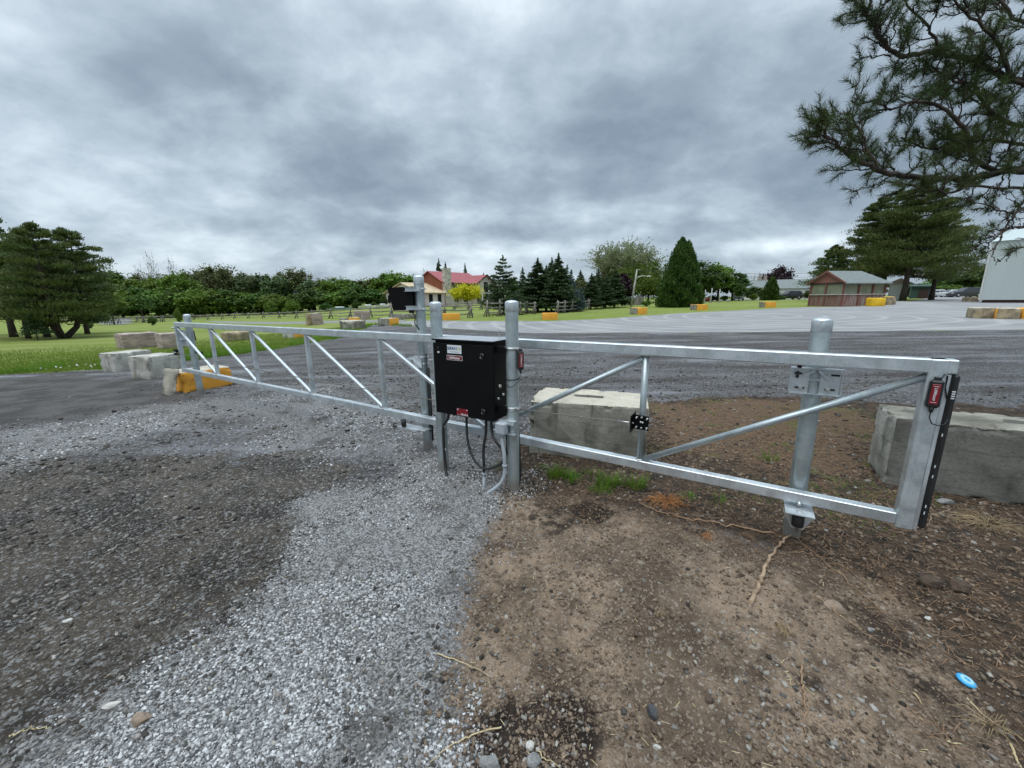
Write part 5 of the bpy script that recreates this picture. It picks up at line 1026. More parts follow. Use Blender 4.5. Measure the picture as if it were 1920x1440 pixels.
def frame3(C, th): return Matrix.Translation(C) @ Matrix.Rotation(th, 4, 'Z')
def gable_house(b, x0, x1, y0, y1, ze, zr, z0=0., along='x'):
    pass
def window(parent, x, y, z, w, h, face='y', frame='trimdark', name='window'):
    b = MB()
    if face == 'y': b.box((x, y-.02, z), (w, .08, h)); b2 = MB(); b2.box((x, y-.066, z), (w-.16, .012, h-.16))
    else: b.box((x-.02, y, z), (.08, w, h)); b2 = MB(); b2.box((x-.066, y, z), (.012, w-.16, h-.16))
    o = b.build(name, M[frame], parent); b2.build('pane', M['winglass'], o)
    return o
def poly_part(name, vs, mtl, parent, thick=None):
    "flat panel given by its corners, with thickness downwards"
    b = MB(); n = len(vs); t = Vector(thick or (0, 0, -.12)); v = [Vector(q) for q in vs]
    b.add(v+[q+t for q in v], [tuple(range(n)), tuple(range(2*n-1, n-1, -1))]+[(i, n+i, n+(i+1) % n, (i+1) % n) for i in range(n)]); return b.build(name, mtl, parent)
# red-roofed stone house; local x runs along the stone front (away to the right), local y along the brown end wall (away to the left)
hc = at(832, 100, .45); ho = empty('house', hc, R(49), 'two-storey stone house with red metal roof, brown gable end and stone chimney', 'house')
LX, WY, EZ, RZ = 13.7, 10.6, 5.3, 8.0
b = MB(); b.box((LX/2, .15, EZ/2-.6), (LX, .3, EZ+1.2)); b.build('front_wall', M['stonewall'], ho)
b = MB(); b.prism([(0, -1.2), (WY, -1.2), (WY, EZ), (WY/2, RZ-.1), (0, EZ)], 0, .3, Matrix.Rotation(R(90), 4, 'Z') @ Matrix.Scale(-1, 4, (0, 1, 0))); b.build('end_wall', M['brownsiding'], ho)
b = MB(); b.box((LX/2, WY-.15, EZ/2-.6), (LX-.6, .3, EZ+1.2)); b.build('back_wall', M['brownsiding'], ho)
ov = .5; k_ = (RZ-EZ)/(WY/2)
rf = poly_part('roof', [(-.5, -ov, EZ-ov*k_+.2), (LX, -ov, EZ-ov*k_+.2), (LX, WY/2, RZ+.2), (-.5, WY/2, RZ+.2)], M['redroof'], ho)
poly_part('roof', [(-.5, WY/2, RZ+.202), (LX, WY/2, RZ+.202), (LX, WY+ov, EZ-ov*k_+.2), (-.5, WY+ov, EZ-ov*k_+.2)], M['redroof'], ho)
b = MB(); b.box((LX/2, -ov-.02, EZ-ov*k_+.05), (LX+.5, .06, .28)); b.build('fascia', M['trimdark'], ho)
b = MB(); b.box((.9, -.45, RZ/2-.2), (1.9, 1.1, RZ+1.6)); b.box((.9, -.7, .4), (2.6, 1.5, 3.2)); ch = b.build('chimney', M['stonewall'], ho)
for x in (3.6, 5.2, 7.9): window(ho, x, 0, 4.0, 1.1, 1.6)
for x in (4.2, 7.4): window(ho, x, 0, 1.3, 1.3, 1.7)
# cross wing at the right end with its own small gable
b = MB(); b.prism([(LX-5, -1.2), (LX+.6, -1.2), (LX+.6, EZ+.1), (LX-2.2, RZ-.9), (LX-5, EZ+.1)], -3.4, -3.1); b.build('wing_gable_wall', M['stonewall'], ho)
b = MB(); b.box((LX-4.85, -1.6, EZ/2-.6), (.3, 3.0, EZ+1.3)); b.box((LX+.45, 2, EZ/2-.6), (.3, 10.2, EZ+1.3)); b.build('wing_wall', M['stonewall'], ho)
for sx in (-1, 1): poly_part('wing_roof', [(LX-2.2, -3.9, RZ-.7), (LX-2.2, 4.5, RZ-.68), (LX-2.2+sx*3.4, 4.5, EZ-.2), (LX-2.2+sx*3.4, -3.9, EZ-.2)], M['redroof'], ho)
for sx in (-1, 1): poly_part('barge_board', [(LX-2.2, -3.95, RZ-.55), (LX-2.2+sx*3.5, -3.95, EZ-.1), (LX-2.2+sx*3.5, -3.95, EZ-.45), (LX-2.2, -3.95, RZ-.95)], M['trimdark'], ho, (0, -.06, 0))
window(ho, LX-2.2, -3.4, 4.2, 1.5, 2.6)
b = MB(); b.box((LX-3, -5.2, 2.55), (8, 3.4, .25)); b.build('porch_roof', M['trimwhite'], ho)
for x in (LX-6.8, LX-3, LX+.8):
    b = MB(); b.box((x, -6.7, .9), (.25, .25, 3.0)); b.build('porch_post', M['trimwhite'], ho)
b = MB(); b.box((LX-3, -3.45, 1.1), (5, .08, 2.2)); b.build('porch_glazing', M['winglass'], ho)
poly_part('far_wing_roof', [(LX+1, -2, 3.1), (LX+9, -2, 3.1), (LX+9, 3, 5.2), (LX+1, 3, 5.2)], M['ply'], ho)
b = MB(); b.box((LX+5, .5, 1.2), (8, 4, 3.6)); b.build('far_wing', M['wrap'], ho)
# unfinished one-storey wing
eo = empty('house_extension', hc, R(49), 'unfinished one-storey wing with bare plywood roof and white wrapped walls', 'house')
X0, X1, Y0, Y1, E2, R2 = -7.2, -.02, -.9, 14.2, 2.75, 5.1
b = MB(); b.prism([(Y0, -1.2), (Y1, -1.2), (Y1, E2), ((Y0+Y1)/2, R2-.1), (Y0, E2)], -X0, -X0-.25, Matrix.Rotation(R(90), 4, 'Z')); b.build('gable_wall', M['wrap'], eo)
b = MB(); b.box(((X0+X1)/2, Y0+.12, E2/2-.6), (X1-X0-.5, .25, E2+1.2)); b.build('side_wall', M['wrap'], eo)
kk = (R2-E2)/((Y1-Y0)/2); ym = (Y0+Y1)/2
for sg, yy in ((-1, Y0), (1, Y1)): poly_part('roof', [(X0-.6, yy+sg*.6, E2-.6*kk+.2), (X1, yy+sg*.6, E2-.6*kk+.2), (X1, ym, R2+.2), (X0-.6, ym, R2+.2)], M['ply'], eo, (0, 0, -.15))
for i, y in enumerate((12.7, 9.9, 7.0, 3.9, 1.0)): window(eo, X0, y, 1.35, 1.15 if i in (0, 4) else 1.5, 1.9, 'x')
for x in (-4.6, -2.0): window(eo, x, Y0, 1.35, 1.1, 2.1)
b = MB()
r5 = random.Random(5)
for i in range(26): b.box((X0-.004, Y0+1+r5.random()*11, 2.3+r5.random()*.9+.0), (.006, .5+r5.random()*.5, .09), (R(r5.choice((0, 0, 25))), 0, 0))
wp = b.build('wrap_print', M['trimdark'], eo); wp['kind'] = 'stuff'
b = MB(); b.box((-3, 3, -.75), (18, 22, 1.2), bev=.5); eb = b.build('soil_bank', M['soil'], None, hc, (0, 0, R(49))); tag(eb, kind='structure')
# garden furniture and boats in the distance
def boat(px, Z, l, label, mt, c='boat', h=.7):
    P_ = at(px, Z); e = empty(c, P_, rnd.uniform(-.3, .3)-.3, label, c); b = MB(); n = 9; vs = []
    for i in range(n):
        t = i/(n-1); w = .75*math.sin(math.pi*min(1, .25+t*.75))**.6+.05; x = (t-.5)*l
        vs += [(x, -w*(1-t**3), h+.15*t), (x, -w*.5*(1-t**3), .15+.3*t**3), (x, w*.5*(1-t**3), .15+.3*t**3), (x, w*(1-t**3), h+.15*t)]
    b.add(vs, [(4*i+k, 4*i+4+k, 4*i+5+k, 4*i+1+k) for i in range(n-1) for k in range(3)]+[(0, 1, 2, 3)]+[(4*i, 4*i+3, 4*i+7, 4*i+4) for i in range(n-1)]); b.build('hull', mt, e); b = MB(); b.box((0, 0, h+.15), (l*.3, .9, .35), bev=.08); b.build('cover', M['car_pale'], e); return e
M['boatgreen'] = mat('faded_green_hull', (.16, .28, .24), rough=.5)
boat(636, 92, 6., 'faded green boat parked in front of the bushes', M['boatgreen']); boat(690, 96, 4.5, 'small white boat left of the unfinished wing', M['car_white']); boat(717, 96, 3.5, 'little white boat touching the unfinished wing bank', M['car_white'])
# ---- red picnic pavilion
pc = hit(1577, 575); pth = R(13)
pv = empty('picnic_pavilion', pc, pth, 'open-sided red board picnic pavilion with grey shingle roof', 'pavilion')
def uu(px, py=565): d = ray(px, py); return d[0]/d[1]
co, si = math.cos(pth), math.sin(pth); PW = (uu(1656)*pc.y-pc.x)/(co-uu(1656)*si); PD = min(10, max(3, (pc.x-uu(1517)*pc.y)/(si+uu(1517)*co)))
pe_, prz = 2.20, 3.35
lw = 1.12
b = MB(); b.box((PW/2, .06, lw/2), (PW, .10, lw)); b.build('lower_wall', M['greyboards'], pv)
b = MB(); b.box((.06, PD/2, lw/2), (.10, PD-.2, lw)); b.build('lower_wall', M['redboards'], pv)
for x, y, dx, dy in ((PW/2, PD, PW, .1), (PW, PD/2, .1, PD-.2)):
    b = MB(); b.box((x, y, lw/2), (dx, dy, lw)); b.build('lower_wall', M['redboards'], pv)
b = MB(); b.box((PW/2, -.03, lw+.03), (PW+.1, .14, .06)); b.box((-.03, PD/2, lw+.03), (.14, PD, .06)); b.build('sill', M['trimwhite'], pv)
pxs = [0, PW*.36, PW*.70, PW]
for x in pxs:
    for y in (.02, PD):
        b = MB(); b.box((x, y, pe_/2), (.14, .14, pe_)); b.build('post', M['trimred'], pv)
for y in (PD*.52,):
    for x in (0, PW): b = MB(); b.box((x, y, pe_/2), (.14, .14, pe_)); b.build('post', M['trimred'], pv)
for a_, c_ in zip(pxs[:-1], pxs[1:]):
    for y in (.08, PD-.05): b = MB(); b.box(((a_+c_)/2, y, (lw+pe_)/2+.03), (c_-a_-.16, .012, pe_-lw-.10)); b.build('mesh_screen', M['screen'], pv)
for y0_, y1_ in ((0, PD*.52), (PD*.52, PD)):
    for x in (.05, PW-.05): b = MB(); b.box((x, (y0_+y1_)/2, (lw+pe_)/2+.03), (.012, y1_-y0_-.16, pe_-lw-.10)); b.build('mesh_screen', M['screen'], pv)
b = MB(); b.box((PW/2, 0, pe_+.02), (PW+.1, .12, .14)); b.box((0, PD/2, pe_+.02), (.12, PD, .14)); b.build('top_beam', M['trimdark'], pv)
b = MB(); b.prism([(-.25, pe_+.05), (PD+.25, pe_+.05), (PD/2, prz+.02)], .02, -.08, Matrix.Rotation(R(90), 4, 'Z')); b.build('gable', M['redgable'], pv)
o_ = .35; hx = PW-1.1
poly_part('roof', [(-.25, -o_, pe_+.02), (PW+o_, -o_, pe_+.02), (hx, PD/2, prz+.1), (-.25, PD/2, prz+.1)], M['shingle'], pv, (0, 0, -.1))
poly_part('roof', [(-.25, PD+o_, pe_+.02), (PW+o_, PD+o_, pe_+.02), (hx, PD/2, prz+.102), (-.25, PD/2, prz+.102)], M['shingle'], pv, (0, 0, -.1))
poly_part('roof', [(PW+o_, -o_, pe_+.022), (PW+o_, PD+o_, pe_+.022), (hx, PD/2, prz+.104)], M['shingle'], pv, (0, 0, -.1))
for sg in (0, 1): poly_part('barge_board', [(-.27, PD/2, prz+.14), (-.27, -o_ if sg else PD+o_, pe_+.06), (-.27, -o_ if sg else PD+o_, pe_-.10), (-.27, PD/2, prz-.06)], M['trimred'], pv, (-.05, 0, 0))
b = MB(); b.box((PW*.3, PD*.5, .75), (1.8, .8, .05)); b.box((PW*.3, PD*.5, .37), (.1, .6, .74)); b.build('table', M['wood_grey'], pv)
# small white lean-to and green shed behind it
P_ = at(1680, 58); e = empty('lean_to', P_, R(-40), 'small white and pink gabled kiosk behind the pavilion corner', 'kiosk')
b = MB(); b.box((0, 0, 1.2), (1.9, 1.6, 2.4)); b.build('wall', M['trimwhite'], e); b = MB(); b.prism([(-1.5, 2.3), (1.5, 2.3), (0, 3.1)], -1., 1.); b.build('roof', M['conc_pink'], e)
P_ = at(1722, 70); e = empty('green_shed', P_, R(-40), 'dark green shed beside the big pine trunks', 'shed')
b = MB(); b.box((0, 0, 1.0), (2.5, 2.4, 2.0)); b.build('wall', M['shed'], e); b = MB(); b.box((0, -.1, 2.12), (2.9, 2.9, .18), (R(5), 0, 0)); b.build('roof', M['shed'], e); b = MB(); b.box((.3, -1.24, .8), (1.2, .06, 1.5)); b.build('doorway', M['trimdark'], e)
# ---- bungalow across the road
P_ = at(1400, 104); bo = empty('bungalow', P_, R(-20), 'long low pale bungalow with grey roof behind the hedge', 'house')
b = MB(); b.box((10, 4, 1.3), (25, 8, 3.2)); b.build('wall', M['wrap'], bo)
poly_part('roof', [(-3.2, -.6, 2.8), (23.2, -.6, 2.8), (21.5, 4, 4.8), (-1.5, 4, 4.8)], M['shingle'], bo); poly_part('roof', [(-3.2, 8.6, 2.8), (23.2, 8.6, 2.8), (21.5, 4, 4.81), (-1.5, 4, 4.81)], M['shingle'], bo)
for x in (3.2, 4.4): b = MB(); b.box((x, 4, 5.1), (.7, .7, 1.4)); b.build('chimney', M['conc_pink'], bo)
for x in (8, 12.5, 15, 18.5): window(bo, x, 0, 1.6, 1.5, 1.2)
P_ = at(1494, 96); b2 = empty('garage', P_, R(-25), 'low pale garage wing with grey roof behind the black car', 'house')
b = MB(); b.box((2, 3, 1.1), (12, 5, 2.6)); b.build('wall', M['trimwhite'], b2); poly_part('roof', [(-4.5, .2, 2.4), (8.5, .2, 2.4), (8.5, 3, 3.7), (-4.5, 3, 3.7)], M['shingle'], b2)
for x in (-1.5, 2.2, 4.6): window(b2, x, .5, 1.3, 1.4, 1.)
# ---- big grey-green building on the right
bc = at(1836, 43); bth = R(-62); gb = empty('clad_building', bc, bth, 'tall pale grey-green clad building cut by the right picture edge', 'building')
LB_ = 26.
b = MB(); b.box((LB_/2, 4, 3.25), (LB_, 8, 5.9), bev=.0); b.build('wall', M['corr'], gb)
b = MB(); b.box((LB_/2, 4, .15), (LB_-.3, 7.7, .5)); b.build('plinth', M['trimdark'], gb)
b = MB(); b.prism([(-.2, 6.2), (8.2, 6.2), (4, 7.6)], -LB_-.2, .2, Matrix.Rotation(R(90), 4, 'Z')); b.build('roof', M['corr'], gb)
b = MB(); b.box((-.03, -.03, 3.25), (.12, .12, 5.9)); b.build('corner_trim', M['trimwhite'], gb)
# ------------------------------------------------------------------ split-rail fences
def rail_fence(pts, label, h=1.15, rails=3, xposts=True, group='split-rail fences on the lawn'):
    P0 = Vector(pts[0]); e = empty('rail_fence', P0, 0, label, 'fence', group); rr_ = random.Random(int(P0.x*10))
    for i, p in enumerate(pts):
        q = Vector(p)-P0; b = MB()
        for s in (-1, 1): b.tube([q+Vector((s*.13+rr_.uniform(-.05, .05), s*.12, -.1)), q+Vector((-s*.05, rr_.uniform(-.04, .04)+s*.07, h*rr_.uniform(.95, 1.1)))], [.065, .05], 6)
        if xposts: b.tube([q+Vector((-.32, -.1, -.05)), q+Vector((.08, .05, h*.95))], [.05, .04], 5)
        b.build('post', M['wood_grey'], e)
    for a, c in zip(pts[:-1], pts[1:]):
        a = Vector(a)-P0; c = Vector(c)-P0; d = (c-a).normalized()
        for k in range(rails):
            z = h*(.28+.29*k); b = MB(); w = rr_.uniform(-.05, .05); b.tube([a-d*.25+Vector((0, w, z+rr_.uniform(-.05, .05))), a.lerp(c, .5)+Vector((0, 0, z-.05)), c+d*.25+Vector((0, -w, z+rr_.uniform(-.05, .05)))], [.05, .062, .045], 5); b.build('rail', M['wood_grey'], e)
    return e
def fpts(l): return [hit(px, py) for px, py in l]
rail_fence(fpts([(120, 607), (180, 606), (215, 603)]), 'split-rail fence behind the trunks of the big left pine')
rail_fence(fpts([(258, 604), (304, 603), (340, 602), (365, 600), (391, 600), (418, 599), (441, 598), (467, 597.5), (495, 597), (525, 597), (557, 597), (586, 597), (621, 597), (658, 597), (695, 596.5), (735, 596)]), 'long split-rail fence running below the wood line')
rail_fence([at(px, Z) for px, Z in ((160, 62), (215, 66), (262, 70), (300, 74))], 'split-rail fence behind the path on the left')
rail_fence(fpts([(735, 597), (790, 596), (834, 597), (883, 596)]), 'split-rail fence right of the black hood')
rail_fence(fpts([(853, 581), (880, 581), (903, 581), (930, 580)]), 'far split-rail fence section below the yellow tree')
rail_fence(fpts([(914, 594), (938, 593), (947, 590)]), 'short split-rail fence section left of the right operator post', 1.3)
rail_fence(fpts([(976, 591), (988, 588), (1003, 589)]), 'short leaning split-rail fence section right of the operator post')
rail_fence(fpts([(1046, 588), (1059, 587), (1073, 585.5), (1084, 584.5), (1104, 581), (1118, 579), (1132, 577), (1145, 575), (1158, 573)]), 'split-rail fence running away to the right behind the spruces')
# plain board fence and lamp pole beyond
a, c = at(1164, 60), at(1207, 60); e = empty('board_fence', a, 0, 'grey vertical board fence behind the street lamp', 'fence')
b = MB(); dd = c-a; n = 26
for i in range(n): q = dd*(i/n); b.box(q+Vector((.06, 0, .55+.02*rnd.random())), (dd.x/n*.9, .04, 1.15))
b.build('boards', M['wood_grey'], e); b = MB(); b.tube([(0, .06, .3), dd+Vector((0, .06, .3))], .05, 5); b.build('rail', M['wood_grey'], e); b = MB(); b.tube([(0, .06, .9), dd+Vector((0, .06, .9))], .05, 5); b.build('rail', M['wood_grey'], e)
P_ = at(1184, 52); h_ = height(1192, 505, P_); top = P3(1192.5, 505, 52*math.cos(PITCH)); lp = empty('street_lamp', P_, 0, 'weathered wooden pole with a curved street lamp arm', 'street lamp')
b = MB(); tx = span(1184, 1191, 52); b.tube([(0, 0, -.1), (tx, 0, h_)], [.13, .09], 8); b.build('pole', M['conc_pale'], lp)
b = MB(); b.tube([(tx*.75, 0, h_*.72), (tx*.75+.35, 0, h_*.80), (tx*.75+.9, 0, h_*.83), (tx*.75+1.5, 0, h_*.82)], .035, 6); b.build('arm', M['zinc'], lp); b = MB(); b.box((tx*.75+1.65, 0, h_*.815), (.55, .2, .1), bev=.04); b.build('lamp_head', M['car_white'], lp)
b = MB(); b.box((tx+.15, 0, h_-.05), (.5, .1, .08)); b.build('cross_arm', M['conc_pale'], lp)
def wire(a, c, sagm, label):
    n = 16; b = MB(); pts = [a.lerp(c, t/n)+Vector((0, 0, -4*sagm*(t/n)*(1-t/n))) for t in range(n+1)]; b.tube(pts, .02, 4); o = b.build('power_line', M['rubber']); tag(o, label, 'power line')
wire(P_+Vector((tx+.2, 0, h_-.05)), at(1560, 95)+Vector((0, 0, 6.0)), .5, 'thin power line from the street lamp pole towards the purple tree')
wire(P_+Vector((tx+.2, 0, h_-.25)), at(1560, 95)+Vector((0, 0, 5.0)), .5, 'lower thin power line from the street lamp pole past the bungalow roof')
wire(at(1680, 100)+Vector((0, 0, 9.5)), at(1930, 70)+Vector((0, 0, 8.8)), .6, 'thin power line above the parked cars by the grey building')
for px, pyb, pyt, r_, l in ((1321, 569, 543, .05, 'leftmost thin white post on the far lawn edge'), (1333, 569, 540, .06, 'tallest thin white post on the far lawn edge'), (1348, 569, 542, .06, 'thin white post with a dark foot on the far lawn edge'), (1365, 566, 545, .04, 'faint thin white post left of the grey van')):
    P_ = at(px, 66); e = empty('marker_post', P_, 0, l, 'post', 'thin white posts by the far road'); hh = height(px, pyt, P_); b = MB(); b.tube([(0, 0, -.1), (0, 0, hh)], r_, 8); b.build('shaft', M['trimwhite'], e); b = MB(); b.lathe([(.18, 0), (.16, .1), (0, .12)], n=10); b.build('foot', M['wood_grey'], e)
P_ = at(1326, 64); e = empty('small_sign', P_, 0, 'low sign board with red centre between two pinkish stubs by the white posts', 'sign')
for x in (-.45, .45): b = MB(); b.box((x, 0, .5), (.16, .16, 1.0)); b.build('stub', M['conc_pink'], e)
b = MB(); b.box((0, 0, .6), (.7, .05, .6)); s_ = b.build('board', M['trimdark'], e); b = MB(); b.lathe([(0, 0), (.2, 0), (.2, .02), (0, .02)], n=16); b.build('red_disc', M['red'], s_, (0, -.03, .6), (R(90), 0, 0))
# ------------------------------------------------------------------ vehicles (local x forward)
def car(loc, rz, label, kind='hatch', paint='car_white', name='parked_car', cat='car', group=None):
    dims = {'van': (4.7, 1.85, 1.80), 'suv': (4.6, 1.85, 1.70), 'hatch': (4.2, 1.75, 1.48), 'sedan': (4.6, 1.78, 1.42)}[kind]; Lc, Wc, Hc = dims
    top = {'van': [(-.49, .52), (-.47, .92), (-.36, 1.), (.12, 1.), (.30, .62), (.46, .50), (.50, .34)], 'suv': [(-.49, .55), (-.45, .90), (-.36, .99), (.05, 1.), (.20, .66), (.44, .56), (.50, .38)], 'hatch': [(-.50, .50), (-.46, .72), (-.36, .95), (-.02, 1.), (.18, .66), (.42, .55), (.50, .36)], 'sedan': [(-.50, .58), (-.34, .68), (-.20, .97), (.02, 1.), (.20, .68), (.44, .56), (.50, .38)]}[kind]
    e = empty(name, loc, rz, label, cat, group); belt = .60 if kind in ('van', 'suv') else .64
    xs = np.linspace(-.5, .5, 25); tz = np.interp(xs, [p[0] for p in top], [p[1] for p in top]); b = MB(); vs = []; nr = 0
    for x, t in zip(xs, tz):
        X = x*Lc; zt = t*Hc; zb_ = .20+.10*max(0, abs(x)-.42)/.08; en = 1-.16*max(0, abs(x)-.36)/.14; hw = Wc/2*en; zbelt = min(zt, belt*Hc); tum = max(0, (zt-zbelt))*.20
        ring = [(X, -hw*.92, zb_), (X, -hw, .42*Hc), (X, -hw*.98, zbelt*.985), (X, -(hw*.96-tum), zt*.985), (X, -(hw*.80-tum), zt), (X, hw*.80-tum, zt), (X, hw*.96-tum, zt*.985), (X, hw*.98, zbelt*.985), (X, hw, .42*Hc), (X, hw*.92, zb_)]; nr = len(ring); vs += ring
    n = len(xs); b.smooth = False; fs = [(i*nr+k, (i+1)*nr+k, (i+1)*nr+(k+1) % nr, i*nr+(k+1) % nr) for i in range(n-1) for k in range(nr)]; fs += [tuple(range(nr)), tuple((n-1)*nr+k for k in range(nr))]; b.add(vs, fs); body = b.build('body', M[paint], e)
    # glazing just proud of the body
    def side_y(x, z):
        t = float(np.interp(x, [p[0] for p in top], [p[1] for p in top]))*Hc; en = 1-.16*max(0, abs(x)-.36)/.14; hw = Wc/2*en; zb2 = min(t, belt*Hc); return hw*.98-(z-zb2)*.22+.012
    wins = {'van': [(-.44, -.22), (-.20, -.02), (.0, .17)], 'suv': [(-.42, -.24), (-.22, -.04), (-.02, .12)], 'hatch': [(-.36, -.20), (-.18, .0), (.02, .14)], 'sedan': [(-.26, -.10), (-.08, .13)]}[kind]
    for sg in (-1, 1):
        for x0_, x1_ in wins:
            z0 = belt*Hc+.02; f = lambda x: max(z0+.04, float(np.interp(x, [p[0] for p in top], [p[1] for p in top]))*Hc-.13); b = MB(); p = [(x0_, z0), (x1_, z0), (x1_-(.02 if x1_ > .1 else 0), f(x1_)), (x0_+(.01 if x0_ < -.35 else 0), f(x0_))]
            v_ = [Vector((x*Lc, sg*side_y(x, z), z)) for x, z in p]; b.add(v_+[q-Vector((0, sg*.03, 0)) for q in v_], [(0, 1, 2, 3), (7, 6, 5, 4), (0, 4, 5, 1), (1, 5, 6, 2), (2, 6, 7, 3), (3, 7, 4, 0)]); b.build('side_window', M['glass'], e)
    ft = [p for p in top if p[1] > .6 and p[0] > 0][-1]; pk = [p for p in top if p[1] >= .999][-1]
    def slope_win(x0_, z0_, x1_, z1_, nm, w0, w1, off):
        b = MB(); v_ = [Vector((x0_*Lc, -w0, z0_*Hc)), Vector((x0_*Lc, w0, z0_*Hc)), Vector((x1_*Lc, w1, z1_*Hc)), Vector((x1_*Lc, -w1, z1_*Hc))]; nn = (v_[1]-v_[0]).cross(v_[3]-v_[0]).normalized(); nn = nn if nn.z > 0 or nn.x*x0_ > 0 else -nn
        if nn.x*x0_ < 0: nn = -nn
        b.add([q+nn*off for q in v_]+[q-nn*.01 for q in v_], [(0, 1, 2, 3), (7, 6, 5, 4), (0, 4, 5, 1), (1, 5, 6, 2), (2, 6, 7, 3), (3, 7, 4, 0)]); return b.build(nm, M['glass'], e)
    slope_win(ft[0]-.02, ft[1]+.03, pk[0]+.02, .955, 'windscreen', Wc*.40, Wc*.34, .014)
    rt = {'van': (-.472, .62, -.455, .93), 'suv': (-.468, .66, -.42, .93), 'hatch': (-.455, .74, -.375, .92), 'sedan': (-.33, .70, -.21, .94)}[kind]; slope_win(rt[0]-.004, rt[1], rt[2]-.004, rt[3], 'rear_window', Wc*.38, Wc*.33, .02)
    for sx in (-.31, .315):
        for sy in (-1, 1):
            b = MB(); b.lathe([(0, -.10), (.30, -.10), (.33, -.07), (.33, .07), (.30, .10), (0, .10)], n=20); w = b.build('wheel', M['tyre'], e, (sx*Lc, sy*(Wc/2-.10), .33), (R(90), 0, 0)); b = MB(); b.lathe([(0, .108), (.19, .102), (.20, .08), (.20, -.08), (.19, -.102), (0, -.108)], n=14); b.build('rim', M['rim'], w)
    for sy in (-1, 1):
        b = MB(); b.box((.475*Lc, sy*Wc*.34, .44*Hc), (.16, .34, .13), bev=.03); b.build('headlight', M['lampclear'], e); b = MB(); b.box((-.488*Lc, sy*Wc*.37, .53*Hc), (.10, .20, .22), bev=.03); b.build('tail_light', M['lampred'], e)
        b = MB(); b.box((.12*Lc, sy*(Wc/2+.06), belt*Hc+.06), (.12, .16, .11), bev=.03); b.build('mirror', M[paint], e)
    b = MB(); b.box((-.495*Lc, 0, .36*Hc), (.12, Wc*.86, .20), bev=.05); b.build('bumper', M[paint if kind != 'van' else 'trimwhite'], e); b = MB(); b.box((.497*Lc, 0, .30*Hc), (.10, Wc*.60, .16), bev=.03); b.build('grille', M['rubber'], e)
    b = MB(); b.box((-.513*Lc, 0, .42*Hc), (.02, .45, .12)); b.build('number_plate', M['white'], e)
    return e
def face_cam(P_): return math.atan2(-P_.y, -P_.x)
P_ = hit(462, 587); car(P_, R(205), 'white van parked in front of the wood line, left of a white car', 'van', 'car_white')
P_ = at(499, P_.y-1); car(P_, R(170), 'white car with dark roof rack half hidden by bushes, right of the white van', 'suv', 'car_white')
P_ = at(1384, 84); car(P_, face_cam(P_)+R(176), 'silver-grey minivan seen from behind on the far road', 'van', 'car_silver')
P_ = at(1478, 82); car(P_, R(180), 'black car parked in front of the pale garage', 'suv', 'car_black')
b = None
P_ = at(1498, 74); e = empty('bicycle_rack', P_, 0, 'small dark metal picnic bench in front of the black car', 'bench')
b = MB(); b.box((0, 0, .72), (1.7, .7, .06)); b.build('table_top', M['trimdark'], e)
for sy in (-1, 1): b = MB(); b.box((0, sy*.75, .42), (1.7, .28, .05)); b.build('seat', M['trimdark'], e)
for sx in (-1, 1): b = MB(); b.tube([(sx*.6, -.75, 0), (sx*.6, -.2, .7)], .04, 5); b.build('leg', M['trimdark'], e); b = MB(); b.tube([(sx*.6, .75, 0), (sx*.6, .2, .7)], .04, 5); b.build('leg', M['trimdark'], e)
e.name = 'picnic_bench'
for px, Z, rz, k, p, l in ((1762, 80, 10, 'hatch', 'car_white', 'white hatchback, leftmost of the cars by the grey building'), (1786, 78, 15, 'sedan', 'car_pale', 'pale silver car in the middle of the cars by the grey building'), (1806, 73, 190, 'suv', 'car_dark', 'dark car, rightmost of the cars by the grey building')):
    P_ = at(px, Z); car(P_, R(rz-25), l, k, p)
# ------------------------------------------------------------------ small things on the ground
def stone(px, py, w, d, h, mt, label, seed, cat='stone', name='stone', rz=0., sink=.3, tilt=0.):
    x, y = g2(px, py); z = gz(x, y); r_ = np.random.RandomState(seed); n = 10; vs = []; us = np.linspace(0, np.pi, n); vs_ = np.linspace(0, 2*np.pi, 15)[:-1]
    V = [(0, 0, 1)]+[(math.sin(u)*math.cos(v), math.sin(u)*math.sin(v), math.cos(u)) for u in us[1:-1] for v in vs_]+[(0, 0, -1)]; V = np.array(V)
    for k in range(9):
        d_ = r_.normal(size=3); d_ /= np.linalg.norm(d_); o = .55+.25*r_.rand(); t = V@d_; V = V-np.outer(np.clip(t-o, 0, None), d_)
    V = V+(fbm(V[:, 0]+V[:, 2]*2+seed, V[:, 1]-V[:, 2], 2.5, 4)[:, None]-.5)*.18*V; V = V*np.array([w, d, h])/2*1.15; b = MB(); m = 14
    fs = [(0, 1+k, 1+(k+1) % m) for k in range(m)]+[(1+i*m+k, 1+(i+1)*m+k, 1+(i+1)*m+(k+1) % m, 1+i*m+(k+1) % m) for i in range(n-3) for k in range(m)]+[(len(V)-1, 1+(n-3)*m+(k+1) % m, 1+(n-3)*m+k) for k in range(m)]
    b.add([tuple(v) for v in V], fs); o = b.build(name, M[mt], None, (x, y, z+h*(.5-sink)), (tilt, 0, rz)); return tag(o, label, cat)
M['tanrock'] = mat('tan_rock', (.30, .225, .165), (.20, .145, .10), 20, rough=.9, bump=.8, bscale=120); M['greyrock'] = mat('grey_rock', (.27, .26, .25), (.15, .15, .145), 25, rough=.9, bump=.8, bscale=120); M['darkrock'] = mat('dark_rock', (.05, .05, .055), (.08, .08, .08), 25, rough=.85, bump=.8, bscale=120); M['clod'] = mat('earth_clod', (.10, .068, .045), (.06, .042, .03), 30, rough=1., bump=1.2, bscale=90); M['palerock'] = mat('pale_rock', (.52, .50, .45), (.40, .38, .34), 25, rough=.9, bump=.6, bscale=120)
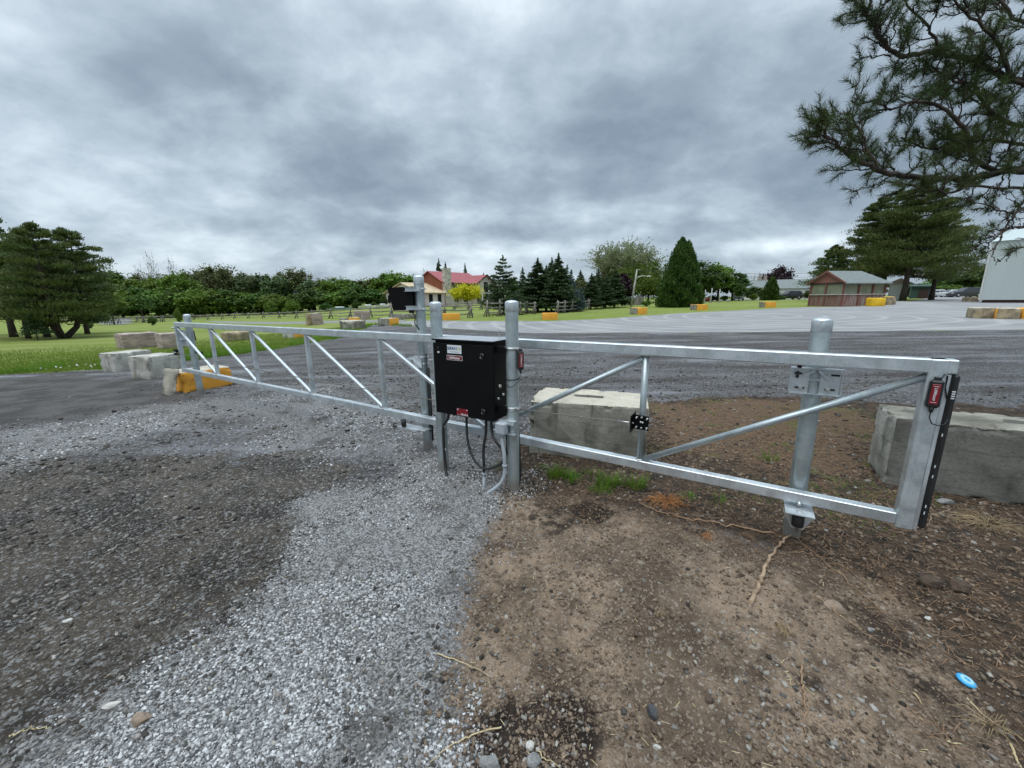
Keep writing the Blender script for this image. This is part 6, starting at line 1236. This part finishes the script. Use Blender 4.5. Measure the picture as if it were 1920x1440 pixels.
stone(268, 1362, .062, .050, .045, 'tanrock', 'rounded tan rock on the pale gravel at lower left', 1); stone(212, 1332, .062, .030, .014, 'palerock', 'flat pale stone on the dark soil at lower left', 2, rz=.3); stone(127, 1168, .05, .03, .015, 'palerock', 'small pale flat stone near the left picture edge', 3)
stone(1565, 1147, .10, .06, .055, 'tanrock', 'fist-sized tan rock between two long twigs', 4, rz=-.5); stone(1745, 1102, .11, .08, .06, 'clod', 'left earth clod of the pair below the dark block', 5, 'earth clod', 'earth_clod'); stone(1795, 1104, .12, .09, .07, 'clod', 'right earth clod of the pair below the dark block', 6, 'earth clod', 'earth_clod')
stone(1223, 1342, .045, .05, .045, 'darkrock', 'dark jagged stone in the brown earth at the bottom', 7); stone(995, 1388, .035, .03, .03, 'palerock', 'pale angular stone at the bottom edge', 8); stone(1002, 1420, .05, .045, .04, 'greyrock', 'grey lump of rock at the bottom edge', 9); stone(918, 1420, .075, .06, .05, 'greyrock', 'largest grey rock at the bottom edge beside the pale gravel', 10)
stone(1742, 1150, .035, .022, .018, 'palerock', 'small pale pebble right of the fist-sized rock', 11); stone(1798, 1152, .05, .025, .02, 'tanrock', 'small flat tan stone below the earth clods', 12); stone(1633, 1180, .045, .025, .02, 'greyrock', 'small grey stone on the bare earth right of the fist-sized rock', 13); stone(1330, 1322, .035, .03, .02, 'clod', 'small dark clod right of the jagged stone', 14, 'earth clod', 'earth_clod')
stone(1232, 1402, .03, .022, .02, 'palerock', 'tan pebble near the bottom edge', 15); stone(1772, 945, .12, .06, .05, 'greyrock', 'grey stone at the foot of the dark block', 16); stone(1640, 962, .06, .04, .04, 'greyrock', 'small grey stone on the litter beside the gate end', 17); stone(1388, 1085, .035, .03, .025, 'clod', 'small earth clod beside the thick peeled stick', 18, 'earth clod', 'earth_clod')
def twig(pts, r, mt, label, name='twig', up=.006, cat='twig', n=6, jag=.012):
    P_ = []; rr_ = random.Random(int(pts[0][0]*7+pts[0][1]))
    for i in range(len(pts)-1):
        a, c = g2(*pts[i][:2]), g2(*pts[i+1][:2]); m_ = 8
        for k in range(m_):
            t = k/m_; x = a[0]+(c[0]-a[0])*t+rr_.gauss(0, jag*.35); y = a[1]+(c[1]-a[1])*t+rr_.gauss(0, jag*.35); P_.append((x, y, gz(x, y)+up+abs(rr_.gauss(0, jag*.4))))
    x, y = g2(*pts[-1][:2]); P_.append((x, y, gz(x, y)+up)); N_ = len(P_); rs_ = [r*(1-.65*i/N_) for i in range(N_)]; b = MB(); b.tube(P_, rs_, n); o = b.build(name, M[mt]); return tag(o, label, cat)
tw = twig([(1405, 1146), (1428, 1095), (1436, 1060), (1462, 1022), (1495, 1000), (1524, 993)], .0125, 'root', 'thick peeled brown stick lying against the right gate post', 'stick', .008, 'stick', 8, .016)
twig([(1455, 1006), (1360, 990), (1260, 970), (1225, 962), (1198, 946)], .006, 'twig', 'long thin branch lying left from the right gate post', 'dry_branch', cat='branch'); twig([(1490, 1010), (1560, 1072), (1650, 1140), (1730, 1195)], .0032, 'twig', 'long curved twig running right from the gate post')
twig([(1520, 1118), (1570, 1160), (1640, 1205), (1712, 1222)], .003, 'twig', 'curved twig passing the fist-sized tan rock'); twig([(1500, 1265), (1503, 1310), (1508, 1350), (1505, 1390)], .0042, 'twig', 'upright-looking peeled twig in the bottom middle of the earth', jag=.008); twig([(1472, 1275), (1480, 1302)], .0025, 'straw', 'tiny pale straw beside the peeled twig')
twig([(818, 1228), (870, 1245), (922, 1268)], .003, 'straw', 'straw stalk at the edge of the pale gravel', jag=.003); twig([(940, 1350), (890, 1372), (845, 1400), (805, 1432)], .0035, 'straw', 'long straw stalk at the bottom beside the grey rock', jag=.004); twig([(1812, 1308), (1860, 1350), (1920, 1395)], .003, 'straw', 'straw stalk below the blue lid', jag=.003); twig([(1895, 1395), (1908, 1425), (1915, 1440)], .005, 'straw', 'thick straw piece in the bottom right corner', jag=.002)
twig([(1712, 1302), (1728, 1322)], .004, 'straw', 'short pale wood splinter left of the straw stalks', jag=.001); twig([(1775, 1391), (1802, 1396)], .0035, 'straw', 'short pale splinter near the bottom right corner', jag=.001); twig([(1010, 1398), (1022, 1420), (1050, 1440)], .0028, 'straw', 'thin straw beside the bottom edge stones', jag=.004); twig([(1640, 1145), (1710, 1147)], .002, 'twig', 'very thin straight twig right of the tan rock'); twig([(1480, 1040), (1550, 1050), (1620, 1080)], .0022, 'twig', 'thin twig branching off below the gate post')
twig([(1780, 960), (1745, 970), (1740, 990), (1690, 1000)], .004, 'root', 'crooked reddish root beside the gate end', jag=.01); twig([(20, 1388), (60, 1375), (100, 1372)], .003, 'straw', 'dry straw stalks at the bottom left edge'); twig([(985, 1205), (1060, 1240)], .0015, 'twig', 'hair-thin twig on the brown earth')
def sprig(px, py, rad, n, mt, label, seed, name='pine_sprig'):
    x, y = g2(px, py); rr_ = random.Random(seed); b = MB()
    for i in range(n):
        a = rr_.uniform(0, 6.28); r0 = rad*rr_.uniform(0, .5); cx_ = x+math.cos(a)*r0; cy_ = y+math.sin(a)*r0*.7; a2 = a+rr_.gauss(0, .7); L_ = rad*rr_.uniform(.4, .9); z = gz(cx_, cy_)+.004
        b.tube([(cx_, cy_, z+rr_.uniform(0, .03)), (cx_+math.cos(a2)*L_*.5, cy_+math.sin(a2)*L_*.5, z+rr_.uniform(.01, .05)), (cx_+math.cos(a2)*L_, cy_+math.sin(a2)*L_, z+rr_.uniform(0, .02))], [.0016, .0014, .0006], 3, caps=False)
    o = b.build(name, M[mt]); return tag(o, label, 'dry pine needles')
M['needles_orange'] = mat('rusty_pine_needles', (.50, .22, .07), (.36, .15, .05), 15, rough=.8); M['needles_tan'] = mat('tan_pine_needles', (.34, .25, .14), (.24, .165, .09), 15, rough=.8)
sprig(1248, 945, .17, 120, 'needles_orange', 'rusty orange clump of dead pine needles near the middle weeds', 1); sprig(1850, 985, .22, 120, 'needles_tan', 'tan clump of dead pine needles at the right edge', 2); sprig(1470, 1208, .05, 26, 'needles_tan', 'small tan needle sprig in the middle of the bare earth', 3); sprig(1465, 1195, .03, 14, 'needles_tan', 'tiny pale sprig just above the small tan one', 4); sprig(1325, 1018, .05, 24, 'needles_orange', 'little rusty needle sprig left of the thick stick', 5); sprig(1240, 1172, .035, 16, 'needles_tan', 'tiny tan sprig left of the bare earth middle', 6); sprig(1850, 1365, .10, 34, 'needles_tan', 'needle clump in the bottom right corner', 7)
# blue lid
x, y = g2(1812, 1273); e = empty('bottle_lid', (x, y, gz(x, y)+.004), 0, 'round light blue plastic lid with a white centre lying on the earth', 'plastic lid'); e.rotation_euler = (R(10), R(8), .3); M['blue'] = mat('light_blue_plastic', (.045, .33, .62), (.05, .36, .66), rough=.3); M['palecyan'] = mat('pale_cyan_print', (.35, .62, .66), rough=.4)
b = MB(); b.lathe([(0, 0), (.030, 0), (.032, .003), (.032, .008), (.029, .012), (.021, .0135), (0, .0135)], n=28); b.build('rim', M['blue'], e); b = MB(); b.lathe([(.0215, .0132), (.0205, .0150), (.010, .0150), (.010, .0138), (0, .0138)], n=24); b.build('centre', M['palecyan'], e); b = MB(); b.lathe([(0, .0136), (.0085, .0136), (.0085, .0146), (0, .0146)], n=18); b.build('middle_spot', M['blue'], e)
# ------------------------------------------------------------------ grass
def blades(name, X, Y, hgt, wid, mtl, label, cat, seed, lean=.35):
    r_ = np.random.RandomState(seed); n = len(X); Z = terrain(X, Y)+relief(X, Y, zones(X, Y)); a = r_.rand(n)*6.283; hh = hgt*(.45+.75*r_.rand(n)); w = wid*(.6+.8*r_.rand(n)); d = r_.rand(n)*6.283; l = lean*hh*(.2+r_.rand(n)); P0 = np.stack([X, Y, Z-.01], 1); sv_ = np.stack([np.cos(a)*w, np.sin(a)*w, 0*w], 1); top_ = P0+np.stack([np.cos(d)*l, np.sin(d)*l, hh], 1); mid = P0+np.stack([np.cos(d)*l*.3, np.sin(d)*l*.3, hh*.55], 1)
    V = np.stack([P0-sv_, P0+sv_, mid+sv_*.8, top_, mid-sv_*.8], 1).reshape(-1, 3); k = np.arange(n)[:, None]*5; Q = np.concatenate([k+np.array([[0, 1, 2, 4]]), k+np.array([[4, 2, 3, 3]])]); T4 = np.concatenate([k+np.array([[0, 1, 2, 4]])]); me = npmesh(name, V, T4, mtl)
    V2 = np.stack([mid-sv_*.8, mid+sv_*.8, top_+sv_*.05, top_-sv_*.05], 1).reshape(-1, 3); Vall = np.concatenate([V.reshape(-1, 5, 3)[:, [0, 1, 2, 4]].reshape(-1, 3), V2]); kk_ = np.arange(2*n)[:, None]*4+np.arange(4)[None]; me = npmesh(name, Vall, kk_, mtl); return tag(link(name, me), label, cat, kind='stuff')
rg = np.random.RandomState(9)
def samp2(n, r0, r1, a0, a1, wfun, p=1.): return samp(wfun, r0, r1, a0, a1, p)(n, rg)
X, Y = samp2(90000, 10, 30, -63, -12, lambda X, Y, z: (z['lawn'] > .45)*np.clip(1.25-np.maximum(0, -sdist(X, Y, Z_LOT))/9, .10, 1)); blades('lawn_grass', X, Y, .07, .006, M['grass'], 'mown grass of the lawn on the left', 'grass', 1)
X, Y = samp2(42000, 10, 30, -63, -14, lambda X, Y, z: (z['lawn'] > .4)*np.clip(1.1-np.maximum(0, -sdist(X, Y, Z_LOT))/2.2, 0, 1)**1.5*(fbm(X, Y, .9, 2, 4, 4) > .42)); blades('verge_grass', X, Y, .19, .008, M['weed'], 'taller unmown grass along the edge of the gravel yard', 'grass', 2)
X, Y = samp2(700, 10, 16, -62, -35, lambda X, Y, z: (z['lawn'] > .4)*np.clip(1.1-np.maximum(0, -sdist(X, Y, Z_LOT))/2, 0, 1)); Zt = terrain(X, Y); Vf, Qf = faces(np.stack([X, Y, Zt+.10+.08*rg.rand(len(X))], 1), .018, rg, 1.); tag(link('clover_flowers', npmesh('clover_flowers', Vf, Qf, M['flower'])), 'small white flowers in the taller grass at the yard edge', 'flowers', kind='stuff')
# weeds by the gate: tufts one could count
def tuft(px, py, n, hgt, spread, label, seed):
    x, y = g2(px, py); r_ = np.random.RandomState(seed); a = r_.rand(n)*6.283; q = r_.rand(n)**.7*spread*2.1; Xb = np.cos(a)*q; Yb = np.sin(a)*q*.7; hh = hgt*(.4+.7*r_.rand(n)); d = a+r_.normal(size=n)*.9; l = hh*(.3+.9*r_.rand(n)); w = .0026; hh = hh*(.7+.9*r_.rand(n)); P0 = np.stack([Xb, Yb, 0*Xb-.005], 1); sv_ = np.stack([-np.sin(d)*w, np.cos(d)*w, 0*d], 1); m_ = P0+np.stack([np.cos(d)*l*.3, np.sin(d)*l*.3, hh*.6], 1); t_ = P0+np.stack([np.cos(d)*l, np.sin(d)*l, hh], 1)
    V = np.concatenate([np.stack([P0-sv_, P0+sv_, m_+sv_, m_-sv_], 1).reshape(-1, 3), np.stack([m_-sv_, m_+sv_, t_+sv_*.1, t_-sv_*.1], 1).reshape(-1, 3)]); o = link('grass_tuft', npmesh('grass_tuft', V, np.arange(2*n)[:, None]*4+np.arange(4)[None], M['weed']), None, (x, y, gz(x, y))); return tag(o, label, 'grass tuft', 'green weed tufts by the gate')
for i, (px, py, n, hh, sp, l) in enumerate([(1045, 895, 190, .09, .05, 'leftmost bright tuft of the middle weed patch, biggest of its left half'), (1075, 900, 110, .07, .05, 'low green tuft right of the leftmost bright one'), (1015, 882, 30, .05, .04, 'faint green tuft just right of the operator post'), (1140, 912, 170, .10, .05, 'bright green tuft in the middle of the weed patch'), (1190, 915, 140, .09, .05, 'rightmost bright tuft of the weed patch below the gate rail'), (1125, 925, 80, .06, .05, 'low tuft in front of the middle of the weed patch'), (1105, 890, 36, .06, .05, 'small tuft behind the middle of the weed patch'), (1350, 945, 30, .06, .05, 'sparse tuft left of the right gate post foot'), (1290, 938, 24, .05, .04, 'very small tuft beside the rusty needle clump'), (935, 880, 30, .06, .04, 'small tuft behind the conduits'), (1440, 862, 40, .09, .05, 'slim tuft behind the diagonal brace'), (1378, 812, 30, .07, .06, 'tuft on the needle litter behind the gate, left of the slim one'), (1330, 775, 40, .05, .12, 'flat pale tuft behind the gate near the concrete block')]): tuft(px, py, n, hh, sp, l, 40+i)
X, Y = samp2(6000, 3.4, 7.5, 12, 50, lambda X, Y, z: np.clip(z['needle']+z['mulch']*.4, 0, 1)*(fbm(X, Y, 2, 3, 8, 8) > .60)*.9); blades('weed_cover', X, Y, .035, .002, M['weed'], 'thin green weeds creeping through the needle litter behind the gate', 'weeds', 3)
# dead needle litter lying flat
def litter(name, n, w, r0, r1, a0, a1, L_, mt, label, seed):
    r_ = np.random.RandomState(seed); X, Y = samp(w, r0, r1, a0, a1)(n, r_); n = len(X); Z = terrain(X, Y)+relief(X, Y, zones(X, Y))+.006+.006*r_.rand(n); a = r_.rand(n)*6.283; l = L_*(.5+r_.rand(n)); d = np.stack([np.cos(a)*l, np.sin(a)*l, r_.normal(size=n)*l*.15], 1); s = np.stack([-np.sin(a), np.cos(a), 0*a], 1)*(.0007*(1+np.hypot(X, Y)[:, None]*.25)); P0 = np.stack([X, Y, Z], 1); V = np.stack([P0-d-s, P0-d+s, P0+d+s, P0+d-s], 1).reshape(-1, 3); return tag(link(name, npmesh(name, V, np.arange(n)[:, None]*4+np.arange(4)[None], M[mt])), label, 'pine needles', kind='stuff')
litter('needle_litter', 9000, lambda X, Y, z: np.clip(z['needle']*.9+z['mulch']*.5, 0, 1)*np.clip((fbm(X, Y, 2.5, 3, 1, 2)-.35)*5, .05, 1), 1.4, 7.5, 5, 62, .024, 'needles_dry', 'dead brown pine needles strewn on the ground behind and under the gate', 5)
litter('straw_litter', 260, lambda X, Y, z: z['brown']*.5+z['mulch']*.6+z['ldirt']*.6, 1.0, 4, -55, 62, .012, 'straw', 'bits of pale straw scattered on the bare ground', 6)
# ------------------------------------------------------------------ overhanging pine at the right: trunk outside the picture, limbs reaching in
def pine_overhang():
    rr_ = random.Random(77); base = Vector((7.4, 3.6, 0)); e = empty('scots_pine', base, 0, 'big pine whose needled limbs hang into the picture from the upper right', 'tree')
    tb = MB(); tb.tube([(0, 0, -.1), (.05, 0, 1.5), (-.1, .05, 3.2), (.1, 0, 5), (0, .1, 7.5), (.1, 0, 9.5)], [.24, .2, .17, .14, .08, .02], 12); tb.build('trunk', M['bark_pine'], e)
    tuft_p = []; limbs = []
    def path(pts, Z0, Z1): n = len(pts)-1; return [P3(px, py, Z0+(Z1-Z0)*i/n)-base for i, (px, py) in enumerate(pts)]
    def smooth(P_, k=5):
        out = []
        for i in range(len(P_)-1):
            a, b_, c, d = P_[max(i-1, 0)], P_[i], P_[i+1], P_[min(i+2, len(P_)-1)]
            for j in range(k): t = j/k; out.append(.5*((2*b_)+(-a+c)*t+(2*a-5*b_+4*c-d)*t*t+(-a+3*b_-3*c+d)*t**3))
        return out+[P_[-1]]
    def add(pts, r0, r1, level, dens=1., bare=0., tl=.30):
        S = smooth(pts); N_ = len(S); b = MB(); b.tube([s+Vector((rr_.gauss(0, .006), rr_.gauss(0, .006), rr_.gauss(0, .006))) for s in S], [r0+(r1-r0)*i/(N_-1) for i in range(N_)], 7 if level == 0 else 5, caps=level == 0)
        limbs.append((b, level)); L_ = sum((S[i+1]-S[i]).length for i in range(N_-1))
        if level < 2:
            m = int(L_/(.060 if level == 0 else .062)*dens); 
            for k in range(m):
                t = (.12 if level == 0 else .2)+.86*(k+rr_.random())/m; i = min(N_-2, int(t*(N_-1))); p = S[i].lerp(S[i+1], t*(N_-1)-i); d = (S[i+1]-S[i]).normalized()
                s = Vector((rr_.gauss(0, 1), rr_.gauss(0, .8), rr_.gauss(0.15, 1))); s = (s-d*s.dot(d)).normalized(); dr = (d*rr_.uniform(.5, 1.)+s*rr_.uniform(.6, 1.)).normalized(); l = tl*rr_.uniform(.5, 1.15)*(1.15-.6*t)*(1 if level == 0 else .55)
                q = p+dr*l*.5+Vector((0, 0, .01)); e_ = p+dr*l+Vector((0, 0, l*.14)); add([p, q, e_], r1*.8+.002, .0022, level+1, dens, bare, tl)
        if level >= 1 and rr_.random() > bare:
            d = (S[-1]-S[-2]).normalized(); tuft_p.append((S[-1], d, S[0]))
        if level == 0: tuft_p.append((S[-1], (S[-1]-S[-2]).normalized(), S[-4]))
    add(path([(2080, 130), (1985, 150), (1900, 152), (1835, 118), (1760, 98), (1700, 104), (1668, 95), (1648, 68), (1632, 38), (1620, 14)], 3.3, 2.7), .030, .005, 0)
    add(path([(2080, 290), (1985, 325), (1900, 318), (1840, 330), (1770, 336), (1700, 330), (1648, 320), (1608, 300), (1572, 274), (1545, 248), (1528, 226)], 3.3, 2.7), .034, .005, 0)
    add(path([(1960, 310), (1880, 322), (1828, 298), (1812, 250), (1775, 208), (1725, 190), (1672, 205), (1640, 188)], 3.2, 2.9), .022, .005, 0)
    add(path([(1648, 320), (1625, 270), (1600, 225), (1588, 212)], 2.8, 2.7), .009, .004, 0, .9)
    add(path([(2060, 60), (1960, 60), (1890, 20), (1850, -40)], 3.0, 3.0), .02, .006, 0)
    add(path([(1980, 180), (1900, 150), (1870, 80), (1810, 20), (1770, -20)], 3.1, 2.8), .018, .005, 0)
    add(path([(1770, 98), (1740, 50), (1700, 10), (1690, -20)], 3.0, 2.9), .010, .005, 0, .8)
    add(path([(2080, 210), (1985, 230), (1900, 235), (1850, 200), (1820, 160), (1780, 150), (1740, 120)], 3.4, 3.0), .022, .005, 0)
    add(path([(2080, 250), (1990, 262), (1920, 272), (1860, 262), (1800, 270), (1740, 280), (1690, 260)], 3.6, 3.2), .020, .005, 0)
    add(path([(2080, 330), (1985, 352), (1900, 352), (1830, 348), (1780, 362), (1740, 350), (1700, 348)], 3.3, 2.9), .014, .004, 0, .55)
    # lower, mostly bare drooping twigs
    add(path([(2080, 350), (1990, 380), (1930, 385), (1890, 400), (1850, 385), (1800, 372)], 3.2, 3.0), .012, .003, 0, .7, .75, .2)
    add(path([(2080, 400), (1990, 425), (1930, 425), (1885, 432), (1850, 455), (1815, 462)], 3.1, 2.9), .010, .003, 0, .7, .78, .19)
    add(path([(1960, 390), (1905, 400), (1880, 440), (1860, 470), (1838, 474)], 3.0, 2.9), .008, .003, 0, .6, .72, .18)
    add(path([(2050, 440), (1960, 452), (1925, 462), (1890, 474)], 2.9, 2.8), .008, .003, 0, .7, .75, .17)
    # connect the limbs to the trunk, out of the picture
    big = MB()
    for (px, py, Z, r_, zt) in ((2080, 130, 3.3, .034, 4.1), (2080, 290, 3.3, .038, 3.0), (2060, 60, 3.0, .024, 4.3), (2080, 210, 3.4, .026, 3.6), (2080, 250, 3.6, .024, 3.3), (2080, 330, 3.3, .02, 2.8), (2080, 350, 3.2, .018, 2.6), (2080, 400, 3.1, .016, 2.4), (2050, 440, 2.9, .014, 2.3)):
        a = P3(px, py, Z)-base; c = Vector((0, 0, zt)); S = smooth([c, c.lerp(a, .5)+Vector((0, 0, .08)), a]); bb = MB(); bb.tube(S, [r_*1.9-(r_*.9)*i/(len(S)-1) for i in range(len(S))], 8); bb.build('limb', M['bark_pine'], e)
    lb0 = [b for b, lv in limbs if lv == 0]
    for b in lb0: b.build('limb', M['bark_pine'], e)
    tw_ = MB()
    for b, lv in limbs:
        if lv > 0: o0 = len(tw_.v); tw_.v += b.v; tw_.f += [[o0+i for i in f] for f in b.f]; tw_.mi += b.mi; tw_.sm += b.sm; tw_.pc = [(0, 0)]
    o = tw_.build('twigs', M['bark_pine'], e); o['kind'] = 'stuff'
    r_ = np.random.RandomState(5); VV = []
    for p, d, s in tuft_p:
        m = int(rr_.uniform(66, 108)); p = np.array(p); d = np.array(d); s_ = np.array(s); l = min(.13, np.linalg.norm(p-s_)*.9); t = r_.rand(m)**.8; o_ = p[None]-d[None]*(t*l)[:, None]
        n3 = r_.normal(size=(m, 3)); n3 -= (n3@d)[:, None]*d[None]; n3 /= np.linalg.norm(n3, axis=1, keepdims=True); dr = d[None]*(.75+.45*r_.rand(m))[:, None]+n3*(.45+.95*t)[:, None]; dr += np.array([0, 0, .12]); dr /= np.linalg.norm(dr, axis=1, keepdims=True); L_ = (.036+.026*r_.rand(m))[:, None]
        w = np.cross(dr, r_.normal(size=(m, 3))); w /= np.linalg.norm(w, axis=1, keepdims=True); w *= .0010; bend = n3*L_*.12; VV.append(np.stack([o_-w, o_+w, o_+dr*L_+bend+w*.3, o_+dr*L_+bend-w*.3], 1).reshape(-1, 3))
    V = np.concatenate(VV); nd = link('needles', npmesh('needles', V, np.arange(len(V)//4)[:, None]*4+np.arange(4)[None], M['pine_n']), e); nd['kind'] = 'stuff'
    print('TUFTS', len(tuft_p), 'needles', len(V)//4)
    # rest of the crown above, out of the picture
    parts, _b = pine(6, 6, 99, 20, 9000, .09, .2, 1, .3); link('crown', crown_mesh('crown', parts, M['pine_n']), e, (1.4, .8, 4.6))
pine_overhang()
